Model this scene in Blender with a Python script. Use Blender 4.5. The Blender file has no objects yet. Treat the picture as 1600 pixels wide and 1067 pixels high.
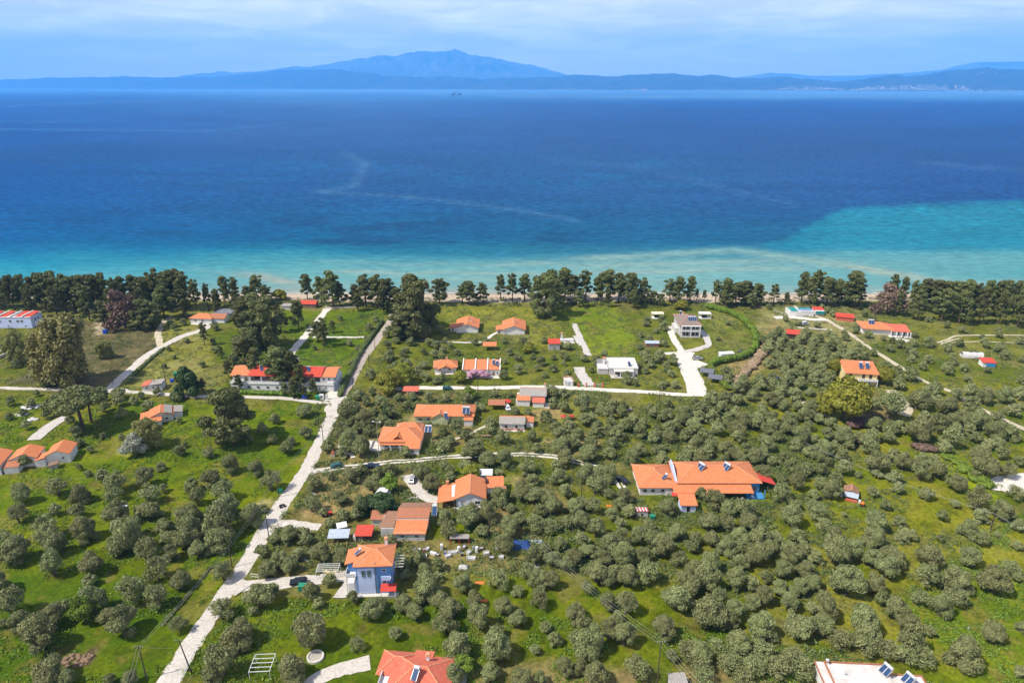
import bpy, math, random
import numpy as np
from mathutils import Vector, Matrix
R = math.radians
C = bpy.context.scene
col = C.collection
# ------------------------------------------------------------ camera, sky, sun, exposure
CAM_H = 120.0
PITCH = 20.57
FPX = 1067.0                                   # focal length in photo pixels (1600 wide)
cam = bpy.data.objects.new('camera', bpy.data.cameras.new('camera')); col.objects.link(cam)
cam.data.sensor_fit = 'HORIZONTAL'; cam.data.sensor_width = 36.0; cam.data.lens = 36.0*FPX/1600
cam.location = (0, 0, CAM_H); cam.rotation_euler = (R(90-PITCH), 0, 0)
cam.data.clip_start = 1.0; cam.data.clip_end = 200000
C.camera = cam
SUN_EL = 53.0
SUN_DIR = Vector((-0.93, -0.37, 0)).normalized()*math.cos(R(SUN_EL)) + Vector((0, 0, math.sin(R(SUN_EL))))
world = bpy.data.worlds.new('World'); C.world = world; world.use_nodes = True
def build_world():
    nt = world.node_tree; N = nt.nodes; L = nt.links; N.clear()
    out = N.new('ShaderNodeOutputWorld'); bg = N.new('ShaderNodeBackground'); bg.inputs[1].default_value = 0.105
    sky = N.new('ShaderNodeTexSky'); sky.sky_type = 'NISHITA'; sky.sun_disc = False
    sky.sun_elevation = R(SUN_EL)
    sky.sun_rotation = math.atan2(SUN_DIR.x, SUN_DIR.y)
    sky.altitude = 100; sky.air_density = 1.0; sky.dust_density = 0.4; sky.ozone_density = 2.5
    tc = N.new('ShaderNodeTexCoord')
    # clouds: directions flattened onto a high cloud layer
    sep = N.new('ShaderNodeSeparateXYZ'); L.new(tc.outputs['Generated'], sep.inputs[0])
    zz = N.new('ShaderNodeMath'); zz.operation = 'ADD'; zz.inputs[1].default_value = 0.10; L.new(sep.outputs[2], zz.inputs[0])
    zm = N.new('ShaderNodeMath'); zm.operation = 'MAXIMUM'; zm.inputs[1].default_value = 0.03; L.new(zz.outputs[0], zm.inputs[0])
    dx = N.new('ShaderNodeMath'); dx.operation = 'DIVIDE'; L.new(sep.outputs[0], dx.inputs[0]); L.new(zm.outputs[0], dx.inputs[1])
    dy = N.new('ShaderNodeMath'); dy.operation = 'DIVIDE'; L.new(sep.outputs[1], dy.inputs[0]); L.new(zm.outputs[0], dy.inputs[1])
    cx = N.new('ShaderNodeCombineXYZ'); L.new(dx.outputs[0], cx.inputs[0]); L.new(dy.outputs[0], cx.inputs[1])
    n1 = N.new('ShaderNodeTexNoise'); n1.inputs['Scale'].default_value = 1.25; n1.inputs['Detail'].default_value = 9; n1.inputs['Roughness'].default_value = 0.58
    n1.inputs['Distortion'].default_value = 0.35
    L.new(cx.outputs[0], n1.inputs['Vector'])
    r1 = N.new('ShaderNodeValToRGB'); r1.color_ramp.elements[0].position = 0.42; r1.color_ramp.elements[1].position = 0.66
    L.new(n1.outputs['Fac'], r1.inputs[0])
    n2 = N.new('ShaderNodeTexNoise'); n2.inputs['Scale'].default_value = 0.22; n2.inputs['Detail'].default_value = 4
    L.new(cx.outputs[0], n2.inputs['Vector'])
    r2 = N.new('ShaderNodeValToRGB'); r2.color_ramp.elements[0].position = 0.36; r2.color_ramp.elements[1].position = 0.66
    L.new(n2.outputs['Fac'], r2.inputs[0])
    # veil of thin high cloud
    mv = N.new('ShaderNodeMixRGB'); mv.inputs[2].default_value = (8.4, 7.9, 9.2, 1)
    veil = N.new('ShaderNodeMath'); veil.operation = 'MULTIPLY_ADD'; veil.inputs[1].default_value = 0.25; veil.inputs[2].default_value = 0.74
    L.new(r2.outputs[0], veil.inputs[0])
    vh = N.new('ShaderNodeMapRange'); vh.inputs[1].default_value = 0.14; vh.inputs[2].default_value = 0.45; vh.inputs[3].default_value = 1.0; vh.inputs[4].default_value = 0.28
    L.new(sep.outputs[2], vh.inputs[0]); vm = N.new('ShaderNodeMath'); vm.operation = 'MULTIPLY'; L.new(veil.outputs[0], vm.inputs[0]); L.new(vh.outputs[0], vm.inputs[1]); L.new(vm.outputs[0], mv.inputs[0]); L.new(sky.outputs[0], mv.inputs[1])
    mc = N.new('ShaderNodeMixRGB'); mc.inputs[2].default_value = (11.8, 11.2, 11.8, 1)
    cf = N.new('ShaderNodeMath'); cf.operation = 'MULTIPLY'; cf.inputs[1].default_value = 0.85
    L.new(r1.outputs[0], cf.inputs[0]); 
    # clouds thin out towards the horizon
    hz = N.new('ShaderNodeMapRange'); hz.inputs[1].default_value = 0.010; hz.inputs[2].default_value = 0.06; hz.inputs[3].default_value = 0.0; hz.inputs[4].default_value = 1.0
    L.new(sep.outputs[2], hz.inputs[0])
    cf2 = N.new('ShaderNodeMath'); cf2.operation = 'MULTIPLY'; L.new(cf.outputs[0], cf2.inputs[0]); L.new(hz.outputs[0], cf2.inputs[1])
    cf3 = N.new('ShaderNodeMath'); cf3.operation = 'MULTIPLY'; L.new(cf2.outputs[0], cf3.inputs[0]); L.new(vh.outputs[0], cf3.inputs[1]); L.new(cf3.outputs[0], mc.inputs[0]); L.new(mv.outputs[0], mc.inputs[1])
    L.new(mc.outputs[0], bg.inputs[0]); L.new(bg.outputs[0], out.inputs[0])
build_world()
sd = bpy.data.lights.new('sun', 'SUN'); sd.energy = 5.0; sd.angle = R(0.53); sd.color = (1.0, 0.93, 0.82)
sun = bpy.data.objects.new('sun', sd); col.objects.link(sun)
sun.rotation_euler = SUN_DIR.to_track_quat('Z', 'Y').to_euler(); sun.location = (0, 0, 300)
C.view_settings.view_transform = 'Standard'; C.view_settings.look = 'None'
C.view_settings.exposure = 0.42; C.view_settings.gamma = 1.0; C.view_settings.use_curve_mapping = False
C.cycles.use_denoising = True; C.cycles.max_bounces = 6; C.cycles.diffuse_bounces = 2; C.cycles.glossy_bounces = 2
C.cycles.transparent_max_bounces = 6; C.cycles.volume_bounces = 2; C.cycles.use_adaptive_sampling = True
C.cycles.adaptive_threshold = 0.02; C.cycles.caustics_reflective = False; C.cycles.caustics_refractive = False

# ------------------------------------------------------------ photo pixel -> ground point
sp, cp = math.sin(R(PITCH)), math.cos(R(PITCH))
def G(px, py, z=0.0):
    u = (px-800)/FPX; v = (533.5-py)/FPX
    d = Vector((u, cp+v*sp, -sp+v*cp)); t = (z-CAM_H)/d.z
    return Vector((d.x*t, d.y*t, z))
def proj(p):
    dx, dy, dz = p[0], p[1], p[2]-CAM_H
    f = dy*cp-dz*sp; up = dy*sp+dz*cp
    return 800+FPX*dx/f, 533.5-FPX*up/f, f
def S(py): return (py-133)*FPX/1067*cp/CAM_H    # photo pixels per metre on the ground at this row
def hf(px, base, top):                          # height of an upright thing from its base and top rows
    b = G(px, base); v = (533.5-top)/FPX
    return max(0.3, CAM_H + b.y*(-sp+v*cp)/(cp+v*sp))
def GN(a):                                      # numpy version of G for arrays (n,2)
    a = np.asarray(a, float); u = (a[:, 0]-800)/FPX; v = (533.5-a[:, 1])/FPX
    dz = -sp+v*cp; t = -CAM_H/dz
    return np.stack([u*t, (cp+v*sp)*t], 1)

# ------------------------------------------------------------ materials
def mat(name, base=(.5, .5, .5), rough=.8, var=.18, scale=1.0, bump=0.0, bscale=8.0, metallic=0, spec=.3, coord='Object', col2=None, det=4):
    m = bpy.data.materials.new(name); m.use_nodes = True; nt = m.node_tree; N = nt.nodes; L = nt.links
    b = N['Principled BSDF']; b.inputs['Roughness'].default_value = rough; b.inputs['Metallic'].default_value = metallic
    b.inputs['Specular IOR Level'].default_value = spec
    tc = N.new('ShaderNodeTexCoord'); n = N.new('ShaderNodeTexNoise'); n.inputs['Scale'].default_value = scale; n.inputs['Detail'].default_value = det
    n.inputs['Roughness'].default_value = .65
    L.new(tc.outputs[coord], n.inputs['Vector'])
    r = N.new('ShaderNodeValToRGB'); r.color_ramp.elements[0].position = .3; r.color_ramp.elements[1].position = .7
    c2 = col2 or tuple(min(1, x*(1+var)) for x in base); c1 = tuple(x*(1-var) for x in base) if not col2 else base
    r.color_ramp.elements[0].color = (*c1, 1); r.color_ramp.elements[1].color = (*c2, 1)
    L.new(n.outputs['Fac'], r.inputs[0]); L.new(r.outputs[0], b.inputs['Base Color'])
    if bump:
        n2 = N.new('ShaderNodeTexNoise'); n2.inputs['Scale'].default_value = bscale; n2.inputs['Detail'].default_value = 3
        L.new(tc.outputs[coord], n2.inputs['Vector'])
        bp = N.new('ShaderNodeBump'); bp.inputs['Strength'].default_value = bump; bp.inputs['Distance'].default_value = .1
        L.new(n2.outputs['Fac'], bp.inputs['Height']); L.new(bp.outputs[0], b.inputs['Normal'])
    return m
def tile_mat(name, base, old, oldness=.35, period=.42):
    """clay tile courses running down the slope (UV in metres), weathered in patches"""
    m = bpy.data.materials.new(name); m.use_nodes = True; nt = m.node_tree; N = nt.nodes; L = nt.links
    b = N['Principled BSDF']; b.inputs['Roughness'].default_value = .75; b.inputs['Specular IOR Level'].default_value = .25
    uv = N.new('ShaderNodeUVMap'); uv.uv_map = 'UVMap'
    sep = N.new('ShaderNodeSeparateXYZ'); L.new(uv.outputs[0], sep.inputs[0])
    def saw(o, per):
        a = N.new('ShaderNodeMath'); a.operation = 'MULTIPLY'; a.inputs[1].default_value = 2*math.pi/per; L.new(o, a.inputs[0])
        s = N.new('ShaderNodeMath'); s.operation = 'SINE'; L.new(a.outputs[0], s.inputs[0])
        q = N.new('ShaderNodeMath'); q.operation = 'MULTIPLY_ADD'; q.inputs[1].default_value = .5; q.inputs[2].default_value = .5; L.new(s.outputs[0], q.inputs[0])
        return q.outputs[0]
    sx = saw(sep.outputs[0], period); sy = saw(sep.outputs[1], .7)
    n = N.new('ShaderNodeTexNoise'); n.inputs['Scale'].default_value = .9; n.inputs['Detail'].default_value = 6; n.inputs['Roughness'].default_value = .7
    tc = N.new('ShaderNodeTexCoord'); L.new(tc.outputs['Object'], n.inputs['Vector'])
    n3 = N.new('ShaderNodeTexNoise'); n3.inputs['Scale'].default_value = 2.4; n3.inputs['Detail'].default_value = 3; L.new(tc.outputs['Object'], n3.inputs['Vector'])
    r = N.new('ShaderNodeValToRGB'); r.color_ramp.elements[0].position = .62-oldness*.5; r.color_ramp.elements[1].position = .80
    L.new(n.outputs['Fac'], r.inputs[0])
    mx = N.new('ShaderNodeMixRGB'); mx.inputs[1].default_value = (*base, 1); mx.inputs[2].default_value = (*old, 1); L.new(r.outputs[0], mx.inputs[0])
    # each tile a little different
    m2 = N.new('ShaderNodeMixRGB'); m2.blend_type = 'MULTIPLY'; m2.inputs[0].default_value = .7
    r3 = N.new('ShaderNodeValToRGB'); r3.color_ramp.elements[0].color = (.42, .42, .42, 1); r3.color_ramp.elements[1].color = (1.3, 1.25, 1.2, 1)
    L.new(n3.outputs['Fac'], r3.inputs[0]); L.new(mx.outputs[0], m2.inputs[1]); L.new(r3.outputs[0], m2.inputs[2])
    m3 = N.new('ShaderNodeMixRGB'); m3.blend_type = 'MULTIPLY'; m3.inputs[2].default_value = (.70, .62, .58, 1)
    inv = N.new('ShaderNodeMath'); inv.operation = 'POWER'; inv.inputs[1].default_value = 5; L.new(sx, inv.inputs[0])
    i2 = N.new('ShaderNodeMath'); i2.operation = 'MULTIPLY'; i2.inputs[1].default_value = .65; L.new(inv.outputs[0], i2.inputs[0])
    L.new(i2.outputs[0], m3.inputs[0]); L.new(m2.outputs[0], m3.inputs[1]); L.new(m3.outputs[0], b.inputs['Base Color'])
    ad = N.new('ShaderNodeMath'); ad.operation = 'MULTIPLY_ADD'; ad.inputs[1].default_value = .4; L.new(sy, ad.inputs[0]); L.new(sx, ad.inputs[2])
    bp = N.new('ShaderNodeBump'); bp.inputs['Strength'].default_value = .5; bp.inputs['Distance'].default_value = .06
    L.new(ad.outputs[0], bp.inputs['Height']); L.new(bp.outputs[0], b.inputs['Normal'])
    return m
def leaf_mat(name, dark, light, rough=.6, objvar=.25, trans=.12):
    m = bpy.data.materials.new(name); m.use_nodes = True; nt = m.node_tree; N = nt.nodes; L = nt.links
    b = N['Principled BSDF']; b.inputs['Roughness'].default_value = rough; b.inputs['Specular IOR Level'].default_value = .25
    at = N.new('ShaderNodeAttribute'); at.attribute_name = 'var'
    oi = N.new('ShaderNodeObjectInfo'); geo = N.new('ShaderNodeNewGeometry')
    n = N.new('ShaderNodeTexNoise'); n.inputs['Scale'].default_value = .22; n.inputs['Detail'].default_value = 2; L.new(geo.outputs['Position'], n.inputs['Vector'])
    mx = N.new('ShaderNodeMixRGB'); mx.inputs[1].default_value = (*dark, 1); mx.inputs[2].default_value = (*light, 1); L.new(at.outputs['Fac'], mx.inputs[0])
    mul = N.new('ShaderNodeMath'); mul.operation = 'MULTIPLY_ADD'; mul.inputs[1].default_value = objvar*2; mul.inputs[2].default_value = 1-objvar; L.new(oi.outputs['Random'], mul.inputs[0])
    mu2 = N.new('ShaderNodeMath'); mu2.operation = 'MULTIPLY_ADD'; mu2.inputs[1].default_value = .7; mu2.inputs[2].default_value = .65; L.new(n.outputs['Fac'], mu2.inputs[0])
    mm = N.new('ShaderNodeMath'); mm.operation = 'MULTIPLY'; L.new(mul.outputs[0], mm.inputs[0]); L.new(mu2.outputs[0], mm.inputs[1])
    hs = N.new('ShaderNodeHueSaturation'); L.new(mx.outputs[0], hs.inputs['Color']); L.new(mm.outputs[0], hs.inputs['Value'])
    hh = N.new('ShaderNodeMath'); hh.operation = 'MULTIPLY_ADD'; hh.inputs[1].default_value = .03; hh.inputs[2].default_value = .485; L.new(oi.outputs['Random'], hh.inputs[0]); L.new(hh.outputs[0], hs.inputs['Hue'])
    L.new(hs.outputs[0], b.inputs['Base Color'])
    if trans:
        tr = N.new('ShaderNodeBsdfTranslucent'); L.new(hs.outputs[0], tr.inputs[0]); ms = N.new('ShaderNodeMixShader'); ms.inputs[0].default_value = trans
        L.new(b.outputs[0], ms.inputs[1]); L.new(tr.outputs[0], ms.inputs[2]); L.new(ms.outputs[0], N['Material Output'].inputs['Surface'])
    return m
M = {}
M['orange'] = tile_mat('orange clay tile', (.63, .185, .060), (.54, .26, .135), .60)
M['orange_old'] = tile_mat('weathered clay tile', (.44, .145, .065), (.33, .20, .13), .6)
M['brown_tile'] = tile_mat('brown weathered tile', (.34, .17, .10), (.24, .17, .12), .6)
M['red'] = tile_mat('red roof sheet', (.56, .065, .035), (.50, .12, .08), .35)
M['pinkred'] = tile_mat('sun bleached red tile', (.60, .13, .075), (.52, .21, .13), .45)
M['graytile'] = tile_mat('grey brown roof tile', (.22, .17, .145), (.30, .25, .22), .5)
M['graysheet'] = tile_mat('fibre cement sheet', (.36, .34, .31), (.26, .25, .23), .5, .6)
M['darkroof'] = mat('dark grey roof felt', (.13, .135, .16), .7, .25, .8)
M['white'] = mat('white plaster', (.66, .65, .63), .85, .10, .45, det=8)
M['offwhite'] = mat('old white plaster', (.50, .49, .465), .85, .14, .9)
M['stained'] = mat('stained roof screed', (.40, .35, .29), .9, .1, .28, col2=(.66, .645, .62), det=9)
M['cream'] = mat('cream plaster', (.70, .62, .44), .85, .08, .8)
M['yellow'] = mat('yellow plaster', (.72, .58, .26), .85, .08, .8)
M['greenwall'] = mat('pale green plaster', (.50, .52, .30), .85, .12, .8)
M['graywall'] = mat('grey plaster', (.36, .36, .37), .85, .12, .8)
M['blue'] = mat('blue plaster', (.12, .25, .50), .8, .10, .7)
M['paleblue'] = mat('pale blue plaster', (.46, .54, .76), .85, .09, .6)
M['skyblue'] = mat('bright blue paint', (.05, .22, .44), .6, .12, 1)
M['teal'] = mat('teal paint', (.02, .22, .20), .6, .2, 1)
M['stone'] = mat('rubble stone', (.36, .33, .28), .9, .35, 2.5, .5, 4)
M['concrete'] = mat('pale concrete', (.55, .52, .46), .9, .14, .8, .2, 6)
M['glass'] = mat('window glass', (.03, .04, .05), .12, .3, .5, spec=.6)
M['shutter'] = mat('green shutter', (.12, .17, .17), .6, .15, 2)
M['frame_white'] = mat('white joinery', (.62, .62, .61), .5, .04, 2)
M['wood'] = mat('weathered wood', (.20, .13, .08), .85, .3, 3)
M['darkwood'] = mat('dark wood', (.07, .05, .04), .85, .3, 3)
M['metal'] = mat('galvanised metal', (.45, .46, .47), .4, .15, 2, metallic=.7)
M['wire'] = mat('aluminium cable', (.34, .34, .32), .5, .05, 2)
M['tank'] = mat('white enamel tank', (.48, .49, .51), .3, .05, 2)
M['panel'] = mat('solar collector glass', (.02, .05, .12), .15, .3, 1, spec=.6)
M['redcloth'] = mat('red canvas', (.48, .05, .035), .8, .12, 1)
M['bluetarp'] = mat('blue tarpaulin', (.02, .055, .19), .5, .6, 1.5, .6, 2)
M['graytarp'] = mat('grey blue sheet', (.36, .41, .47), .5, .15, 1)
M['whitepaint'] = mat('white paint', (.66, .66, .655), .4, .05, 1)
M['rubber'] = mat('tyre rubber', (.02, .02, .02), .8, .2, 2)
M['green_plastic'] = mat('green plastic', (.02, .19, .11), .5, .15, 2)
M['blue_plastic'] = mat('blue plastic', (.01, .06, .38), .5, .15, 2)
M['blackpaint'] = mat('black car paint', (.012, .013, .016), .2, .1, 1, spec=.6)
M['tealpaint'] = mat('dark teal car paint', (.01, .09, .09), .25, .1, 1, spec=.6)
M['navypaint'] = mat('navy car paint', (.012, .022, .05), .25, .1, 1, spec=.6)
M['orangepaint'] = mat('orange paint', (.75, .20, .04), .5, .1, 2)
M['ridge'] = mat('mortared ridge tile', (.58, .26, .14), .8, .25, 3)
M['bark'] = mat('olive bark', (.11, .085, .06), .95, .3, 3, .6, 5)
M['pinebark'] = mat('pine bark', (.085, .055, .04), .95, .3, 2, .6, 5)
M['palebark'] = mat('pale bark', (.28, .25, .20), .95, .3, 2)
M['olive_leaf'] = leaf_mat('olive leaves', (.100, .115, .032), (.30, .32, .135), objvar=.18)
M['pine_leaf'] = leaf_mat('pine needles', (.055, .072, .018), (.20, .21, .07), objvar=.28)
M['euc_leaf'] = leaf_mat('eucalyptus leaves', (.14, .15, .035), (.36, .34, .12), objvar=.1)
M['bright_leaf'] = leaf_mat('fresh green leaves', (.085, .14, .010), (.20, .29, .035), objvar=.2)
M['yellow_leaf'] = leaf_mat('yellow green leaves', (.12, .14, .012), (.28, .28, .03), objvar=.15)
M['shrub_leaf'] = leaf_mat('shrub leaves', (.07, .10, .025), (.17, .20, .065), objvar=.3)
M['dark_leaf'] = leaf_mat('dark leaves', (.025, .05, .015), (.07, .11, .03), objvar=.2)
M['brown_twig'] = leaf_mat('bare brown twigs', (.10, .062, .045), (.22, .145, .11), objvar=.2)
M['dry_leaf'] = leaf_mat('dry reeds', (.32, .24, .13), (.58, .46, .29), objvar=.2)
M['pinkflower'] = leaf_mat('pink blossom', (.45, .20, .30), (.80, .55, .62), objvar=.1)
M['silver_leaf'] = leaf_mat('silvery leaves', (.18, .20, .13), (.44, .44, .34), objvar=.1)

# ------------------------------------------------------------ objects
def tag(o, label=None, cat=None, group=None, kind=None):
    if label: o['label'] = label
    if cat: o['category'] = cat
    if group: o['group'] = group
    if kind: o['kind'] = kind
    return o
def empty(name, loc, rz=0):
    o = bpy.data.objects.new(name, None); col.objects.link(o); o.location = loc; o.rotation_euler = (0, 0, rz); o.empty_display_size = .5
    return o
class MB:
    def __init__(s): s.V = []; s.F = []; s.X = None
    def xf(s, m): s.X = m; return s
    def poly(s, pts):
        i = len(s.V); s.V += [tuple(p) for p in pts]; s.F.append(tuple(range(i, i+len(pts))))
    def solid(s, pts, dz):                       # planar polygon extruded by vector dz
        dz = Vector(dz); a = [Vector(p) for p in pts]; b = [p+dz for p in a]; n = len(a)
        nn = (a[1]-a[0]).cross(a[2]-a[0])
        if nn.dot(dz) < 0: a.reverse(); b.reverse()
        s.poly([*reversed(a)]); s.poly(b)
        for i in range(n): s.poly([a[i], a[(i+1) % n], b[(i+1) % n], b[i]])
    def box(s, x0, y0, z0, x1, y1, z1):
        s.solid([(x0, y0, z0), (x1, y0, z0), (x1, y1, z0), (x0, y1, z0)], (0, 0, z1-z0))
    def cyl(s, p0, p1, r0, r1=None, n=8, caps=True):
        r1 = r0 if r1 is None else r1; p0 = Vector(p0); p1 = Vector(p1); d = (p1-p0).normalized()
        a = d.cross(Vector((0, 0, 1)) if abs(d.z) < .9 else Vector((1, 0, 0))).normalized(); b = d.cross(a)
        k = len(s.V)
        for p, r in ((p0, r0), (p1, r1)):
            for i in range(n):
                t = 2*math.pi*i/n; s.V.append(tuple(p+a*(r*math.cos(t))+b*(r*math.sin(t))))
        for i in range(n): s.F.append((k+i, k+n+i, k+n+(i+1) % n, k+(i+1) % n))
        if caps: s.F.append(tuple(k+i for i in range(n))); s.F.append(tuple(k+n+i for i in reversed(range(n))))
    def bar(s, p0, p1, w, h):
        p0 = Vector(p0); p1 = Vector(p1); d = (p1-p0).normalized()
        a = d.cross(Vector((0, 0, 1)) if abs(d.z) < .95 else Vector((1, 0, 0))).normalized()*(w/2); b = d.cross(a).normalized()*(h/2)
        s.solid([p0-a-b, p0+a-b, p0+a+b, p0-a+b], p1-p0)
    def build(s, name, m, parent=None, loc=None, smooth=False):
        me = bpy.data.meshes.new(name); me.from_pydata(s.V, [], s.F)
        uv = me.uv_layers.new(name='UVMap'); Z = Vector((0, 0, 1))
        for p in me.polygons:
            n = p.normal; u = Z.cross(n)
            u = u.normalized() if u.length > .05 else Vector((1, 0, 0)); v = n.cross(u)
            for li in p.loop_indices:
                c = me.vertices[me.loops[li].vertex_index].co; uv.data[li].uv = (c.dot(u), c.dot(v))
            p.use_smooth = smooth
        me.materials.append(M[m] if isinstance(m, str) else m); me.update()
        o = bpy.data.objects.new(name, me); col.objects.link(o)
        if parent: o.parent = parent
        if loc: o.location = loc
        return o
def np_mesh(name, chunks, m, var=None, attr=None, smooth=False):
    """chunks: list of (verts (n,3), faces (k,3 or 4))"""
    me = bpy.data.meshes.new(name); V = np.concatenate([c[0] for c in chunks]).astype(np.float32); off = 0; li = []; tot = []
    for v, f in chunks:
        li.append((f+off).ravel()); tot.append(np.full(len(f), f.shape[1], np.int32)); off += len(v)
    li = np.concatenate(li).astype(np.int32); tot = np.concatenate(tot); st = np.concatenate([[0], np.cumsum(tot)[:-1]]).astype(np.int32)
    me.vertices.add(len(V)); me.vertices.foreach_set('co', V.ravel()); me.loops.add(len(li)); me.loops.foreach_set('vertex_index', li)
    me.polygons.add(len(tot)); me.polygons.foreach_set('loop_start', st); me.polygons.foreach_set('loop_total', tot.astype(np.int32))
    if smooth: me.polygons.foreach_set('use_smooth', np.ones(len(tot), bool))
    me.update(calc_edges=True)
    if var is not None:
        a = me.attributes.new('var', 'FLOAT', 'FACE'); a.data.foreach_set('value', var.astype(np.float32))
    if attr is not None:
        a = me.color_attributes.new('Col', 'FLOAT_COLOR', 'POINT'); a.data.foreach_set('color', np.concatenate([attr, np.ones((len(attr), 1))], 1).astype(np.float32).ravel())
    me.materials.append(M[m] if isinstance(m, str) else m)
    return me
def link(name, me, parent=None, loc=None):
    o = bpy.data.objects.new(name, me); col.objects.link(o)
    if parent: o.parent = parent
    if loc is not None: o.location = loc
    return o
# smooth value noise on arrays
class VN:
    def __init__(s, seed, n=256): s.g = np.random.RandomState(seed).rand(n, n); s.n = n
    def __call__(s, x, y, octv=4, rough=.5):
        o = np.zeros_like(x, float); a = 1; t = 0
        for k in range(octv):
            xi = np.floor(x).astype(int); yi = np.floor(y).astype(int); fx = x-xi; fy = y-yi
            fx = fx*fx*(3-2*fx); fy = fy*fy*(3-2*fy); n = s.n; g = s.g
            v = (g[xi % n, yi % n]*(1-fx)+g[(xi+1) % n, yi % n]*fx)*(1-fy)+(g[xi % n, (yi+1) % n]*(1-fx)+g[(xi+1) % n, (yi+1) % n]*fx)*fy
            o += v*a; t += a; a *= rough; x = x*2.03+17.3; y = y*2.03+9.1
        return o/t
def srgb(r, g, b):
    f = lambda c: (c/255/12.92) if c/255 <= .04045 else ((c/255+.055)/1.055)**2.4
    return np.array([f(r), f(g), f(b)])
def inpoly(X, Y, P):
    P = np.asarray(P); ins = np.zeros(X.shape, bool); j = len(P)-1
    for i in range(len(P)):
        xi, yi = P[i]; xj, yj = P[j]
        c = ((yi > Y) != (yj > Y)) & (X < (xj-xi)*(Y-yi)/(yj-yi+1e-12)+xi)
        ins ^= c; j = i
    return ins
SHORE = G(800, 459).y                            # waterline distance
ALB = 0.64                                       # photo brightness -> albedo
# ------------------------------------------------------------ roads and tracks: (name, polyline in photo pixels, width m, material)
def road_mat(name, c1, c2, c3):
    m = mat(name, c1, .95, .1, .35, .25, 5, col2=c2, det=6); nt = m.node_tree; N = nt.nodes; L = nt.links
    b = N['Principled BSDF']; old = b.inputs['Base Color'].links[0].from_socket
    n = N.new('ShaderNodeTexNoise'); n.inputs['Scale'].default_value = 1.6; n.inputs['Detail'].default_value = 8; n.inputs['Roughness'].default_value = .75
    tc = N.new('ShaderNodeTexCoord'); L.new(tc.outputs['Object'], n.inputs['Vector'])
    r = N.new('ShaderNodeValToRGB'); r.color_ramp.elements[0].position = .48; r.color_ramp.elements[1].position = .66; L.new(n.outputs['Fac'], r.inputs[0])
    mx = N.new('ShaderNodeMixRGB'); mx.inputs[2].default_value = (*c3, 1); L.new(r.outputs[0], mx.inputs[0]); L.new(old, mx.inputs[1]); L.new(mx.outputs[0], b.inputs['Base Color'])
    return m
M['road'] = road_mat('pale concrete road', (.44, .40, .345), (.57, .53, .475), (.32, .28, .22))
M['road2'] = road_mat('pinkish concrete road', (.33, .28, .23), (.42, .36, .31), (.25, .21, .16))
M['gravel'] = road_mat('white gravel', (.50, .47, .41), (.66, .63, .56), (.38, .34, .26))
M['dirt'] = road_mat('pale dirt', (.42, .36, .25), (.54, .48, .36), (.24, .22, .10))
M['paving'] = road_mat('stone paving', (.42, .39, .35), (.52, .49, .45), (.32, .29, .25))
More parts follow.
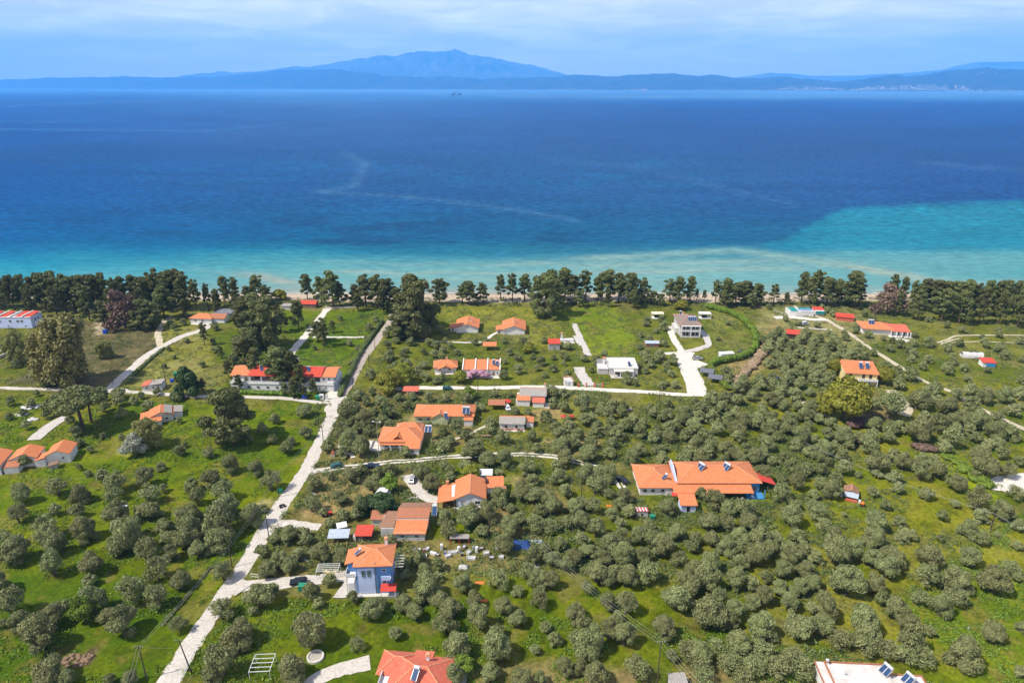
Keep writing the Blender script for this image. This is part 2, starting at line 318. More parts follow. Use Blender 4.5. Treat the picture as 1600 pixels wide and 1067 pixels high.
ROADS = [
 ('road', [(225,1110),(262,1067),(300,1006),(345,935),(385,880),(413,830),(442,785),(478,735),(500,690),(518,652),(531,624)], 4.6, 'road'),
 ('road', [(533,622),(546,600),(565,561),(590,530),(607,508),(616,490)], 4.2, 'road2'),
 ('road', [(531,631),(500,629),(440,622),(380,620),(320,620),(220,613),(170,611),(100,609),(0,606),(-60,604)], 2.6, 'road'),
 ('road', [(166,613),(186,594),(208,574),(230,555),(255,540),(285,525),(312,517),(330,508)], 4.4, 'road'),
 ('dirt_track', [(250,541),(247,520),(252,505),(270,495)], 3.2, 'dirt'),
 ('driveway', [(446,575),(453,553),(466,538),(482,519),(497,500),(512,482)], 4.0, 'gravel'),
 ('garden_path', [(455,553),(463,566)], 3.2, 'gravel'),
 ('garden_path', [(489,527),(530,527),(582,527)], 2.2, 'gravel'),
 ('driveway', [(524,596),(521,610),(517,626)], 5.2, 'gravel'),
 ('road', [(600,608),(650,606),(700,606),(760,606),(830,605),(880,605),(960,610),(1020,613),(1070,617),(1090,616)], 3.4, 'gravel'),
 ('driveway', [(1090,619),(1086,600),(1080,585),(1073,570),(1067,556),(1072,549)], 8.0, 'gravel'),
 ('driveway', [(1068,552),(1058,538),(1050,525),(1046,510)], 3.4, 'gravel'),
 ('driveway', [(1070,550),(1090,546),(1108,540),(1104,528),(1094,516)], 3.6, 'paving'),
 ('parking_area', [(1080,572),(1098,566)], 7.0, 'gravel'),
 ('dirt_track', [(490,737),(530,731),(570,727),(610,722),(650,719),(700,714),(760,711),(820,710),(862,712),(900,721),(950,735),(966,750),(978,772)], 2.6, 'wheel'),
 ('driveway', [(368,918),(400,914),(440,911),(485,907),(530,901),(556,897)], 4.4, 'road'),
 ('garden_path', [(470,1085),(486,1064),(510,1052),(545,1041),(578,1034)], 4.0, 'road'),
 ('driveway', [(418,818),(450,818),(500,824)], 3.4, 'road'),
 ('driveway', [(638,742),(648,758),(662,776),(686,784)], 4.2, 'road'),
 ('dirt_track', [(1240,478),(1262,490),(1290,499),(1325,520),(1350,538),(1374,553),(1400,570),(1422,583),(1445,597),(1486,612),(1530,638),(1580,661),(1640,690)], 2.6, 'dirt'),
 ('dirt_track', [(1465,536),(1480,531),(1492,525),(1520,524),(1600,524),(1660,524)], 1.4, 'dirt'),
 ('dirt_track', [(1470,539),(1486,532),(1500,529)], 1.2, 'dirt'),
 ('dirt_track', [(1470,536),(1530,534),(1600,536),(1660,537)], 1.0, 'dirt'),
 ('garden_path', [(897,506),(903,520),(911,538),(920,556)], 3.0, 'paving'),
 ('garden_path', [(897,525),(908,540)], 2.2, 'paving'),
 ('driveway', [(905,574),(910,590),(922,603)], 5.0, 'paving'),
 ('garden_path', [(762,530),(768,524),(780,519)], 2.0, 'gravel'),
 ('garden_path', [(655,532),(700,535),(740,536),(760,534)], 1.4, 'gravel'),
 ('garden_path', [(1035,553),(1062,552)], 3.0, 'gravel'),
 ('garden_path', [(1210,497),(1240,496),(1270,500),(1292,500)], 4.6, 'gravel'),
 ('garden_path', [(1392,531),(1412,532),(1432,535)], 4.4, 'gravel'),
 ('garden_path', [(1246,512),(1300,516)], 1.4, 'gravel'),
 ('garden_path', [(52,688),(70,672),(88,660),(104,652)], 4.6, 'paving'),
 ('garden_path', [(0,549),(12,540)], 3.0, 'gravel'),
 ('garden_path', [(565,695),(578,690),(590,704)], 4.0, 'gravel'),
 ('garden_path', [(522,707),(550,709),(552,716)], 1.6, 'gravel'),
 ('garden_path', [(700,690),(725,682),(755,668),(770,660)], 1.6, 'dirt'),
 ('dirt_track', [(1390,610),(1405,622),(1418,640),(1412,650)], 4.5, 'dirt'),
 ('dirt_track', [(1255,628),(1275,645),(1300,652)], 3.0, 'dirt'),
]
ROADSEG = []                                     # world segments with half width, for keeping trees off
def ribbon(name, wpts, w, m, z, seed=0, jit=.12):
    P = [Vector((p[0], p[1])) for p in wpts]; rs = np.random.RandomState(seed)
    L = []; 
    for i in range(len(P)-1):
        n = max(1, int((P[i+1]-P[i]).length/1.2))
        for k in range(n): L.append(P[i].lerp(P[i+1], k/n))
    L.append(P[-1])
    for _ in range(3): L = [L[0]]+[(L[i-1]+L[i]*2+L[i+1])/4 for i in range(1, len(L)-1)]+[L[-1]]
    a = []; b = []; ja = jb = 0
    for i, p in enumerate(L):
        d = (L[min(i+1, len(L)-1)]-L[max(i-1, 0)]).normalized(); n = Vector((-d.y, d.x))
        ja = ja*.6+rs.randn()*jit*1.5; jb = jb*.6+rs.randn()*jit*1.5
        a.append(p+n*(w/2+ja)); b.append(p-n*(w/2+jb))
    V = np.array([(*q, z) for q in a]+[(*q, z) for q in b]); n = len(L); k = np.arange(n-1)
    F = np.stack([k+n, k+n+1, k+1, k], 1)
    return link(name, np_mesh(name, [(V, F)], m))
ZR = .03
for i, (nm, pts, w, m) in enumerate(ROADS):
    W = [G(*p) for p in pts]; z = ZR+.006*i
    for a, b in zip(W[:-1], W[1:]): ROADSEG.append((a.x, a.y, b.x, b.y, w/2))
    if m == 'wheel':
        for sgn in (-1, 1):
            off = []
            for k, p in enumerate(W):
                d = (W[min(k+1, len(W)-1)]-W[max(k-1, 0)]).normalized(); off.append(p+Vector((-d.y, d.x, 0))*sgn*.85)
            o = ribbon(nm, off, .85, 'gravel', z, i*2+sgn, .08); tag(o, kind='structure')
    else:
        o = ribbon(nm, W, w, m, z, i, .10 if w > 2 else .06); tag(o, kind='structure')
def flatpatch(name, pts, m, z, seed=1, jit=.5, kind='structure'):
    W = [G(*p) for p in pts]; rs = random.Random(seed); out = []
    for i in range(len(W)):
        a, b = W[i], W[(i+1) % len(W)]; n = max(1, int((b-a).length/1.0))
        for k in range(n):
            p = a.lerp(b, k/n); out.append((p.x+rs.gauss(0, jit*.4), p.y+rs.gauss(0, jit*.4), z))
    mb = MB(); mb.poly(out if (W[1]-W[0]).cross(W[2]-W[1]).z > 0 else out[::-1]); o = mb.build(name, m); o['kind'] = kind; return o
flatpatch('sand_patch', [(1531,753),(1552,747),(1570,744),(1600,740),(1640,742),(1640,766),(1600,771),(1570,769),(1552,766),(1538,762)], 'gravel', ZR+.25)
flatpatch('courtyard', [(520,935),(548,896),(562,893),(566,935)], 'paving', ZR+.26, jit=.05)
flatpatch('road_junction', [(506,640),(521,622),(540,620),(548,626),(534,650),(522,655),(512,650)], 'road', ZR+.27, jit=.3)
flatpatch('road_junction', [(358,928),(377,905),(396,912),(384,920),(368,932)], 'road', ZR+.272, jit=.2)
flatpatch('road_junction', [(475,742),(495,732),(508,735),(492,741),(478,750)], 'road', ZR+.274, jit=.2)
flatpatch('road_junction', [(148,612),(178,606),(200,609),(206,615),(150,616)], 'road', ZR+.276, jit=.2)

# ------------------------------------------------------------ ground: one sheet, colours of the fields as a colour attribute
def build_ground():
    xs = np.concatenate([np.linspace(-900, -340, 60)[:-1], np.linspace(-340, 340, 1050), np.linspace(340, 900, 60)[1:]])
    ys = np.concatenate([np.linspace(20, 95, 60)[:-1], np.linspace(95, SHORE+14, 480), [SHORE+30, SHORE+60]])
    X, Y = np.meshgrid(xs, ys); n1 = VN(1); n2 = VN(2); n3 = VN(3); n4 = VN(4)
    f1 = n1(X/6, Y/6, 5, .6); f2 = n2(X/22, Y/22, 4); f3 = n3(X/2.2, Y/2.2, 3, .7); f4 = n4(X/60, Y/60, 3)
    def c(r, g, b): return srgb(r, g, b)*ALB
    Cc = np.zeros(X.shape+(3,)); 
    g1 = c(96, 118, 40); g2 = c(138, 140, 72)
    t = np.clip((f2-.3)/.4, 0, 1)[..., None]; Cc[:] = g1*(1-t)+g2*t
    wx = X+(f1-.5)*9+(n4(X/9+5, Y/9, 3)-.5)*8; wy = Y+(f3-.5)*4+(n3(X/11, Y/11+3, 3)-.5)*10
    def region(px, a, b, soft=0, k=1.0, fx=None):
        W = GN(px); x0, y0 = W.min(0)-12; x1, y1 = W.max(0)+12
        xi = np.searchsorted(xs, [x0, x1]); yi = np.searchsorted(ys, [y0, y1]); sl = (slice(yi[0], yi[1]), slice(xi[0], xi[1]))
        m = inpoly(wx[sl], wy[sl], W).astype(float)
        if soft:
            for _ in range(soft):
                m[1:-1, 1:-1] = (m[1:-1, 1:-1]*2+m[:-2, 1:-1]+m[2:, 1:-1]+m[1:-1, :-2]+m[1:-1, 2:])/6
        q = np.clip((f2[sl]*.45+f1[sl]*.55-.36)/.28, 0, 1) if fx is None else fx(sl)
        cc = np.asarray(a)*(1-q[..., None])+np.asarray(b)*q[..., None]
        Cc[sl] = Cc[sl]*(1-m[..., None]*k)+cc*m[..., None]*k
    # fields
    region([(-200,614),(530,636),(500,700),(430,830),(340,940),(225,1110),(-200,1110)], c(86,122,4), c(112,136,14), 3)
    region([(-200,614),(200,618),(170,660),(-200,680)], c(98,126,22), c(128,140,52), 3)
    region([(-200,880),(300,880),(270,1110),(-200,1110)], c(66,104,4), c(92,120,8), 14, .8)
    region([(380,930),(560,935),(700,940),(840,900),(1000,900),(1300,1000),(1300,1030),(1000,1040),(720,1040),(640,1030),(540,1110),(240,1110)], c(80,112,6), c(112,134,20), 4)
    region([(500,610),(1000,612),(1000,860),(840,900),(640,900),(430,900),(420,830),(500,700),(530,640)], c(112,116,52), c(152,140,82), 4)
    region([(640,640),(760,610),(1000,625),(1000,720),(860,705),(700,710),(640,715)], c(98,122,28), c(136,140,58), 5, .85)
    region([(700,716),(860,714),(980,740),(1000,870),(900,900),(860,860),(760,760),(660,740)], c(84,116,16), c(116,132,38), 5, .85)
    region([(660,800),(770,800),(770,838),(660,845)], c(88,122,10), c(110,132,22), 3)
    region([(560,470),(1200,470),(1150,612),(560,604)], c(92,116,34), c(126,138,60), 4)
    region([(680,474),(852,474),(862,500),(700,502)], c(124,140,44), c(142,150,60), 4)
    region([(740,500),(868,500),(868,545),(800,530)], c(130,142,50), c(150,152,70), 4, .8)
    region([(872,476),(965,472),(985,520),(990,560),(925,552),(890,505)], c(106,140,34), c(128,152,50), 4)
    region([(1095,485),(1125,480),(1160,505),(1178,530),(1168,548),(1120,550),(1105,520)], c(104,128,52), c(140,150,82), 4)
    region([(200,512),(345,505),(330,560),(300,616),(205,606),(240,560)], c(128,138,48), c(160,156,86), 5)
    region([(130,500),(248,505),(250,540),(200,575),(165,605),(20,600),(40,560)], c(98,96,58), c(132,122,84), 5)
    region([(155,502),(178,500),(172,520),(148,528),(140,520)], c(200,180,146), c(205,190,160), 2)
    region([(0,500),(60,515),(70,540),(0,598)], c(88,112,26), c(112,122,48), 3)
    region([(440,484),(610,484),(590,530),(530,620),(455,560)], c(78,118,18), c(104,132,30), 4)
    region([(345,590),(525,606),(515,622),(340,616)], c(84,120,16), c(100,130,26), 2)
    region([(320,500),(450,500),(430,570),(340,570)], c(80,112,26), c(104,122,40), 4)
    region([(1000,610),(1320,640),(1320,1000),(1000,900)], c(88,118,18), c(120,134,42), 6, .9)
    region([(1200,640),(1700,690),(1700,1110),(1460,1110),(1290,960),(1230,800)], c(106,132,20), c(146,150,52), 8)
    region([(1440,560),(1700,620),(1700,830),(1500,800),(1400,640)], c(92,122,22), c(126,138,46), 6, .85)
    region([(1480,900),(1700,880),(1700,1110),(1460,1110)], c(96,134,12), c(122,148,32), 8, .8)
    region([(1330,470),(1700,480),(1700,560),(1440,560),(1400,520)], c(104,124,42), c(132,140,70), 5)
    region([(1180,478),(1330,478),(1400,530),(1300,560),(1190,530)], c(134,138,68), c(168,160,104), 5)
    region([(1440,725),(1490,700),(1530,740),(1560,780),(1480,760)], c(128,158,14), c(142,170,24), 3)
    # bare and dry ground
    for P in ([(728,1046),(800,1036),(900,1040),(1010,1042),(1010,1100),(700,1100)], [(772,792),(800,788),(802,850),(770,852)],
              [(484,742),(560,738),(590,760),(560,800),(520,812),(470,808)], [(1150,556),(1182,548),(1196,572),(1160,585),(1130,590)],
              [(1310,618),(1370,612),(1420,640),(1400,655),(1330,650)], [(795,745),(860,750),(890,790),(850,810)], [(590,616),(640,612),(640,636),(600,640)],
              [(640,640),(740,660),(760,690),(700,700),(640,690)], [(900,672),(945,682),(940,700),(900,694)], [(1140,555),(1190,540),(1215,500),(1230,520),(1200,580),(1150,600)],
              [(1075,1040),(1260,1020),(1290,1045),(1260,1060),(1100,1080)], [(860,680),(880,690),(885,735),(870,730)], [(820,640),(870,630),(880,650),(840,665)]):
        region(P, c(150,136,82), c(190,164,112), 4, .8)
    region([(100,1028),(118,1016),(138,1020),(142,1040),(118,1048)], c(96,80,62), c(140,112,88), 1)
    region([(372,792),(400,782),(445,770),(450,784),(432,800),(400,812),(370,812)], c(150,150,70), c(180,170,110), 3, .9)
    for P in ([(205,728),(218,725),(216,737),(204,736)], [(30,755),(60,752),(62,760),(34,764)], [(1550,600),(1600,610),(1600,630)]): region(P, c(150,150,10), c(180,176,20), 2, .6)
    region([(180,704),(205,700),(202,712),(184,712)], c(170,170,100), c(190,190,130), 2, .7)
    br = np.clip((n3(X/7+31, Y/7, 5, .62)-.56)/.10, 0, 1)*np.clip((SHORE-26-Y)/4, 0, 1); Cc = Cc*(1-.42*br[..., None])+c(150,132,84)*.42*br[..., None]
    dk = np.clip((n2(X/4+11, Y/4, 5, .65)-.54)/.10, 0, 1)[..., None]; Cc = Cc*(1-.30*dk)
    # beach
    d = SHORE-Y+(f2-.5)*5
    sand = np.clip((18+(n4(X/30, Y/30, 2)-.5)*8-d)/3, 0, 1)
    s1 = c(226,208,186); s2 = c(206,184,156)
    Cc = Cc*(1-sand[..., None])+(s1*(1-f1[..., None])+s2*f1[..., None])*sand[..., None]
    wet = np.clip((2.0-d)/2, 0, 1)[..., None]; Cc = Cc*(1-.35*wet)
    strip = np.clip(1-np.abs(d-23)/4, 0, 1)[..., None]*.6; Cc = Cc*(1-strip)+c(120,105,80)*strip
    Cc *= (.86+.28*f3)[..., None]; gm = np.clip((Cc[..., 1]-Cc[..., 0])/(Cc[..., 1]+1e-6)*5, 0, 1); Cc[..., 0] *= 1+.22*gm; Cc[..., 2] *= 1-.3*gm
    Z = np.where(Y > SHORE-3, -(Y-SHORE+3)*.10, 0)+(f1-.5)*.0
    V = np.stack([X.ravel(), Y.ravel(), Z.ravel()], 1); ny, nx = X.shape
    i = np.arange(ny*nx).reshape(ny, nx); F = np.stack([i[:-1, :-1], i[:-1, 1:], i[1:, 1:], i[1:, :-1]], -1).reshape(-1, 4)
    m = bpy.data.materials.new('field ground'); m.use_nodes = True; nt = m.node_tree; N = nt.nodes; L = nt.links; b = N['Principled BSDF']
    b.inputs['Roughness'].default_value = .95; b.inputs['Specular IOR Level'].default_value = .1
    at = N.new('ShaderNodeAttribute'); at.attribute_name = 'Col'; tc = N.new('ShaderNodeTexCoord')
    nn = N.new('ShaderNodeTexNoise'); nn.inputs['Scale'].default_value = .9; nn.inputs['Detail'].default_value = 7; nn.inputs['Roughness'].default_value = .72; L.new(tc.outputs['Object'], nn.inputs['Vector'])
    rr = N.new('ShaderNodeValToRGB'); rr.color_ramp.elements[0].position = .3; rr.color_ramp.elements[1].position = .72
    rr.color_ramp.elements[0].color = (.38, .45, .4, 1); rr.color_ramp.elements[1].color = (1.6, 1.5, 1.5, 1); L.new(nn.outputs['Fac'], rr.inputs[0])
    mx = N.new('ShaderNodeMixRGB'); mx.blend_type = 'MULTIPLY'; mx.inputs[0].default_value = .95; L.new(at.outputs['Color'], mx.inputs[1]); L.new(rr.outputs[0], mx.inputs[2])
    L.new(mx.outputs[0], b.inputs['Base Color'])
    bp = N.new('ShaderNodeBump'); bp.inputs['Strength'].default_value = .6; bp.inputs['Distance'].default_value = .5; L.new(nn.outputs['Fac'], bp.inputs['Height']); L.new(bp.outputs[0], b.inputs['Normal'])
    o = link('ground', np_mesh('ground', [(V, F)], m, attr=Cc.reshape(-1, 3), smooth=True)); o['kind'] = 'structure'
build_ground()

# ------------------------------------------------------------ sea: water colours (depth, sand plumes, weed beds, wind lanes) and painted-in sky reflection far out, as a colour attribute
SEA_Z = -.45
def build_sea():
    U = np.concatenate([np.arange(-3000, -200, 100), np.arange(-200, 1800, 5), np.arange(1800, 4700, 100)]).astype(float)
    Vr = np.concatenate([[134.6, 135, 135.5], np.arange(136, 180, .5), np.arange(180, 480, 1.0)])
    UU, VV = np.meshgrid(U, Vr); P = GN(np.stack([UU.ravel(), VV.ravel()], 1)); X = P[:, 0].reshape(UU.shape); Y = P[:, 1].reshape(UU.shape)
    X = X*(CAM_H-SEA_Z)/CAM_H; Y = Y*(CAM_H-SEA_Z)/CAM_H
    cu = [0, 500, 1000, 1600]
    K = {133: [(120,165,225)]*4, 141: [(120,165,225),(150,180,225),(150,180,225),(150,180,225)], 147: [(60,125,200),(110,155,215),(125,165,218),(135,170,218)], 152: [(10,105,190),(90,140,205),(90,145,205),(105,155,212)],  # pale rows near the horizon: sky reflection painted into the water colour
         160: [(0,100,184),(80,125,190),(34,105,185),(28,100,180)], 175: [(0,98,182),(68,116,184),(36,98,174),(18,92,174)], 200: [(2,96,178),(62,108,176),(46,96,166),(26,90,164)],
         250: [(4,92,166),(50,102,166),(56,104,166),(40,92,162)], 300: [(0,98,172),(40,100,164),(52,104,164),(36,92,164)], 340: [(0,100,170),(30,106,160),(40,106,158),(34,100,160)],
         375: [(0,110,172),(24,112,158),(36,112,156),(40,125,165)], 392: [(6,124,178),(36,134,170),(56,134,166),(70,160,180)], 405: [(22,142,184),(66,158,180),(104,168,180),(98,174,186)],
         420: [(40,158,190),(98,176,188),(120,182,188),(84,168,184)], 436: [(66,166,190),(112,180,188),(120,184,190),(90,170,184)], 450: [(104,172,188),(128,180,184),(128,184,188),(110,176,186)],
         458: [(150,180,186),(160,180,178),(156,184,182),(150,184,188)], 480: [(170,180,170)]*4}
    kv = sorted(K); A = np.array([[srgb(*K[v][j]) for j in range(4)] for v in kv])
    n1 = VN(11); n2 = VN(12); n3 = VN(13); n4 = VN(14)
    lx = X/60; ly = Y/60; warp = (n1(UU/120, VV/16, 4)-.5)
    vv = VV+warp*np.clip((VV-141)*.22, 0, 18)*np.clip((470-VV)/30, 0, 1); out = np.zeros(UU.shape+(3,))
    for ch in range(3):
        T = np.array([np.interp(vv.ravel(), kv, A[:, j, ch]) for j in range(4)])
        un = np.clip(UU.ravel()+(n2(UU/200, VV/30, 3).ravel()-.5)*260, 0, 1600); w = np.array([np.interp(un, cu, [1 if k == j else 0 for k in range(4)]) for j in range(4)])
        out[..., ch] = (T*w).sum(0).reshape(UU.shape)
    def blend(m, c): 
        nonlocal out
        m = np.clip(m, 0, 1)[..., None]; out = out*(1-m)+srgb(*c)*m
    # turquoise shoal on the right
    bound = np.interp(UU, [1000, 1130, 1190, 1225, 1262, 1300, 1390, 1500, 1600, 2400, 5000], [398, 392, 385, 371, 349, 328, 317, 312, 308, 290, 280])+(n1(UU/40, VV/12, 3)-.5)*13+(n3(UU/12, VV/3, 3)-.5)*5
    sh = np.clip((VV-bound)/np.interp(UU, [1130, 1300], [22, 9]), 0, 1)*np.clip((396-VV)/12, 0, 1)*np.clip((UU-1120)/50, 0, 1)
    blend(sh*.92, (52,156,182)); blend(sh*np.clip((1330-UU)/120, 0, 1)*.4, (28,128,172)); blend(sh*np.clip(1-abs(VV-bound-10)/9, 0, 1)*.25, (20,140,180))
    blend(np.clip((VV-388)/8, 0, 1)*np.clip((412-VV)/10, 0, 1)*np.clip((UU-1250)/100, 0, 1)*.6, (104,178,192))
    # sand plumes running along the shore
    for (u0, v0, u1, v1, wd, k, c) in ((900,402,1150,391,5,.95,(140,184,186)), (1150,391,1300,412,5.5,1,(146,188,186)), (1300,412,1460,438,5.5,1,(150,186,182)), (1440,436,1620,444,5,.5,(150,186,184)),
            (760,415,1230,408,4,.75,(140,184,186)), (900,425,1260,420,4,.75,(144,186,188)), (480,408,760,416,3,.35,(130,180,188)), (380,428,470,446,6,.7,(176,182,170)), (300,420,420,430,5,.35,(130,180,184)),
            (520,424,900,432,3.5,.7,(146,184,184)), (640,438,1100,440,3,.45,(150,184,182)), (1080,446,1400,450,3,.45,(150,184,184)), (1180,396,1620,398,3,.3,(110,180,194)), (90,428,240,432,5,.4,(90,172,190))):
        t = np.clip((UU-u0)/(u1-u0), 0, 1); cv = v0+(v1-v0)*t+(n3(UU/70, VV/50, 3)-.5)*10
        m = np.exp(-((VV-cv)/wd)**2)*np.clip((UU-u0)/60+.5, 0, 1)*np.clip((u1-UU)/60+.5, 0, 1)*(.5+.9*n2(UU/60, VV/5, 3)); blend(m*k, c)
    # dark weed beds
    wd = n1(UU/55+3, VV/7, 5, .62)
    for (a, b, c2, d, k) in ((380, 800, 335, 388, .5), (180, 420, 345, 372, .3), (800, 960, 360, 384, .45), (1020, 1180, 360, 382, .35), (90, 400, 330, 362, .3)):
        e = np.clip((UU-a)/60, 0, 1)*np.clip((b-UU)/80, 0, 1)*np.clip((VV-c2)/10, 0, 1)*np.clip((d-VV)/7, 0, 1)
        blend(e*np.clip((wd-.46)/.12, 0, 1)*k, (36,78,128))
    # turquoise patches over sandy bottom further out
    tq = n3(UU/38+9, VV/3.2, 4, .6); e = np.clip((UU-60)/200, 0, 1)*np.clip((1250-UU)/200, 0, 1)*np.clip((VV-238)/16, 0, 1)*np.clip((305-VV)/20, 0, 1)
    blend(e*np.clip((tq-.56)/.08, 0, 1)*.5, (26,118,170))
    # pale slick lines and wind lanes
    for (pts, wd_, k, c) in (([(540,240),(570,256),(555,290),(500,300),(640,308),(790,325),(900,345)], 3.2, .42, (110,150,196)), ([(0,202),(200,204),(330,205),(445,193)], 1.3, .5, (90,150,205)), ([(0,167),(170,160),(330,154),(430,150)], .9, .6, (90,150,212)),
            ([(860,250),(1000,262),(1120,292),(1240,320)], 4, .3, (96,136,190)), ([(0,190),(80,191),(150,189)], 1, .5, (80,150,205)), ([(1440,254),(1540,262),(1620,268)], 3.5, .35, (100,140,190)), ([(780,151),(1000,152),(1250,152),(1500,151)], 1.8, .5, (150,182,222))):
        for (ua, va), (ub, vb) in zip(pts[:-1], pts[1:]):
            lo, hi = sorted((ua, ub)); dxy = math.hypot(ub-ua, (vb-va)*3)
            t = np.clip(((UU-ua)*(ub-ua)+(VV-va)*9*(vb-va))/dxy**2, 0, 1); dd = np.sqrt(((UU-(ua+(ub-ua)*t))/3)**2+(VV-(va+(vb-va)*t))**2)
            blend(np.exp(-(dd/wd_)**2)*k*1.0*(.1+1.3*n1(UU/25, VV/3, 3)), c)
    blend(np.exp(-((VV-458.2-(n1(UU/30, VV*0+1, 3)-.5)*2.5)/.8)**2)*np.clip((n2(UU/9, VV*0, 3)-.35)/.2, 0, 1)*.8, (235,240,238))
    fl = np.clip((VV-140)/20, 0, 1)[..., None]; q = (n4(UU/9, VV/1.6, 4, .7)-.5)[..., None]; nrs = np.clip((VV-380)/30, 0, 1)[..., None]; out = out*(1+q*.36*fl*(1-.75*nrs))
    lanes = (n2(UU/150+4, VV/7, 4, .6)-.5)[..., None]; out = out*(1+lanes*.40*(1-.8*nrs))
    nr = np.clip((VV-375)/35, 0, 1)[..., None]; out = np.clip(out, 0, 1)*SEA_ALB*(np.array([.60, .93, .92])*(1-nr)+np.array([1.22, 1.08, .96])*nr)
    V3 = np.stack([X.ravel(), Y.ravel(), np.full(X.size, SEA_Z)], 1); ny, nx = UU.shape
    i = np.arange(ny*nx).reshape(ny, nx); F = np.stack([i[1:, :-1], i[1:, 1:], i[:-1, 1:], i[:-1, :-1]], -1).reshape(-1, 4)
    m = bpy.data.materials.new('sea water'); m.use_nodes = True; nt = m.node_tree; N = nt.nodes; L = nt.links; b = N['Principled BSDF']
    b.inputs['Roughness'].default_value = .5; b.inputs['IOR'].default_value = 1.33; b.inputs['Specular IOR Level'].default_value = .03
    at = N.new('ShaderNodeAttribute'); at.attribute_name = 'Col'; geo = N.new('ShaderNodeNewGeometry')
    mp = N.new('ShaderNodeMapping'); mp.inputs['Rotation'].default_value = (0, 0, R(18)); mp.inputs['Scale'].default_value = (.45, 1, 1); L.new(geo.outputs['Position'], mp.inputs['Vector'])
    w1 = N.new('ShaderNodeTexNoise'); w1.inputs['Scale'].default_value = .22; w1.inputs['Detail'].default_value = 8; w1.inputs['Roughness'].default_value = .62; L.new(mp.outputs[0], w1.inputs['Vector'])
    rr = N.new('ShaderNodeValToRGB'); rr.color_ramp.elements[0].position = .40; rr.color_ramp.elements[1].position = .62
    rr.color_ramp.elements[0].color = (.40, .52, .62, 1); rr.color_ramp.elements[1].color = (1.65, 1.45, 1.34, 1); L.new(w1.outputs['Fac'], rr.inputs[0])  # light and dark of the waves painted into the colour, from the bump noise
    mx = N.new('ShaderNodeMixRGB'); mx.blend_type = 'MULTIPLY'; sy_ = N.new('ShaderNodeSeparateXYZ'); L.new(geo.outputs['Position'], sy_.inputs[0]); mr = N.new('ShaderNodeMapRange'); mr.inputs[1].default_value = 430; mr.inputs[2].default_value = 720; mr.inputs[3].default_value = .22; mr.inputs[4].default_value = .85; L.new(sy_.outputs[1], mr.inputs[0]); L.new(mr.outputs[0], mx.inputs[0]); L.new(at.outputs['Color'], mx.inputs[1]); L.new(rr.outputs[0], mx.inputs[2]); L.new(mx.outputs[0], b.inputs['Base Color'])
    bp = N.new('ShaderNodeBump'); bp.inputs['Strength'].default_value = .35; bp.inputs['Distance'].default_value = 1.0; L.new(w1.outputs['Fac'], bp.inputs['Height']); L.new(bp.outputs[0], b.inputs['Normal'])
    o = link('sea', np_mesh('sea', [(V3, F)], m, attr=out.reshape(-1, 3), smooth=True)); o['kind'] = 'structure'
SEA_ALB = .50
build_sea()

# ------------------------------------------------------------ mainland across the water: mountain ranges as heightfields
M['hill'] = mat('hill slopes', (.006, .014, .016), .95, .3, .0016, col2=(.048, .046, .040), det=10)
M['peak'] = mat('mountain rock', (.02, .03, .03), .95, .3, .0009, col2=(.17, .165, .14), det=10)
def range_mesh(name, prof, coast, depth, m, seed, u0=-900, u1=2500, z_back=-10, rough=.25, sharp=1.0):
    us = np.arange(u0, u1, 4.0); ns = 44; nz = VN(seed); pu = [p[0] for p in prof]; pv = [p[1] for p in prof]
    top = np.interp(us, pu, pv)+(nz(us/16, us*0+3, 4, .6)-.5)*2.2*sharp; cv = np.interp(us, [0, 800, 1600], coast)
    V = []
    base = GN(np.stack([us, cv], 1)); bx, by = base[:, 0], base[:, 1]
    for k in range(ns+1):
        s = k/ns; y = by+depth*s*1.35; x = bx*y/by       # same bearing
        ridge_y = by+depth; ang = (533.5-top)/FPX; hr = CAM_H+ridge_y*(-sp+ang*cp)/(cp+ang*sp)   # ridge height giving the skyline
        q = min(s*1.35, 1.0); shape = (q**1.05)
        if s*1.35 > 1: shape = 1-(s*1.35-1)*1.8
        nn = nz(us/26+7, np.full_like(us, s*6), 6, .66); rid = 1-np.abs(2*nn-1)
        env = math.sin(min(q, 1)*math.pi)**.7 if s*1.35 < 1 else 0
        h = hr*(shape+env*rough*(rid-.55)*1.6); h = np.where(s == 0, -3, np.maximum(h, 2*q))
        V.append(np.stack([x, y, h], 1))
    V = np.concatenate(V); nu = len(us); i = np.arange((ns+1)*nu).reshape(ns+1, nu)
    F = np.stack([i[:-1, :-1], i[:-1, 1:], i[1:, 1:], i[1:, :-1]], -1).reshape(-1, 4)
    o = link(name, np_mesh(name, [(V, F)], m, smooth=True)); o['kind'] = 'structure'; return V.reshape(ns+1, nu, 3), us
front = [(-900,126),(0,125),(60,123.5),(120,122.5),(180,121),(250,122),(330,121),(360,120),(400,116.5),(440,111),(480,110),(530,109),(560,114),(600,119),(650,122),(700,121),(760,124),(800,122),(870,122),(885,119),(900,118),(930,120),(960,120),(1000,118),(1040,116.5),(1068,117.5),(1080,119),(1110,118.5),(1140,122),(1170,123.5),(1215,120.5),(1260,124),(1300,128.5),(1322,127),(1345,124),(1390,118),(1430,119.5),(1465,114),(1500,109.5),(1530,108),(1545,109),(1600,111),(1900,118),(2500,124)]
coastv = [138.6, 140.6, 143.2]
FR, FUS = range_mesh('hills', front, coastv, 3600, 'hill', 31, rough=.5, sharp=1.4)
back = [(-900,126),(250,126),(300,117.5),(340,112.5),(370,113.5),(400,112.5),(430,109),(470,105),(500,103),(530,98.5),(560,93.5),(585,89),(600,87),(620,89),(650,83),(665,80),(680,84),(700,80.5),(712,79),(722,81.5),(735,86),(745,87.5),(760,91),(780,93.5),(790,97),(830,103),(860,110),(880,117),(900,124),(1000,126),(2500,126)]
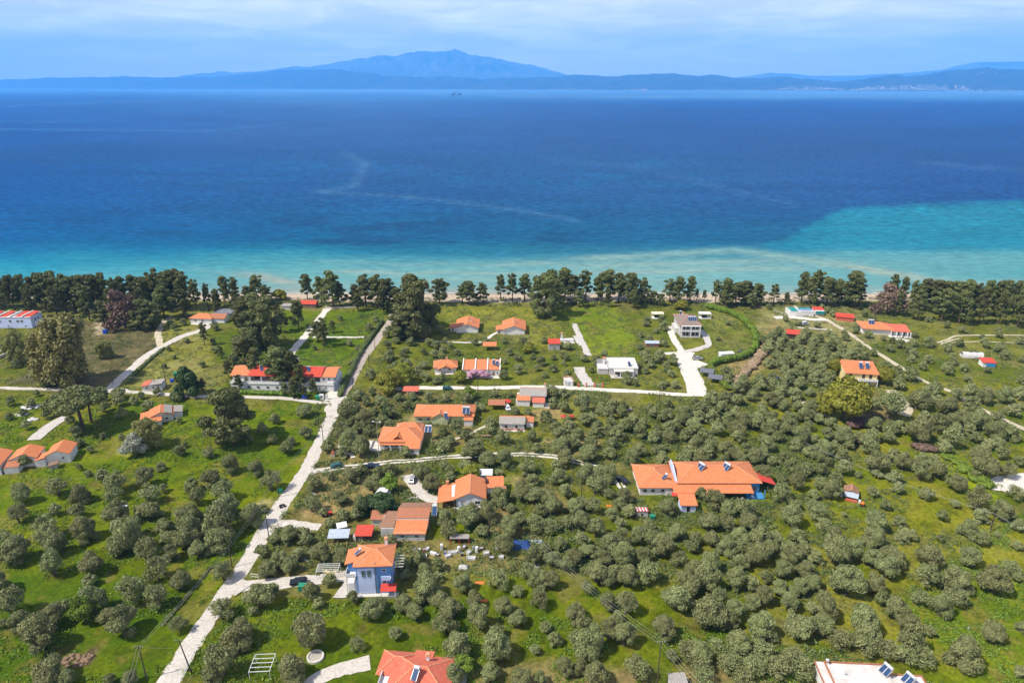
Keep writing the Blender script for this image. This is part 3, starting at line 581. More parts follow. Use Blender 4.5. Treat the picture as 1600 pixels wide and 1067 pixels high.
range_mesh('mountain', back, [138.2, 138.2, 138.4], 4200, 'peak', 35, rough=.42, sharp=2.0)
far = [(-900,126),(1100,126),(1170,119),(1200,113.5),(1240,116),(1270,119),(1340,118),(1400,115),(1430,113),(1470,108),(1500,100),(1520,96.5),(1550,97),(1600,96),(1900,100),(2500,120)]
range_mesh('mountain', far, [137.9, 138.0, 138.1], 4400, 'peak', 39, rough=.12, sharp=.6)
# towns on the far shore: thousands of tiny houses nobody could count
M['townwall'] = mat('far town walls', (.34, .31, .28), .9, .3, .02)
def towns():
    rs = np.random.RandomState(5); B = []
    spots = [(1218,1320,.02,.13,330), (1330,1515,.015,.12,640), (1480,1600,.0,.02,90), (1090,1230,.0,.015,70), (720,1090,.0,.02,110), (400,460,.0,.06,60), (560,720,.0,.03,60), (990,1015,.0,.03,50), (860,930,0,.02,50), (1520,1560,.3,.42,20), (60,70,.02,.05,6), (370,400,.04,.1,25)]
    V = []; F = []; n = 0
    fq = np.array([[0, 1, 5, 4], [1, 2, 6, 5], [2, 3, 7, 6], [3, 0, 4, 7], [4, 5, 6, 7]])
    for (a, b, s0, s1, cnt) in spots:
        for _ in range(cnt):
            u = rs.uniform(a, b); env = math.sin(math.pi*(u-a)/(b-a))**.5; s = s0+(s1-s0)*rs.rand()**1.5*env
            j = int(np.clip((u-FUS[0])/4, 0, len(FUS)-1)); k = s*44; k0 = int(k); p = FR[k0, j]*(1-k+k0)+FR[min(k0+1, 44), j]*(k-k0)
            p = p+np.array([rs.uniform(-30, 30), rs.uniform(-15, 15), 0]); w, d, h = rs.uniform(8, 20), rs.uniform(8, 16), rs.uniform(5, 14)
            q = np.array([(-w, -d, -12), (w, -d, -12), (w, d, -12), (-w, d, -12), (-w, -d, h), (w, -d, h), (w, d, h), (-w, d, h)])/[2, 2, 1]
            V.append(p+q); F.append(fq+n); n += 8
    o = link('distant_town', np_mesh('distant_town', [(np.concatenate(V), np.concatenate(F))], 'townwall')); tag(o, 'pale houses of the far towns spread along the opposite shore', 'town', kind='stuff')
towns()
def haze():
    mb = MB(); mb.box(-38000, -500, -9, 38000, 31600, 1900); m = bpy.data.materials.new('haze'); m.use_nodes = True; nt = m.node_tree; nt.nodes.remove(nt.nodes['Principled BSDF'])
    v = nt.nodes.new('ShaderNodeVolumePrincipled'); v.inputs['Color'].default_value = (.12, .49, 1.0, 1); v.inputs['Density'].default_value = HAZE_D; v.inputs['Anisotropy'].default_value = 0
    nt.links.new(v.outputs[0], nt.nodes['Material Output'].inputs['Volume'])
    o = mb.build('haze', m); o['kind'] = 'stuff'; tag(o, 'thin blue haze over the sea and far mountains', 'haze')
HAZE_D = 5.3e-5
haze()
# ------------------------------------------------------------ buildings
OCC = []                                         # oriented footprints that trees keep off: (cx, cy, hw, hd, cos, sin, front margin)
LM = []                                          # landmarks for labels: (px, py, phrase)
def thing(name, label, cat, px, py, ang=0, lm=None, z=0, group=None):
    g = G(px, py); o = empty(name, (g.x, g.y, z), R(ang)); tag(o, label, cat, group)
    if lm: LM.append((px, py, lm))
    return o
def occ(root, x, y, w, d, fm=3.5):
    a = root.rotation_euler.z; c, s = math.cos(a), math.sin(a); OCC.append((root.location.x+x*c-y*s, root.location.y+x*s+y*c, w/2, d/2, c, s, fm))
def roof(root, x, y, w, d, z, kind, rise, m, ov=.45, t=.16, caps=True, label=None):
    """x,y = centre of the covered rectangle; z = wall top"""
    W, D = w/2+ov, d/2+ov; mb = MB(); P = lambda a, b, c: (x+a, y+b, z+c); cp_ = MB(); lines = []
    if kind == 'gx':
        sl = rise/(d/2); e = -ov*sl
        mb.solid([P(-W, -D, e), P(W, -D, e), P(W, 0, rise), P(-W, 0, rise)], (0, 0, t)); mb.solid([P(-W, 0, rise), P(W, 0, rise), P(W, D, e), P(-W, D, e)], (0, 0, t)); lines = [(P(-W, 0, rise+t), P(W, 0, rise+t))]
    elif kind == 'gy':
        sl = rise/(w/2); e = -ov*sl
        mb.solid([P(-W, -D, e), P(0, -D, rise), P(0, D, rise), P(-W, D, e)], (0, 0, t)); mb.solid([P(0, -D, rise), P(W, -D, e), P(W, D, e), P(0, D, rise)], (0, 0, t)); lines = [(P(0, -D, rise+t), P(0, D, rise+t))]
    elif kind == 'hip':
        hs = min(W, D); sl = rise/hs; e = -ov*sl*.5
        if W >= D: a, b = P(-(W-D), 0, rise), P(W-D, 0, rise); F = [[P(-W, -D, e), P(W, -D, e), b, a], [a, b, P(W, D, e), P(-W, D, e)], [P(-W, -D, e), a, P(-W, D, e)], [P(W, -D, e), P(W, D, e), b]]
        else: a, b = P(0, -(D-W), rise), P(0, D-W, rise); F = [[P(-W, -D, e), a, b, P(-W, D, e)], [P(W, -D, e), P(W, D, e), b, a], [P(-W, -D, e), P(W, -D, e), a], [P(-W, D, e), b, P(W, D, e)]]
        if (Vector(a)-Vector(b)).length < .05: F = [[q for i, q in enumerate(f) if not (q == b and a in f)] for f in F]; F = [f for f in F if len(f) > 2]
        for f in F: mb.solid(f, (0, 0, t))
        up = lambda p: (p[0], p[1], p[2]+t)
        if W >= D: lines = [(up(a), up(b)), (up(a), P(-W, -D, e+t)), (up(a), P(-W, D, e+t)), (up(b), P(W, -D, e+t)), (up(b), P(W, D, e+t))]
        else: lines = [(up(a), up(b)), (up(a), P(-W, -D, e+t)), (up(a), P(W, -D, e+t)), (up(b), P(-W, D, e+t)), (up(b), P(W, D, e+t))]
    elif kind == 'sf': mb.solid([P(-W, -D, -ov*rise/d), P(W, -D, -ov*rise/d), P(W, D, rise), P(-W, D, rise)], (0, 0, t))
    elif kind == 'sb': mb.solid([P(-W, -D, rise), P(W, -D, rise), P(W, D, 0), P(-W, D, 0)], (0, 0, t))
    elif kind == 'sl': mb.solid([P(-W, -D, -.1), P(W, -D, rise), P(W, D, rise), P(-W, D, -.1)], (0, 0, t))
    elif kind == 'sr': mb.solid([P(-W, -D, rise), P(W, -D, -.1), P(W, D, -.1), P(-W, D, rise)], (0, 0, t))
    elif kind == 'flat':
        mb.box(x-W, y-D, z, x+W, y+D, z+t)
    o = mb.build('roof', m, root)
    if label: o['label'] = label
    if caps and lines:
        for a, b in lines:
            if (Vector(a)-Vector(b)).length > .3: cp_.cyl(a, b, .13, n=6)
        cp_.build('ridge_cap', 'ridge', o)
    return o
def wall(root, x, y, w, d, h, m, kind=None, rise=0, z0=0, name='wall', fm=3.5, no_occ=False):
    mb = MB(); a, b = x-w/2, x+w/2; c, e = y-d/2, y+d/2
    if kind == 'gy':
        mb.solid([(a, c, z0), (b, c, z0), (b, c, z0+h), (x, c, z0+h+rise), (a, c, z0+h)], (0, d, 0))
    elif kind == 'gx':
        mb.solid([(a, c, z0), (a, e, z0), (a, e, z0+h), (a, y, z0+h+rise), (a, c, z0+h)], (w, 0, 0))
    elif kind == 'sf': mb.solid([(a, c, z0), (a, e, z0), (a, e, z0+h+rise), (a, c, z0+h)], (w, 0, 0))
    elif kind == 'sb': mb.solid([(a, c, z0), (a, e, z0), (a, e, z0+h), (a, c, z0+h+rise)], (w, 0, 0))
    else: mb.box(a, c, z0, b, e, z0+h)
    if not no_occ: occ(root, x, y, w, d, fm)
    return mb.build(name, m, root)
def vol(root, x, y, w, d, h, kind, rise, wm, rm, ov=.45, z0=0, fm=3.5, caps=True):
    wk = kind if kind in ('gx', 'gy', 'sf', 'sb') else None
    wall(root, x, y, w, d, h, wm, wk, rise-.02, z0, fm=fm); return roof(root, x, y, w, d, z0+h, kind, rise, rm, ov, caps=caps)
def opening(root, side, u, z, w, h, face, kind='window', fm='frame_white', pm='glass'):
    """side f/b/l/r of a block face at coordinate `face`; u = position along it"""
    def B(mb, u0, u1, z0, z1, o0, o1):
        if side == 'f': mb.box(u0, face-o1, z0, u1, face-o0, z1)
        elif side == 'b': mb.box(u0, face+o0, z0, u1, face+o1, z1)
        elif side == 'l': mb.box(face-o1, u0, z0, face-o0, u1, z1)
        else: mb.box(face+o0, u0, z0, face+o1, u1, z1)
    f = .09; mb = MB(); B(mb, u-w/2, u-w/2+f, z, z+h, -.05, .07); B(mb, u+w/2-f, u+w/2, z, z+h, -.05, .07); B(mb, u-w/2+f, u+w/2-f, z+h-f, z+h, -.05, .07)
    if kind == 'window':
        B(mb, u-w/2+f, u+w/2-f, z, z+f, -.05, .12)
        if w > 1.0: B(mb, u-.03, u+.03, z+f, z+h-f, -.05, .06)
    fr = mb.build(kind, fm, root); mb = MB(); B(mb, u-w/2+f, u+w/2-f, z+(f if kind == 'window' else .03), z+h-f, -.05, .03); mb.build('pane' if kind == 'window' else 'door_leaf', pm, fr)
    if kind == 'door': mb = MB(); B(mb, u+w/2-f-.2, u+w/2-f-.1, z+h*.48, z+h*.52, .03, .1); mb.build('handle', 'metal', fr)
    return fr
def chimney(root, x, y, z0, h, m='white', w=.7, par=None):
    mb = MB(); mb.box(x-w/2, y-w/2, z0, x+w/2, y+w/2, z0+h); o = mb.build('chimney', m, par or root)
    c = MB(); c.box(x-w/2-.12, y-w/2-.12, z0+h, x+w/2+.12, y+w/2+.12, z0+h+.12)
    c.box(x-w/2+.05, y-w/2+.05, z0+h+.12, x+w/2-.05, y+w/2-.05, z0+h+.35); c.box(x-w/2-.08, y-w/2-.08, z0+h+.35, x+w/2+.08, y+w/2+.08, z0+h+.45)
    k = c.build('cap', 'ridge', root); k.parent = o if not par else root
    if par: k.name = 'chimney_cap'
def solar(root, x, y, z, face=-110, n=2, s=1.0, name='solar_heater'):
    """thermosiphon heater: tilted collectors with a horizontal tank along their top edge; face = direction the glass looks at"""
    a = R(face); f = Vector((math.cos(a), math.sin(a), 0)); r = Vector((-f.y, f.x, 0)); o0 = Vector((x, y, z)); L = 1.9*s; w = 1.0*s
    lo = o0+f*L*.45+Vector((0, 0, .25)); hi = o0-f*L*.3+Vector((0, 0, .25+L*.62)); nr = (hi-lo).cross(r).normalized(); nr = nr if nr.z > 0 else -nr
    fr = MB()
    for k in (-1, 1):
        e = r*k*(n*w/2-.1); fr.bar(hi+e, (hi+e).xy.to_3d()+Vector((0, 0, z-.05)), .06, .06); fr.bar(lo+e, (lo+e).xy.to_3d()+Vector((0, 0, z-.05)), .06, .06); fr.bar(lo+e-nr*.06, hi+e-nr*.06, .07, .07)
    fr.bar(lo-r*(n*w/2-.1)-nr*.06, lo+r*(n*w/2-.1)-nr*.06, .06, .06); fr.bar(hi-r*(n*w/2-.1)-nr*.06, hi+r*(n*w/2-.1)-nr*.06, .06, .06)
    o = fr.build(name, 'metal', root)
    for k in range(n):
        c = r*(k-(n-1)/2)*w; mb = MB(); q = r*(w/2-.04); mb.solid([lo+c-q, lo+c+q, hi+c+q, hi+c-q], nr*.09); p = mb.build('collector_panel', 'panel', o)
        b = MB()
        for (u, v) in ((lo+c-q, hi+c-q), (lo+c+q, hi+c+q), (lo+c-q, lo+c+q), (hi+c-q, hi+c+q)): b.bar(u+nr*.06, v+nr*.06, .07, .13)
        b.build('panel_frame', 'metal', o)
    t = MB(); tc = hi+nr*.28-f*.12; t.cyl(tc-r*(n*w/2-.05), tc+r*(n*w/2-.05), .29*s, n=12); t.build('tank', 'tank', o, smooth=False)
    return o
def railing(root, pts, z, h=.9, m='frame_white', name='balcony_railing', solid=True):
    mb = MB()
    for (a, b) in zip(pts[:-1], pts[1:]):
        A = Vector((*a, z)); B = Vector((*b, z))
        if solid: mb.bar(A+Vector((0, 0, h*.5)), B+Vector((0, 0, h*.5)), .12, h)
        else:
            mb.bar(A+Vector((0, 0, h)), B+Vector((0, 0, h)), .08, .08); mb.bar(A+Vector((0, 0, h*.5)), B+Vector((0, 0, h*.5)), .05, .05); n = max(1, int((B-A).length/1.2))
            for k in range(n+1): p = A.lerp(B, k/n); mb.bar(p, p+Vector((0, 0, h)), .07, .07)
    return mb.build(name, m, root)
def posts(root, pts, z0, z1, m='frame_white', r=.09, name='post'):
    for (x, y) in pts: mb = MB(); mb.box(x-r, y-r, z0, x+r, y+r, z1); mb.build(name, m, root)
def slab(root, x0, y0, x1, y1, z0, z1, m, name): mb = MB(); mb.box(x0, y0, z0, x1, y1, z1); return mb.build(name, m, root)
def row(root, side, us, z, w, h, face, **k):
    for u in us: opening(root, side, u, z, w, h, face, **k)

# --- blue three-storey house
h = thing('tall_house', 'three-storey blue house with orange tiled roof and pale blue front, beside the concrete road', 'house', 586, 927, 3, 'the blue three-storey house')
wall(h, 0, 3.7, 8.6, 7.4, 8.9, 'blue', fm=7)
slab(h, -3.9, -.12, .3, 0, .25, 7.9, 'paleblue', 'render_panel'); roof(h, .1, 3.6, 8.9, 7.8, 8.9, 'hip', 1.7, 'orange', .5)
wall(h, -5.4, 4.4, 2.4, 5.2, 2.4, 'blue', z0=5.6, name='side_wing'); roof(h, -5.5, 4.4, 2.9, 5.4, 8.0, 'sl', .9, 'orange', .3)
slab(h, -6.8, -.2, -4.3, 4, 5.3, 5.5, 'white', 'balcony_floor'); railing(h, [(-4.4, -.2), (-6.8, -.2), (-6.8, 4.0)], 5.5, .95); posts(h, [(-6.7, -.1), (-6.7, 3.8)], 0, 5.3)
slab(h, -6.6, .6, -4.32, 6, 0, 3.0, 'white', 'porch_block')
row(h, 'f', [-2.4, -1.0], 5.3, .95, 1.9, -.12, fm='shutter', pm='shutter'); opening(h, 'f', 2.7, 6.7, .9, .8, 0); opening(h, 'f', 2.6, 3.2, 1.0, 2.0, 0, 'door', pm='glass')
slab(h, 2.1, -1.3, 4.3, -.02, 4.9, 5.1, 'white', 'balcony_floor'); slab(h, 2.1, -1.4, 4.3, -1.25, 5.1, 6.3, 'paleblue', 'balcony_front')
mb = MB(); mb.solid([(1.7, -2.2, 2.3), (5.6, -2.2, 2.3), (5.6, 0, 2.9), (1.7, 0, 2.9)], (0, 0, .1)); mb.build('awning', 'redcloth', h)
posts(h, [(1.9, -2.1), (5.4, -2.1)], 0, 2.3); railing(h, [(2.2, -2.3), (5.5, -2.3)], 0, 1.0, solid=False, name='porch_railing'); slab(h, -4.6, -1.2, 6, -.02, 0, .14, 'concrete', 'terrace')
row(h, 'r', [2, 5], 5.6, 1.0, 1.2, 4.3); row(h, 'r', [2, 5], 2.6, 1.0, 1.2, 4.3); solar(h, -3.9, 3.4, 9.3, 200, 1)
mb = MB(); mb.cyl((.55, -.25, .3), (.55, -.25, 9.6), .1); mb.build('drain_pipe', 'shutter', h); chimney(h, 2.6, 7.2, 8.9, 2.2)
mb = MB()
for k in range(10): mb.box(-7.2, 1.2+k*.3, k*.28, -6.4, 1.6+k*.3, k*.28+.28)
mb.build('staircase', 'concrete', h)
for k in range(5): mb = MB(); mb.bar((5.0, 1+k*1.1, 7.2), (7.4, 1+k*1.1, 7.2), .1, .16); mb.build('pergola_beam', 'white', h)

# --- long tiled complex on the right
h = thing('guest_house', 'long orange-roofed guest house with blue porch and two solar heaters on its roof', 'house', 1110, 779, 0, 'the long blue-porched guest house')
wall(h, 3.2, 9.0, 25.4, 12, 4.0, 'white', fm=1); roof(h, 3.2, 9.0, 25.4, 12, 4.0, 'hip', 2.3, 'orange', .6); occ(h, 14, 1, 8, 6, 5); roof(h, .6, 1.4, 24, 4.2, 2.6, 'sf', 1.1, 'orange', .3, caps=False); slab(h, -11, 2.6, 12.4, 3.0, 0, 2.6, 'white', 'front_wall')
mb = MB(); mb.bar((-8.4, 3.8, 3.95), (11, 3.8, 3.95), .28, .2); mb.build('flashing', 'frame_white', h); posts(h, [(x, -.6) for x in (-10, -4, 2, 8, 12)], 0, 2.5, 'darkwood')
wall(h, -16.0, 8.6, 11.2, 13, 2.9, 'white', fm=6); roof(h, -16.0, 8.6, 11.2, 13, 2.9, 'hip', 2.2, 'orange', .6); vol(h, -11.0, 5.0, 5, 6.4, 2.7, 'sf', 1.2, 'white', 'orange', .3, caps=False)
mb = MB(); mb.solid([(-9.9, 3.2, 2.8), (-9.9, 13, 4.4), (-9.9, 13, 6.3), (-9.9, 9, 6.4), (-9.9, 3.2, 4.3)], (-.35, 0, 0)); mb.build('party_wall', 'paleblue', h)
slab(h, 12.4, 2.9, 15.9, 3.02, 0, 4.0, 'skyblue', 'porch_wall'); slab(h, 11.2, -.4, 16.8, 3.3, 0, .35, 'skyblue', 'porch_floor'); opening(h, 'f', 14.4, 1.2, 1.6, 1.2, 2.88, fm='wood'); posts(h, [(16.5, -.2)], .35, 3.2, 'skyblue', .15); slab(h, 11.3, 2.0, 12.0, 3.3, .35, 2.4, 'skyblue', 'sideboard')
solar(h, -1.5, 8.2, 5.4, -150, 2, 1.25); solar(h, 6.6, 8.2, 5.4, -150, 2, 1.25); solar(h, -13.4, 5.0, 3.8, 200, 1, 1.1)
mb = MB(); mb.solid([(16.4, 4.4, 3.7), (21.4, 3.6, 2.6), (21, 8.5, 2.8), (16.4, 10.5, 3.9)], (0, 0, .1)); mb.build('awning', 'redcloth', h); posts(h, [(21.2, 3.8), (20.8, 8.3)], 0, 2.7)
mb = MB(); mb.solid([(-12.5, -2.2, 2.4), (-6.4, -2.2, 2.4), (-6.4, -.4, 2.7), (-12.5, -.4, 2.7)], (0, 0, .08)); mb.build('awning', 'redcloth', h)
vol(h, -8.6, -5.2, 4.4, 4.0, 2.6, 'sf', .9, 'paleblue', 'orange', .4, fm=3); opening(h, 'f', -8.7, .2, 1.2, 2.0, -7.2, 'door', pm='blackpaint'); opening(h, 'r', -4.8, 1, .9, 1, -6.4)
row(h, 'f', [-20, -17.5, -14.5], 1.0, 1.2, 1.2, 2.1); row(h, 'l', [4, 8, 12], 1.0, 1.2, 1.2, -21.6)
# --- small shed with striped roof
h = thing('striped_shed', 'tiny shed with red and white striped roof left of the long guest house', 'shed', 1003, 808, 0, 'the striped-roof shed')
vol(h, 0, 1.2, 3.4, 2.4, 1.6, 'sb', .5, 'offwhite', 'redcloth', .2)
mb = MB()
for k in range(4): mb.solid([(-1.6+k*.9, -.2, 2.31), (-1.2+k*.9, -.2, 2.31), (-1.2+k*.9, 2.6, 1.78), (-1.6+k*.9, 2.6, 1.78)], (0, 0, .02))
mb.build('white_stripe', 'white', h); opening(h, 'f', 0, 0.1, .8, 1.5, 0, 'door', pm='blackpaint')

# --- house with complex hip roof (left of centre)
h = thing('villa', 'square villa with complex orange hip roof and small front dormer gable', 'house', 626, 703, 0, 'the orange hip-roofed villa')
wall(h, 0, 5.5, 14.0, 10, 3.2, 'white', fm=2); roof(h, -.2, 5.7, 14.2, 10, 3.2, 'hip', 2.3, 'orange', .7); wall(h, 2, 10.5, 9, 4, 4.0, 'white'); roof(h, 2, 10, 9, 5.2, 3.6, 'hip', 2.0, 'orange', .5)
roof(h, -2.2, .7, 9.6, 2.4, 2.4, 'sf', .6, 'orange', .3, caps=False); vol(h, 4.6, -1.4, 4.6, 4.0, 2.6, 'sf', 1.1, 'white', 'orange', .4); roof(h, -1, 2.4, 2.6, 3.0, 4.0, 'gy', 1.0, 'orange', .2)
posts(h, [(-6.8, -.6), (-3.4, -.6), (0, -.6)], 0, 2.4, 'white', .16); row(h, 'f', [-5, -1.5, 1], 1.0, 1.2, 1.2, .5); opening(h, 'f', -3.3, .1, 1.1, 2.1, .5, 'door', pm='wood'); opening(h, 'f', 4.6, 1, 1.2, 1.1, -3.4)
row(h, 'l', [3, 7], 1, 1.2, 1.2, -7.0); slab(h, -10.6, -1, -7.1, 6, 0, .14, 'concrete', 'terrace'); solar(h, 9.0, 7.8, 3.2, -95, 2, 1.25); posts(h, [(8.2, 7.2), (10, 7.2), (8.2, 8.6), (10, 8.6)], 0, 3.4, 'metal', .06); railing(h, [(-10.6, 6), (-10.6, -1), (-8.6, -1)], .14, .9)
# --- long orange hip roof house
h = thing('long_bungalow', 'long bungalow with orange hip roof and pale green walls, two solar heaters in front', 'house', 694, 662, 0, 'the pale green bungalow')
wall(h, 0, 5.0, 22, 9, 3.2, 'greenwall', fm=1); roof(h, 0, 5.0, 22, 9, 3.2, 'hip', 2.1, 'orange', .6); vol(h, -1.5, 1.6, 6, 4, 2.9, 'gy', 1.6, 'greenwall', 'orange', .4)
solar(h, 1.0, -1.6, 3.0, -70, 1, 1.3); posts(h, [(.6, -2), (1.4, -2), (.6, -1), (1.4, -1)], 0, 3.1, 'metal', .06); solar(h, 8.4, 1.0, 4.0, -95, 2, 1.4); vol(h, 9.3, -.6, 3.2, 2.6, 2.4, 'sf', .4, 'white', 'orange', .2)
row(h, 'f', [-9, -6, 4, 6.4], 1, 1.3, 1.2, .5); opening(h, 'f', 2.6, .1, 1, 2.1, .5, 'door', pm='wood')
# --- small house with half orange, half grey roof
h = thing('cottage', 'small white cottage with half orange half grey roof and pink base', 'house', 800, 672, -2, 'the half-grey-roofed cottage')
vol(h, 0, 3.0, 9.0, 5.6, 2.7, 'gx', 1.5, 'white', 'orange', .3); mb = MB(); mb.solid([(-4.85, -.35, 2.68), (4.85, -.35, 2.68), (4.85, 2.6, 4.2), (-4.85, 2.6, 4.2)], (0, 0, .05)); mb.build('lower_roof_sheet', 'graysheet', h)
row(h, 'f', [-2.2, 1.6], .9, .9, 1.1, .2, fm='wood'); slab(h, -4.6, .05, 4.6, .19, 0, .5, 'pinkred', 'plinth'); slab(h, -5, -1.2, 4.9, .04, 0, .12, 'concrete', 'terrace'); vol(h, 6.6, 4.6, 2.6, 4.4, 2.2, 'sr', .4, 'white', 'orange', .2)
# --- white grey roofed house
h = thing('farmhouse', 'white house with large grey sheet roof and orange lean-to beside the gravel road', 'house', 828, 634, -4, 'the grey-roofed white house')
vol(h, 1, 6.4, 10, 7.5, 3.4, 'gx', 1.4, 'white', 'graysheet', .5); vol(h, -2.6, 1.3, 5, 3.4, 2.6, 'sf', .9, 'white', 'orange', .3); vol(h, 3.4, .2, 4.4, 3.0, 2.2, 'sf', .6, 'white', 'pinkred', .3)
row(h, 'f', [2.5, 4.6], 1.8, 1, 1.1, 2.65); chimney(h, 5.8, 8.2, 4, 1.9); slab(h, -5.6, 0, -4.8, 8, 0, 2.0, 'white', 'garden_wall'); slab(h, 5.8, -1.6, 8.6, 3, 0, .15, 'concrete', 'terrace')
# --- open shelter
def shelter(px, py, w, d, hh, m, label, lmk=None, ang=0, wm='wood', name='open_shelter', kind='sf', rise=.5):
    s = thing(name, label, 'shelter', px, py, ang, lmk); occ(s, 0, d/2, w, d, 2); roof(s, 0, d/2, w, d, hh, kind, rise, m, .25, caps=False); posts(s, [(x, y) for x in (-w/2+.15, w/2-.15) for y in (.15, d-.15)], 0, hh+.1, wm, .08); return s
s = shelter(776, 641, 6.2, 3.6, 2.3, 'orange_old', 'orange tiled open shelter left of the parked white car', 'the orange shelter by the white car')
s = shelter(765, 548, 6.2, 4.0, 2.4, 'orange', 'orange roofed open shelter on posts behind the three-unit row house', 'the garden shelter')
s = shelter(642, 619, 6.0, 3.4, 2.3, 'pinkred', 'faded red shelter roof beside the gravel road near the crossroads', None)
slab(s, -3, 3.3, 3, 3.5, 0, 2.4, 'offwhite', 'back_wall')
# --- orange house with white gable front
h = thing('gable_house', 'white gable-fronted house with patched orange roof and open porch at left', 'house', 735, 793, 2, 'the patched-roof gable house')
wall(h, 0, 5.2, 8.6, 10, 3.3, 'white', 'gy', 1.9, fm=2); roof(h, 0, 5.2, 8.8, 10, 3.3, 'gy', 1.95, 'orange', .5); mb = MB(); mb.solid([(-10, -.6, 2.15), (-4.7, -.6, 3.2), (-4.7, 9, 3.2), (-10, 9, 2.15)], (0, 0, .16)); mb.build('roof', 'orange', h)
mb = MB(); mb.solid([(-5.6, 1, 3.2), (-4.75, 1, 3.38), (-4.75, 8, 3.38), (-5.9, 7.4, 3.16)], (0, 0, .03)); mb.build('roof_patch', 'offwhite', h)
slab(h, -9.6, 3.4, -4.35, 3.6, 0, 2.3, 'white', 'porch_wall'); posts(h, [(-9.7, -.3), (-7.2, -.3), (-4.8, -.3)], 0, 2.4, 'wood', .09); occ(h, -7, 4, 6, 8, 3)
opening(h, 'f', 2.2, 1.0, 1.7, 1.3, .2); slab(h, -5, -1.4, 5.6, .15, 0, .3, 'concrete', 'terrace'); mb = MB()
for x in (-3.3, -.4): mb.solid([(x, -.5, .3), (x+1.2, -.5, .3), (x+.2, .14, 2.6), (x-.9, .14, 2.6)], (0, -.08, 0))
mb.build('leaning_shutter', 'graytarp', h); chimney(h, -7.3, 8.6, 2.4, 1.3, 'ridge'); vol(h, 7.6, 9.0, 5.0, 4.6, 2.7, 'sf', .9, 'white', 'orange', .3); vol(h, 9.2, 5.2, 3.2, 3, 2.2, 'sf', .6, 'white', 'orange_old', .3); slab(h, 4.6, 8, 5.1, 10, 0, 4.2, 'blackpaint', 'flue_box')
h = thing('flat_shed', 'low white flat-roofed shed behind the patched-roof gable house', 'shed', 757, 751, 0)
wall(h, 0, 1.5, 4.4, 3, 2.2, 'offwhite'); roof(h, 0, 1.5, 4.6, 3.2, 2.2, 'flat', 0, 'white', .3, t=.2); opening(h, 'f', -1, .05, .9, 1.9, 0, 'door', pm='graytarp')
h = thing('site_container', 'white portable cabin standing among olives near the dirt track', 'cabin', 594, 783, -14, 'the white portable cabin')
wall(h, 0, 2.6, 3.0, 5.2, 2.5, 'whitepaint', fm=5); roof(h, 0, 2.6, 3.0, 5.2, 2.5, 'flat', 0, 'whitepaint', .06, t=.1); opening(h, 'f', 0, 0.1, .9, 2, 0, 'door', pm='graytarp'); opening(h, 'l', 2.6, 1, 1.2, .9, -1.5)
# --- terracotta farm building
h = thing('farm_building', 'sprawling old farm building with weathered terracotta roofs in three slopes', 'house', 629, 846, 0, 'the sprawling terracotta farm building')
wall(h, 2.0, 5.4, 8.4, 10, 2.7, 'offwhite', fm=1); mb = MB(); mb.solid([(-2.6, .0, 2.45), (6.6, .0, 2.45), (6.9, 5.2, 3.5), (-2.2, 5.2, 3.5)], (0, 0, .15)); mb.build('roof', 'orange', h)
mb = MB(); mb.solid([(-2.6, 5.4, 3.9), (6.9, 5.4, 3.9), (7.2, 9.6, 4.7), (-2.3, 9.6, 4.7)], (0, 0, .15)); mb.build('roof', 'orange_old', h); mb = MB(); mb.solid([(-2.2, 9.7, 4.7), (7.2, 9.7, 4.7), (7.4, 13.2, 3.9), (-1.8, 13.2, 3.9)], (0, 0, .15)); mb.build('roof', 'brown_tile', h)
wall(h, 2.2, 8.4, 8.6, 5.0, 3.8, 'offwhite'); wall(h, -4.6, 5.8, 3.8, 6.5, 2.6, 'offwhite'); mb = MB(); mb.solid([(-7.2, 2.8, 2.5), (-2.7, 2.8, 2.7), (-2.4, 9.8, 3.3), (-5.6, 9.8, 3.3)], (0, 0, .15)); mb.build('roof', 'brown_tile', h)
wall(h, -7.8, 9.0, 4.4, 3.0, 2.2, 'offwhite'); roof(h, -7.8, 9.0, 4.6, 3.2, 2.2, 'sf', .6, 'orange_old', .3); solar(h, 8.3, 8.2, 3.6, -90, 1, 1.5); posts(h, [(7.9, 7.6), (8.8, 7.6)], 0, 3.8, 'metal', .07); row(h, 'f', [0, 4], .9, 1.2, 1.1, .4)
mb = MB(); mb.bar((-2.6, 5.25, 3.75), (6.9, 5.25, 3.75), .12, .3); mb.build('flashing', 'offwhite', h)
h = thing('red_shed', 'small dark shed with bright red sheet roof left of the terracotta farm building', 'shed', 568, 846, 0, 'the red-roofed shed')
vol(h, 0, 2, 4.2, 3.8, 2.0, 'sf', .5, 'darkwood', 'red', .35); opening(h, 'f', -.8, .05, .9, 1.8, .1, 'door', pm='wood'); slab(h, -3, .6, -2.3, 2, 0, 1.2, 'white', 'water_tank')
s = shelter(529, 848, 5.4, 3.0, 1.7, 'graytarp', 'pale blue-grey sheet roof on posts left of the red-roofed shed', None, 3)
s = shelter(535, 829, 2.4, 1.4, 1.2, 'whitepaint', 'low white sheet cover behind the blue-grey sheet roof', None, 20)
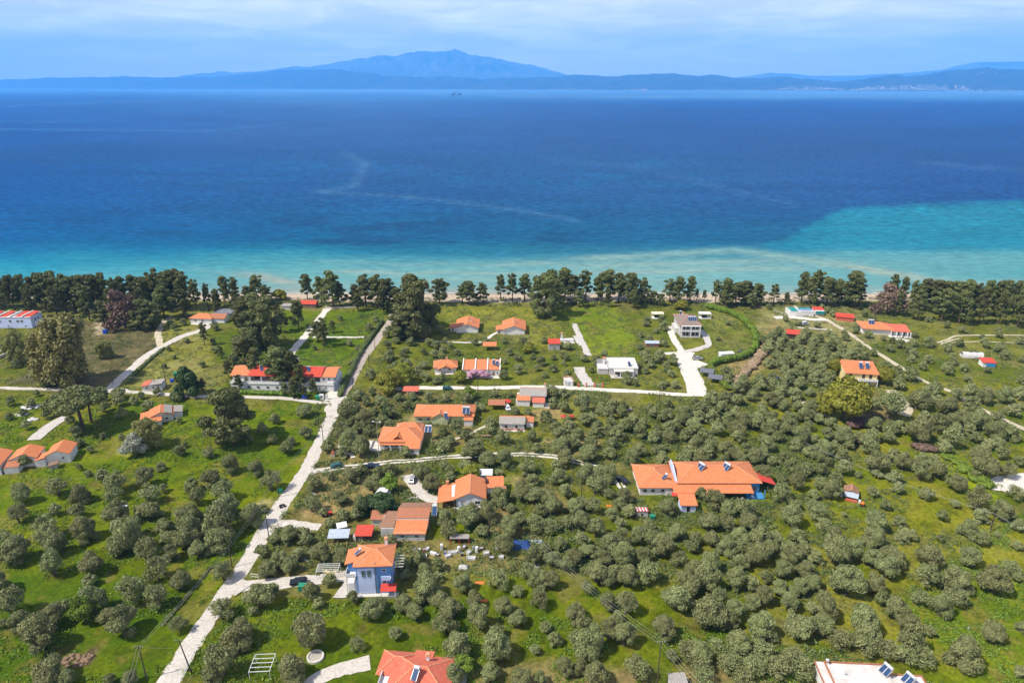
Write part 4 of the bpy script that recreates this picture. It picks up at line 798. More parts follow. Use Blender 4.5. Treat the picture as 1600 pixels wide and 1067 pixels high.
# --- bottom red roofed house
h = thing('red_roof_house', 'large house at the bottom edge with faded red hip roof and one solar heater', 'house', 642, 1112, -6, 'the faded red-roofed house')
wall(h, 1.0, 6.0, 12.0, 9.4, 3.6, 'white', fm=1); roof(h, 1.0, 6.0, 12.0, 9.4, 3.6, 'hip', 2.4, 'pinkred', .7); wall(h, -5.2, 9.0, 5, 5.2, 3.2, 'white'); roof(h, -4.6, 9.0, 7.4, 5.6, 3.2, 'hip', 1.8, 'pinkred', .6)
vol(h, .4, 10.8, 3.4, 3.0, 3.5, 'sb', .9, 'white', 'pinkred', .4, caps=False); solar(h, .4, 3.9, 5.2, -105, 1, 1.35); chimney(h, 1.8, 9.0, 5.0, 1.2); slab(h, -7.6, 1.5, -5.1, 6.3, 0, 3.0, 'white', 'side_terrace'); railing(h, [(-7.5, 1.5), (-7.5, 6.2)], 3.0, .9)
row(h, 'r', [3, 7.5], 1.2, 1.3, 1.2, 7.0); slab(h, 7.05, 6, 10, 11.5, 0, .12, 'paving', 'terrace')
# --- bottom right white flat roof
h = thing('flat_roof_house', 'white flat-roofed house at the bottom edge with red-edged terrace and outside staircase', 'house', 1374, 1114, -3.5, 'the white flat-roofed house'); h.scale = (.85, .85, .9)
wall(h, -3.4, 5.4, 16.6, 11, 3.9, 'white', fm=1); slab(h, -11.7, -.1, 4.9, 10.9, 3.9, 4.05, 'stained', 'roof_slab')
wall(h, 9.2, 4.0, 8.4, 9.6, 3.0, 'white'); slab(h, 5.02, -.8, 13.4, 8.8, 3.0, 3.14, 'stained', 'roof_slab')
for (a, b, c, d, z, nm) in ((-9.6, 10.6, 4.9, 10.9, 4.05, 'parapet'), (-9.9, 0, -9.6, 10.9, 4.05, 'parapet'), (5.1, 8.5, 13.4, 8.8, 3.14, 'parapet'), (13.1, 0, 13.4, 8.5, 3.14, 'parapet'), (-12.0, -1, -11.75, 11.4, 3.4, 'parapet'), (-11.74, 11.15, -9.9, 11.4, 3.4, 'parapet')): slab(h, a, b, c, d, z, z+.32, 'orange_old', nm)
mb = MB()
for k in range(16): mb.box(-11.7, 9.4-k*.55, 4.0-k*.24, -9.95, 9.95-k*.55, 4.1-k*.24)
mb.build('staircase', 'offwhite', h)
for (a, b, c, d) in ((-9.6, 4.6, 4.8, 4.68), (-2.2, .1, -2.12, 10.5)): slab(h, a, b, c, d, 4.05, 4.066, 'offwhite', 'roof_seam')
for (a, b) in ((-6, 7), (1.5, 3)): mb = MB(); mb.cyl((a, b, 4.05), (a, b, 4.7), .12); mb.cyl((a, b, 4.7), (a, b, 4.8), .2, .1); mb.build('vent_pipe', 'metal', h)
solar(h, 4.2, 8.2, 4.05, -155, 2, 1.25); solar(h, 9.0, 6.6, 3.14, -155, 2, 1.25); mb = MB(); mb.cyl((-9.3, 10.2, 4.05), (-9.3, 10.2, 5.6), .05); mb.cyl((-9.3, 10.2, 5.3), (-9.1, 10.0, 5.7), .5, .05, 12); mb.build('satellite_dish', 'metal', h)
h = thing('beige_shed', 'small shed with beige corrugated roof at the bottom edge', 'shed', 1063, 1088, 3)
vol(h, 0, 2.0, 3.3, 3.6, 1.9, 'sf', .4, 'offwhite', 'graysheet', .2); opening(h, 'f', 0, .05, .9, 1.7, .2, 'door', pm='wood')
# --- left cluster: white terrace of three orange-roofed cottages
h = thing('terraced_cottage', 'white terraced cottages with three stepped orange roofs near the left edge', 'house', 70, 728, 14, 'the terraced white cottages')
for (x, y, w, d, hh) in ((-15.5, 2.0, 8.0, 10, 3.6), (-6.2, 4.4, 8.0, 7.0, 3.2), (4.2, 4.4, 7.0, 7.4, 3.4)):
    wall(h, x, y, w, d, hh, 'white', 'gy', 1.5, fm=2); roof(h, x, y, w, d, hh, 'gy', 1.55, 'orange', .35, caps=False); opening(h, 'f', x+1.5, 1.5, .9, .9, y-d/2)
vol(h, -8.6, -1.0, 4.2, 3.6, 2.4, 'sf', .5, 'white', 'orange_old', .25); wall(h, -.9, 1.8, 3.0, 4.4, 2.6, 'white'); roof(h, -.9, 1.8, 3.0, 4.4, 2.6, 'sl', .6, 'orange', .2, caps=False)
h = thing('outhouse', 'tiny stone outhouse with rusty sheet roof on the grass', 'shed', 84, 733, 20, 'the tiny outhouse')
vol(h, 0, 1, 2.4, 2.0, 1.5, 'sl', .35, 'stone', 'wood', .3, caps=False); opening(h, 'f', 0, .05, .7, 1.3, 0, 'door', pm='wood')
# --- old house with mixed roofs
h = thing('old_house', 'old house with mixed orange and grey roof slopes below the village road', 'house', 256, 662, 24, 'the mixed-roof old house')
vol(h, -.6, 5.0, 8, 7.2, 2.8, 'gy', 1.5, 'offwhite', 'orange', .3); mb = MB(); mb.solid([(.6, 1.0, 4.25), (3.2, 1.0, 3.3), (3.2, 8.8, 3.3), (.6, 8.8, 4.25)], (0, 0, .07)); mb.build('roof_sheet', 'graysheet', h)
vol(h, -5.6, 4.4, 4.0, 6.8, 2.2, 'sl', .7, 'offwhite', 'orange', .3, caps=False); vol(h, -2.6, .2, 4.0, 3.2, 2.2, 'sf', .6, 'offwhite', 'orange', .3); vol(h, 5.0, 6.6, 3.0, 5.6, 2.2, 'sr', .5, 'white', 'graysheet', .3, caps=False); row(h, 'f', [1.2], 1, 1, 1, 1.4)
# --- small white house by the crossroads
h = thing('small_house', 'small white house with pinkish roof beside the village road', 'house', 238, 611, 8, 'the small white roadside house')
vol(h, 0, 2.8, 7.6, 5.0, 2.3, 'sl', .8, 'white', 'graysheet', .35, caps=False); mb = MB(); mb.solid([(-4.3, .0, 2.25), (-1.2, .0, 2.6), (-1.2, 5.7, 2.6), (-4.3, 5.7, 2.25)], (0, 0, .22)); mb.build('roof_patch', 'pinkred', h)
row(h, 'f', [-2, .6], .9, .9, 1, .3); opening(h, 'f', 2.5, .05, .9, 2, .3, 'door', pm='blackpaint')
# --- hotel
h = thing('hotel', 'long white two-storey hotel with red and orange roofs and a full-width terrace', 'hotel', 441, 611, -2.5, 'the long white hotel')
wall(h, .2, 6.6, 43.4, 13, 3.2, 'white', fm=2); slab(h, -21.8, -.2, 22.2, 13.4, 3.2, 3.4, 'white', 'terrace_slab'); railing(h, [(-21.7, 0), (21.9, 0)], 3.4, .9); railing(h, [(21.95, 0), (21.95, 6)], 3.4, .9)
wall(h, -17.6, 7.4, 7.4, 10.6, 2.7, 'white', z0=3.4); wall(h, 18.6, 7.6, 5.6, 10.6, 2.7, 'white', z0=3.4); wall(h, .6, 9.4, 30, 7.4, 2.7, 'offwhite', z0=3.4)
roof(h, -17.0, 7.4, 9.4, 10.6, 6.1, 'gx', 1.7, 'orange', .5); roof(h, -7.5, 7.0, 13.0, 10.6, 6.2, 'gx', 2.2, 'red', .4, caps=False); roof(h, 2.6, 6.6, 7.0, 9.4, 6.0, 'gx', 1.9, 'orange', .4); roof(h, 11.0, 7.0, 10.6, 10.6, 6.2, 'gx', 2.0, 'red', .4, caps=False); roof(h, 19.2, 7.4, 6.0, 10.6, 6.0, 'gx', 1.6, 'orange', .4)
for x in (-9.8, -5.6, 4.4, 10.4): solar(h, x, 5.0, 7.1, -60, 1, 1.2)
for x in (-13.8, -9, -4.5, 0, 4.5, 9, 13.5): mb = MB(); mb.box(x-.14, 1.5, 3.4, x+.14, 1.8, 6.1); mb.build('post', 'white', h)
row(h, 'f', [-19.6], 4.4, .9, 1.0, 2.1); row(h, 'f', [x for x in (-12, -8, -4, 0, 4, 8, 12)], 3.5, 1.4, 2.1, 5.7, fm='wood'); row(h, 'f', [-18, -14, -10, -6, -2, 2, 6, 10], 1.0, 1.3, 1.2, .1); row(h, 'f', [14, 16, 18.6], 1.4, .8, .9, .1); row(h, 'r', [3, 7, 11], 1, 1.2, 1.2, 21.9)
row(h, 'f', [17.4, 19.6], 4.2, .9, 1.2, 2.3)
# --- far left white modern house
h = thing('modern_house', 'white two-storey flat house with strips of red roof at the left edge', 'house', 22, 513, 0, 'the white house at the left edge')
wall(h, -2, 5, 23, 9, 5.8, 'paleblue', fm=2); slab(h, -13.6, .3, 9.6, 9.6, 5.8, 6.1, 'white', 'roof_slab')
for x in (-11, -4.6, 3.2, 8): mb = MB(); mb.solid([(x-2, .8, 6.12), (x+1.4, .8, 6.12), (x+1.4, 9, 6.7), (x-2, 9, 6.7)], (0, 0, .1)); mb.build('roof', 'red', h)
for x in (-7, -.6, 5.6): slab(h, x-.3, .2, x+.3, 9.7, 6.1, 6.9, 'white', 'party_wall')
row(h, 'f', [-11, -7, -1.5, 2.5, 4.6], 3.2, 1.5, 1.3, .5); row(h, 'f', [-9, -3, 6], .8, 1, .8, .5); row(h, 'r', [4, 6.5], 3.2, 1.4, 1.4, 9.5); wall(h, 11, 6, 3, 6, 2.6, 'white')
# --- house behind the pines
h = thing('pine_house', 'low house with rambling orange roof half hidden behind pines', 'house', 322, 506, -6, 'the low house behind the pines')
vol(h, -3, 4, 12, 7, 2.8, 'hip', 1.6, 'white', 'orange', .5); vol(h, 5.4, 5.6, 8, 7, 2.6, 'gx', 1.3, 'white', 'orange_old', .4); wall(h, 6, 14, 14, 6, 2.6, 'graywall'); roof(h, 6, 14, 14, 6, 2.6, 'gx', 1.5, 'darkroof', .4, caps=False); slab(h, -8, -2, 2, .3, 0, .12, 'concrete', 'terrace'); row(h, 'f', [-6, -2], .9, 1.2, 1.2, .5)
h = thing('beach_kiosk', 'beach kiosk with bright red roof between the shoreline pines', 'kiosk', 481, 482, -4, 'the red-roofed beach kiosk')
vol(h, 0, 3, 9, 5, 2.6, 'gx', 1.3, 'wood', 'red', .4); row(h, 'f', [-2, 2], 1, 1.6, 1, .5); vol(h, -11, -1.5, 6, 4, 2.2, 'sf', .3, 'offwhite', 'graysheet', .3)
# --- two gable cottages on the lawn
for (px, py, lb, l2) in ((730, 520, 'white gable cottage with orange roof on the lawn, left one of the pair', 'the left lawn cottage'), (803, 523, 'white gable cottage with orange roof on the lawn, right one of the pair', 'the right lawn cottage')):
    h = thing('lawn_cottage', lb, 'house', px, py, 0, l2, group='pair of cottages on the lawn')
    wall(h, 0, 6.5, 11.2, 13, 2.9, 'white', 'gy', 1.9, fm=3); roof(h, 0, 6.5, 11.2, 13, 2.9, 'gy', 1.95, 'orange', .6); wall(h, -7.2, 4.4, 3.0, 6, 2.2, 'white'); roof(h, -7.3, 4.4, 3.6, 6.4, 2.2, 'sl', .6, 'orange', .3, caps=False)
    opening(h, 'f', 0, 2.9, .5, .6, 0); opening(h, 'f', -7.6, .1, 1.0, 2, 1.4, 'door', pm='wood'); opening(h, 'l', 9, 1, 1.2, 1.2, -5.6); chimney(h, .8 if px > 760 else 2.0, 6, 4, 1.4)
# --- orange hip cottage and triple row house
h = thing('hip_cottage', 'small cottage with faceted orange roof left of the three-unit row house', 'house', 694, 584, 4, 'the faceted orange cottage')
vol(h, .6, 5, 9.6, 6.6, 2.6, 'hip', 2.0, 'white', 'orange', .7); roof(h, .6, 1.6, 6.4, 3.6, 2.3, 'gy', 1.4, 'orange', .3); posts(h, [(-2.4, 0), (3.6, 0)], 0, 2.3, 'white', .15); slab(h, -4, -1, 5, 1.6, 0, .12, 'concrete', 'terrace'); row(h, 'f', [-2, 2.5], .9, 1.1, 1.2, 1.7); chimney(h, 1.2, 5.4, 4.0, 1.3)
h = thing('row_house', 'three-unit row house with orange roof strips divided by white parapets', 'house', 752, 589, 0, 'the three-unit row house')
for k, x in enumerate((-5.4, 0, 5.4)):
    wall(h, x, 5.2, 5.3, 8, 3.0, 'white', 'sf', 1.4, fm=4); roof(h, x, 5.2, 4.9, 8.0, 3.02, 'sf', 1.4, 'orange', .25 if k < 3 else .1, caps=False); opening(h, 'f', x, .1, 1.2, 2.1, 1.2, 'door', pm='wood'); opening(h, 'f', x+1.7, 1, .9, 1, 1.2)
for x in (-8.2, -2.7, 2.7, 8.2): mb = MB(); mb.solid([(x-.22, .4, 0), (x-.22, 9.6, 0), (x-.22, 9.6, 5.1), (x-.22, .4, 3.5)], (.44, 0, 0)); mb.build('party_wall', 'white', h)
solar(h, 5.4, 5, 4.0, -90, 1, 1.2); solar(h, 7.0, 4.2, 3.8, -90, 1, 1.2); slab(h, -8.2, -1.6, 8.2, .9, 0, .14, 'concrete', 'terrace')
h = thing('garden_shed', 'small grey garden shed with bright red roof beside the paved terrace', 'shed', 866, 547, 0, 'the small red-roofed garden shed')
vol(h, 0, 2.6, 5.2, 4.6, 3.2, 'sf', .7, 'graywall', 'red', .35); opening(h, 'f', 0, .1, 1, 2, .3, 'door', pm='wood')
h = thing('barbecue', 'white outdoor oven and low wall on the paved terrace', 'barbecue', 884, 535, 0)
slab(h, -2.6, 1, 4, 3.2, 0, 1.1, 'white', 'counter'); chimney(h, -1.9, 2.3, 1.1, 2.8, w=.9); slab(h, -1, -1.8, 4.4, .98, 0, .12, 'paving', 'terrace'); slab(h, .6, .4, 1.8, .95, .12, .8, 'stone', 'bench')
# --- grey modern bungalow
h = thing('modern_bungalow', 'flat grey-roofed modern bungalow with pergola and recessed porch', 'house', 968, 588, -1, 'the grey flat-roofed bungalow')
wall(h, 1.8, 7.4, 12.6, 12, 3.0, 'offwhite', fm=3); slab(h, -4.7, 1.2, 8.3, 13.6, 3.0, 3.3, 'concrete', 'roof_slab'); railing(h, [(-4.7, 1.3), (8.2, 1.3), (8.2, 13.5), (-4.7, 13.5), (-4.7, 1.3)], 3.3, .3)
slab(h, -2.6, -1.4, 6.0, 1.15, 2.7, 2.95, 'concrete', 'porch_roof'); posts(h, [(-2.4, -1.2), (.2, -1.2), (5.8, -1.2)], 0, 2.7, 'white', .2); slab(h, -4, -2.2, 7, 1.3, 0, .15, 'paving', 'terrace'); row(h, 'f', [-.8, 3.2], .2, 2.2, 2.1, 1.4); chimney(h, -6.2, 8, 0, 5.4, w=1.0)
wall(h, -7.0, 5.4, 4.4, 6, 2.4, 'offwhite'); slab(h, -9.4, 2.2, -4.75, 8.6, 2.4, 2.6, 'offwhite', 'roof_slab'); solar(h, 4.6, 4.2, 3.3, -80, 1, 1.2)
for k in range(6): mb = MB(); mb.bar((-4.8+k*.0, 9+k*.8, 2.9), (-9, 9+k*.8, 2.7), .1, .14); mb.build('pergola_beam', 'white', h)
h = thing('gate_lodge', 'small white gate lodge with bright red roof beside the gravel road', 'lodge', 889, 604, 4, 'the red-roofed gate lodge')
vol(h, 0, 2, 3.6, 3.6, 2.6, 'hip', 1.2, 'white', 'red', .5); opening(h, 'f', 0, .05, .9, 2, .2, 'door', pm='graytarp')
h = thing('entrance_gate', 'white railed entrance gate with pillars at the paved driveway', 'gate', 922, 605, -2, 'the white entrance gate')
posts(h, [(-5, 0), (-1.6, 0), (1.8, 0), (5.2, 0)], 0, 2.0, 'pinkred', .3, 'pillar'); railing(h, [(-4.7, 0), (-1.9, 0)], .1, 1.4, solid=False, name='gate_leaf'); railing(h, [(-1.3, 0), (1.5, 0)], .1, 1.4, solid=False, name='gate_leaf'); railing(h, [(2.1, 0), (4.9, 0)], .1, 1.4, solid=False, name='gate_leaf')
# --- grey villa
h = thing('grey_villa', 'two-storey villa with grey-brown hip roof, balconies and rooftop solar panels', 'house', 1078, 527, -2, 'the grey-brown-roofed villa'); h.scale = (.80, 1.12, 1.06)
wall(h, 0, 8.4, 12.6, 14, 5.8, 'offwhite', fm=5); roof(h, 0, 8.4, 13.0, 14.6, 5.8, 'hip', 2.4, 'graytile', .8)
slab(h, -5.9, -.4, 6.2, 1.38, 2.9, 3.1, 'white', 'balcony_floor'); railing(h, [(-5.9, -.3), (6.2, -.3)], 3.1, .8, m='offwhite'); railing(h, [(-5.9, -.3), (6.2, -.3)], 0, .7, m='offwhite'); posts(h, [(-5.8, -.2), (.2, -.2), (6.0, -.2)], 0, 5.8, 'white', .22); slab(h, -6.1, -.5, 6.3, 1.38, 5.6, 5.78, 'white', 'eave')
for z in (.2, 3.2): row(h, 'f', [-3.6, -1.4, 2.2, 4.6], z, 1.7, 2.2, 1.4)
row(h, 'l', [4, 8, 12], 3.6, 1.3, 1.3, -6.3)
s = solar(h, .6, 4.6, 6.7, -90, 2, 1.2); solar(h, 3.4, 4.6, 6.7, -90, 2, 1.2); solar(h, -3.2, 13.0, 6.6, -90, 1, 1.2); wall(h, -7.4, 9, 2, 8, 2.6, 'offwhite'); chimney(h, -1.8, 12, 6.6, 1.6)
for (px, py, lb) in ((1028, 498, 'flat cream canopy on posts over a seating set, left of the grey-brown villa'), (1102, 498, 'flat white canopy on posts, right of the grey-brown villa')):
    s = thing('garden_canopy', lb, 'canopy', px, py, 0, None, group='canopies beside the villa'); occ(s, 0, 2, 6.4, 4); slab(s, -3.3, 0, 3.3, 3.8, 2.6, 2.8, 'white' if px > 1060 else 'cream', 'canopy_top'); posts(s, [(-3, .2), (3, .2), (-3, 3.6), (3, 3.6)], 0, 2.6, 'white', .1); slab(s, -3.1, -.3, 3.1, 3.8, 0, .2, 'white', 'deck'); slab(s, -1.6, .8, 1.2, 2.2, .2, .9, 'navypaint', 'sofa'); slab(s, -1.6, 1.9, 1.2, 2.2, .9, 1.4, 'navypaint', 'sofa_back')
h = thing('brick_store', 'brown store with pale blue sheet roof behind the grey bungalow', 'shed', 1019, 543, 0, 'the pale blue-roofed store')
vol(h, 0, 1.8, 6.4, 3.4, 2.2, 'gx', .6, 'brown_tile', 'graytarp', .3, caps=False); opening(h, 'f', 0, .05, 1, 1.9, .1, 'door', pm='darkwood')
h = thing('trailer_cabin', 'white box cabin standing against the clipped hedge', 'cabin', 1137, 561, 8, 'the white box cabin by the hedge')
wall(h, 0, 1.6, 6.6, 3, 2.5, 'whitepaint'); roof(h, 0, 1.6, 6.6, 3, 2.5, 'flat', 0, 'whitepaint', .08, t=.15); row(h, 'f', [-1.6, 1.6], 1.1, .9, .8, .1); opening(h, 'l', 1.6, .1, .8, 1.9, -3.3, 'door', pm='graytarp')
for (px, py, an, lb) in ((1103, 590, -22, 'dark grey carport roof beside the white driveway, upper of two'), (1116, 600, -22, 'dark grey carport roof beside the white driveway, lower of two')):
    s = thing('carport', lb, 'carport', px, py, an, 'the dark carport' if px < 1110 else None, group='carports by the driveway'); occ(s, 0, 2, 6, 4); mb = MB(); mb.solid([(-3, 0, 2.3), (3, 0, 2.3), (3, 4, 2.7), (-3, 4, 2.7)], (0, 0, .12)); mb.build('roof', 'darkroof', s); posts(s, [(-2.8, .2), (2.8, .2), (-2.8, 3.8), (2.8, 3.8)], 0, 2.35, 'metal', .07)
# --- beach bar and neighbours
h = thing('beach_bar', 'white beach bar with green and blue edged terraces near the sand', 'bar', 1256, 495, -3, 'the white beach bar')
wall(h, -1, 4.8, 13, 8, 2.4, 'white', fm=5); slab(h, -7.6, .7, 5.6, 8.9, 2.4, 2.6, 'offwhite', 'roof_slab'); slab(h, -6.6, 1.4, -2.8, 8.4, 2.6, 2.8, 'teal', 'roof_deck'); slab(h, -1.8, 4, 5.4, 5, 2.6, 3.1, 'skyblue', 'rail_board'); slab(h, -1.2, 7, 5.4, 7.8, 2.6, 3.1, 'teal', 'rail_board'); slab(h, -1.2, 1, 5.4, 1.4, 2.6, 3.0, 'graytarp', 'rail_board')
wall(h, 9.4, 5.4, 5, 5, 2.6, 'white'); roof(h, 9.4, 6.2, 5, 3.4, 2.6, 'sf', .7, 'red', .4, caps=False); slab(h, 7.2, 2.2, 11.9, 2.88, 1.0, 2.5, 'teal', 'blue_screen'); railing(h, [(-8, -1), (-14, 9)], 0, 1.0, solid=False, name='deck_railing')
for k in range(4): mb = MB(); mb.bar((-5+k*3, 9.5, 3.0), (-3.4+k*3, 14, 3.0), .12, .12); mb.build('pergola_beam', 'darkwood', h)
h = thing('red_lean_shed', 'dark shed with pinkish red roof among the olives below the beach bar', 'shed', 1238, 530, -14, 'the dark shed with pinkish red roof')
vol(h, .6, 2.6, 6.2, 4.6, 2.6, 'sf', .7, 'darkwood', 'red', .4); slab(h, -5.4, 0, -3.0, 1.2, 0, 1.2, 'blue_plastic', 'water_tank')
h = thing('red_hut', 'low pink hut with long red roof beside the dirt track', 'hut', 1320, 502, -18, 'the low pink hut')
vol(h, 0, 2.4, 8.6, 4.4, 2.2, 'sf', .7, 'pinkred', 'red', .4)
h = thing('orange_villa', 'villa with broad orange hip roof and white arcaded porch', 'house', 1382, 525, -10, 'the arcaded orange villa')
wall(h, -3, 7, 14, 10, 3.0, 'white', fm=3); roof(h, -3, 7, 14, 10.5, 3.0, 'hip', 2.0, 'orange', .7); wall(h, 7.2, 5.0, 8, 7, 2.7, 'white'); roof(h, 7.2, 4.4, 9, 8, 2.7, 'sf', 1.2, 'pinkred', .4, caps=False); posts(h, [(x, -.4) for x in (2.8, 5.4, 8, 10.6, 12)], 0, 2.6, 'white', .22, 'column'); row(h, 'f', [4, 6.7, 9.4], .1, 1.4, 2.2, 1.5); slab(h, 2, -1.4, 13, 1.3, 0, .16, 'white', 'terrace'); solar(h, -5.4, 6.0, 4.0, -90, 2, 1.4)
h = thing('polytunnel', 'pale arched tunnel with dark top stripes in the olive grove', 'tunnel', 1521, 560, -6, 'the pale arched tunnel')
mb = MB(); n = 10
for k in range(n):
    a0, a1 = math.pi*k/n, math.pi*(k+1)/n; mb.solid([(-4.6, 1.9-1.9*math.cos(a0), 2.4*math.sin(a0)), (4.6, 1.9-1.9*math.cos(a0), 2.4*math.sin(a0)), (4.6, 1.9-1.9*math.cos(a1), 2.4*math.sin(a1)), (-4.6, 1.9-1.9*math.cos(a1), 2.4*math.sin(a1))], (0, 0, .05))
mb.build('cover', 'offwhite', h); mb = MB(); mb.box(-1.5, 1.5, 2.42, .2, 2.3, 2.52); mb.box(1, 1.5, 2.42, 2.6, 2.3, 2.52); mb.build('vent_strip', 'darkroof', h); slab(h, -4.5, .2, -4.4, 3.6, 0, 1.4, 'offwhite', 'end_wall'); occ(h, 0, 2, 9.4, 4)
h = thing('blue_shed', 'small white shed with red roof and bright blue front beside the pale tunnel', 'shed', 1545, 574, -8, 'the blue-fronted shed')
vol(h, 0, 2.2, 5.2, 4, 2.2, 'sf', .7, 'white', 'red', .35); slab(h, -1.2, -.06, 2.5, .19, .2, 2.1, 'skyblue', 'front_panel')
# --- yellow house
h = thing('yellow_house', 'two-storey yellow house with orange roof carrying two solar heaters', 'house', 1344, 602, -9, 'the yellow two-storey house')
wall(h, 0, 5, 12.6, 9.4, 5.4, 'yellow', 'sf', 1.8, fm=4); roof(h, 0, 5, 12.6, 9.4, 5.4, 'sf', 1.85, 'orange', .6, caps=False); solar(h, .4, 4.6, 6.2, -95, 1, 1.5); solar(h, 3.0, 4.6, 6.2, -95, 1, 1.5)
slab(h, -1.5, -1.6, 6.2, .25, 2.6, 2.8, 'white', 'balcony_floor'); railing(h, [(-1.5, -1.5), (6.2, -1.5)], 2.8, .85); posts(h, [(6.1, -1.4), (-1.4, -1.4)], 0, 2.6, 'white', .14); row(h, 'f', [-4.4, .8, 3.6], 3.2, 1.2, 1.8, .3, fm='wood'); row(h, 'f', [0, 3.4], .3, 1.2, 2.0, .3, pm='skyblue'); row(h, 'l', [3, 7], 3.2, 1.1, 1.2, -6.3); slab(h, -6.3, -3, 3, .25, 0, .14, 'concrete', 'terrace')
# --- red shed with junk
h = thing('junk_shed', 'small rusty red roofed shed on the open grass at right', 'shed', 1329, 778, -24, 'the rusty red shed on the grass')
vol(h, 0, 2, 3.6, 3.4, 1.8, 'gy', .9, 'offwhite', 'brown_tile', .3); mb = MB(); mb.solid([(-1.8, -1.6, 1.2), (1.9, -1.6, 1.1), (2.1, .2, 1.9), (-2, .2, 1.9)], (0, 0, .08)); mb.build('lean_to_sheet', 'graytarp', h); slab(h, -1.6, -2.2, 1.8, -1.7, 0, .7, 'pinkred', 'red_chest'); slab(h, 2.1, -2, 2.7, -1.3, 0, .9, 'white', 'white_bin'); slab(h, -2.9, -.4, -2.3, 2.6, 0, 1.0, 'whitepaint', 'side_screen')
# ------------------------------------------------------------ vegetation meshes
def ico(sub):
    import bmesh
    b = bmesh.new(); bmesh.ops.create_icosphere(b, subdivisions=sub, radius=1); v = np.array([x.co[:] for x in b.verts]); f = np.array([[l.index for l in x.verts] for x in b.faces]); b.free(); return v, f
ICV, ICF = ico(2)
def leaves(P, Nn, size, rs, jit=.55, aspect=1.0):
    n = len(P); d = Nn+rs.randn(n, 3)*jit; d /= np.linalg.norm(d, axis=1, keepdims=True)+1e-9
    a = np.cross(d, rs.randn(n, 3)); a /= np.linalg.norm(a, axis=1, keepdims=True)+1e-9; b = np.cross(d, a); s = (size*rs.uniform(.6, 1.35, n))[:, None]*.5
    a = a*s*aspect; b = b*s
    V = np.stack([P-a-b, P+a-b*.6, P+a+b, P-a*.6+b], 1).reshape(-1, 3); F = np.arange(4*n).reshape(n, 4); return V, F
def lobed(rs, lobes, n, size, jit=.55, core=.80, depth=.22, zmin=.05, stray=.06):
    """lobes: list of (centre, radii3). leaf-sized faces over the lobes' outer surface, a lumpy dark-free core inside"""
    Cn = np.array([l[0] for l in lobes]); Rr = np.array([l[1] for l in lobes]); w = (Rr[:, 0]*Rr[:, 2])**.9; w = w/w.sum()
    k = rs.choice(len(lobes), n, p=w); d = rs.randn(n, 3); d /= np.linalg.norm(d, axis=1, keepdims=True); d[:, 2] = np.where((d[:, 2] < -.3) & (rs.rand(n) < .7), -d[:, 2], d[:, 2])
    rad = 1-rs.rand(n)*depth+np.where(rs.rand(n) < stray, rs.rand(n)*.22, 0); P = Cn[k]+d*Rr[k]*rad[:, None]
    keep = P[:, 2] > zmin
    for j in range(len(lobes)):
        q = (((P-Cn[j])/Rr[j])**2).sum(1); keep &= ~((q < .55) & (k != j))
    P, d, k = P[keep], d[keep], k[keep]; Nn = d/Rr[k]; Nn /= np.linalg.norm(Nn, axis=1, keepdims=True)
    V, F = leaves(P, Nn, size, rs, jit); var = np.clip(.10+rs.rand(len(P))*.55+.30*rs.rand(len(lobes))[k], 0, 1)
    ch = [(V, F)]; vs = [var]
    if core:
        for j in range(len(lobes)):
            nz = 1+rs.randn(len(ICV), 1)*.09; v = ICV*nz*Rr[j]*core+Cn[j]; v[:, 2] = np.maximum(v[:, 2], zmin); ch.append((v, ICF)); vs.append(np.full(len(ICF), .25)+rs.rand(len(ICF))*.3)
    return ch, np.concatenate(vs)
def merge(ch):
    out = []; off = 0
    for v, f in ch: out.append((v, f))
    return out
def olive_lobes(rs, Rr, nl, tall=1.0):
    L = []
    for i in range(nl):
        a = i*2.4+rs.rand()*.8; q = math.sqrt((i+.5)/nl)*rs.uniform(.5, .8)*Rr; z = Rr*(.55+.66*(1-(q/(.7*Rr))**2)*tall+rs.uniform(-.28, .28)); r = Rr*rs.uniform(.28, .50)
        L.append(((q*math.cos(a), q*math.sin(a), z), (r, r, r*rs.uniform(.8, 1.0))))
    L.append(((rs.uniform(-.1, .1)*Rr, rs.uniform(-.1, .1)*Rr, Rr*.8), (Rr*.55, Rr*.55, Rr*.55)))
    return L
def trunk_mb(rs, h, r0, limbs, spread, top, lean=0):
    mb = MB(); p = Vector((0, 0, -.3)); a = rs.rand()*6.28; tip = Vector((lean*math.cos(a), lean*math.sin(a), h)); mid = p.lerp(tip, .5)+Vector((rs.randn()*.08*h*.3, rs.randn()*.08*h*.3, 0))
    mb.cyl(p, mid, r0*1.25, r0*.9, 8); mb.cyl(mid, tip, r0*.9, r0*.7, 8)
    for k in range(limbs):
        t = 2*math.pi*(k+rs.rand()*.6)/limbs; e = tip+Vector((math.cos(t)*spread*rs.uniform(.6, 1), math.sin(t)*spread*rs.uniform(.6, 1), (top-h)*rs.uniform(.55, 1))); m2 = tip.lerp(e, .5)+Vector((0, 0, (top-h)*.08)); s = tip.lerp(p, rs.rand()*.25)
        mb.cyl(s, m2, r0*.55, r0*.34, 6, False); mb.cyl(m2, e, r0*.34, r0*.10, 6, False)
    return mb
def mb_mesh(mb, name, m):
    me = bpy.data.meshes.new(name); me.from_pydata(mb.V, [], mb.F); me.materials.append(M[m]); me.update(); return me
OLV = []                                          # crown mesh, trunk mesh, raw chunks for the far ones
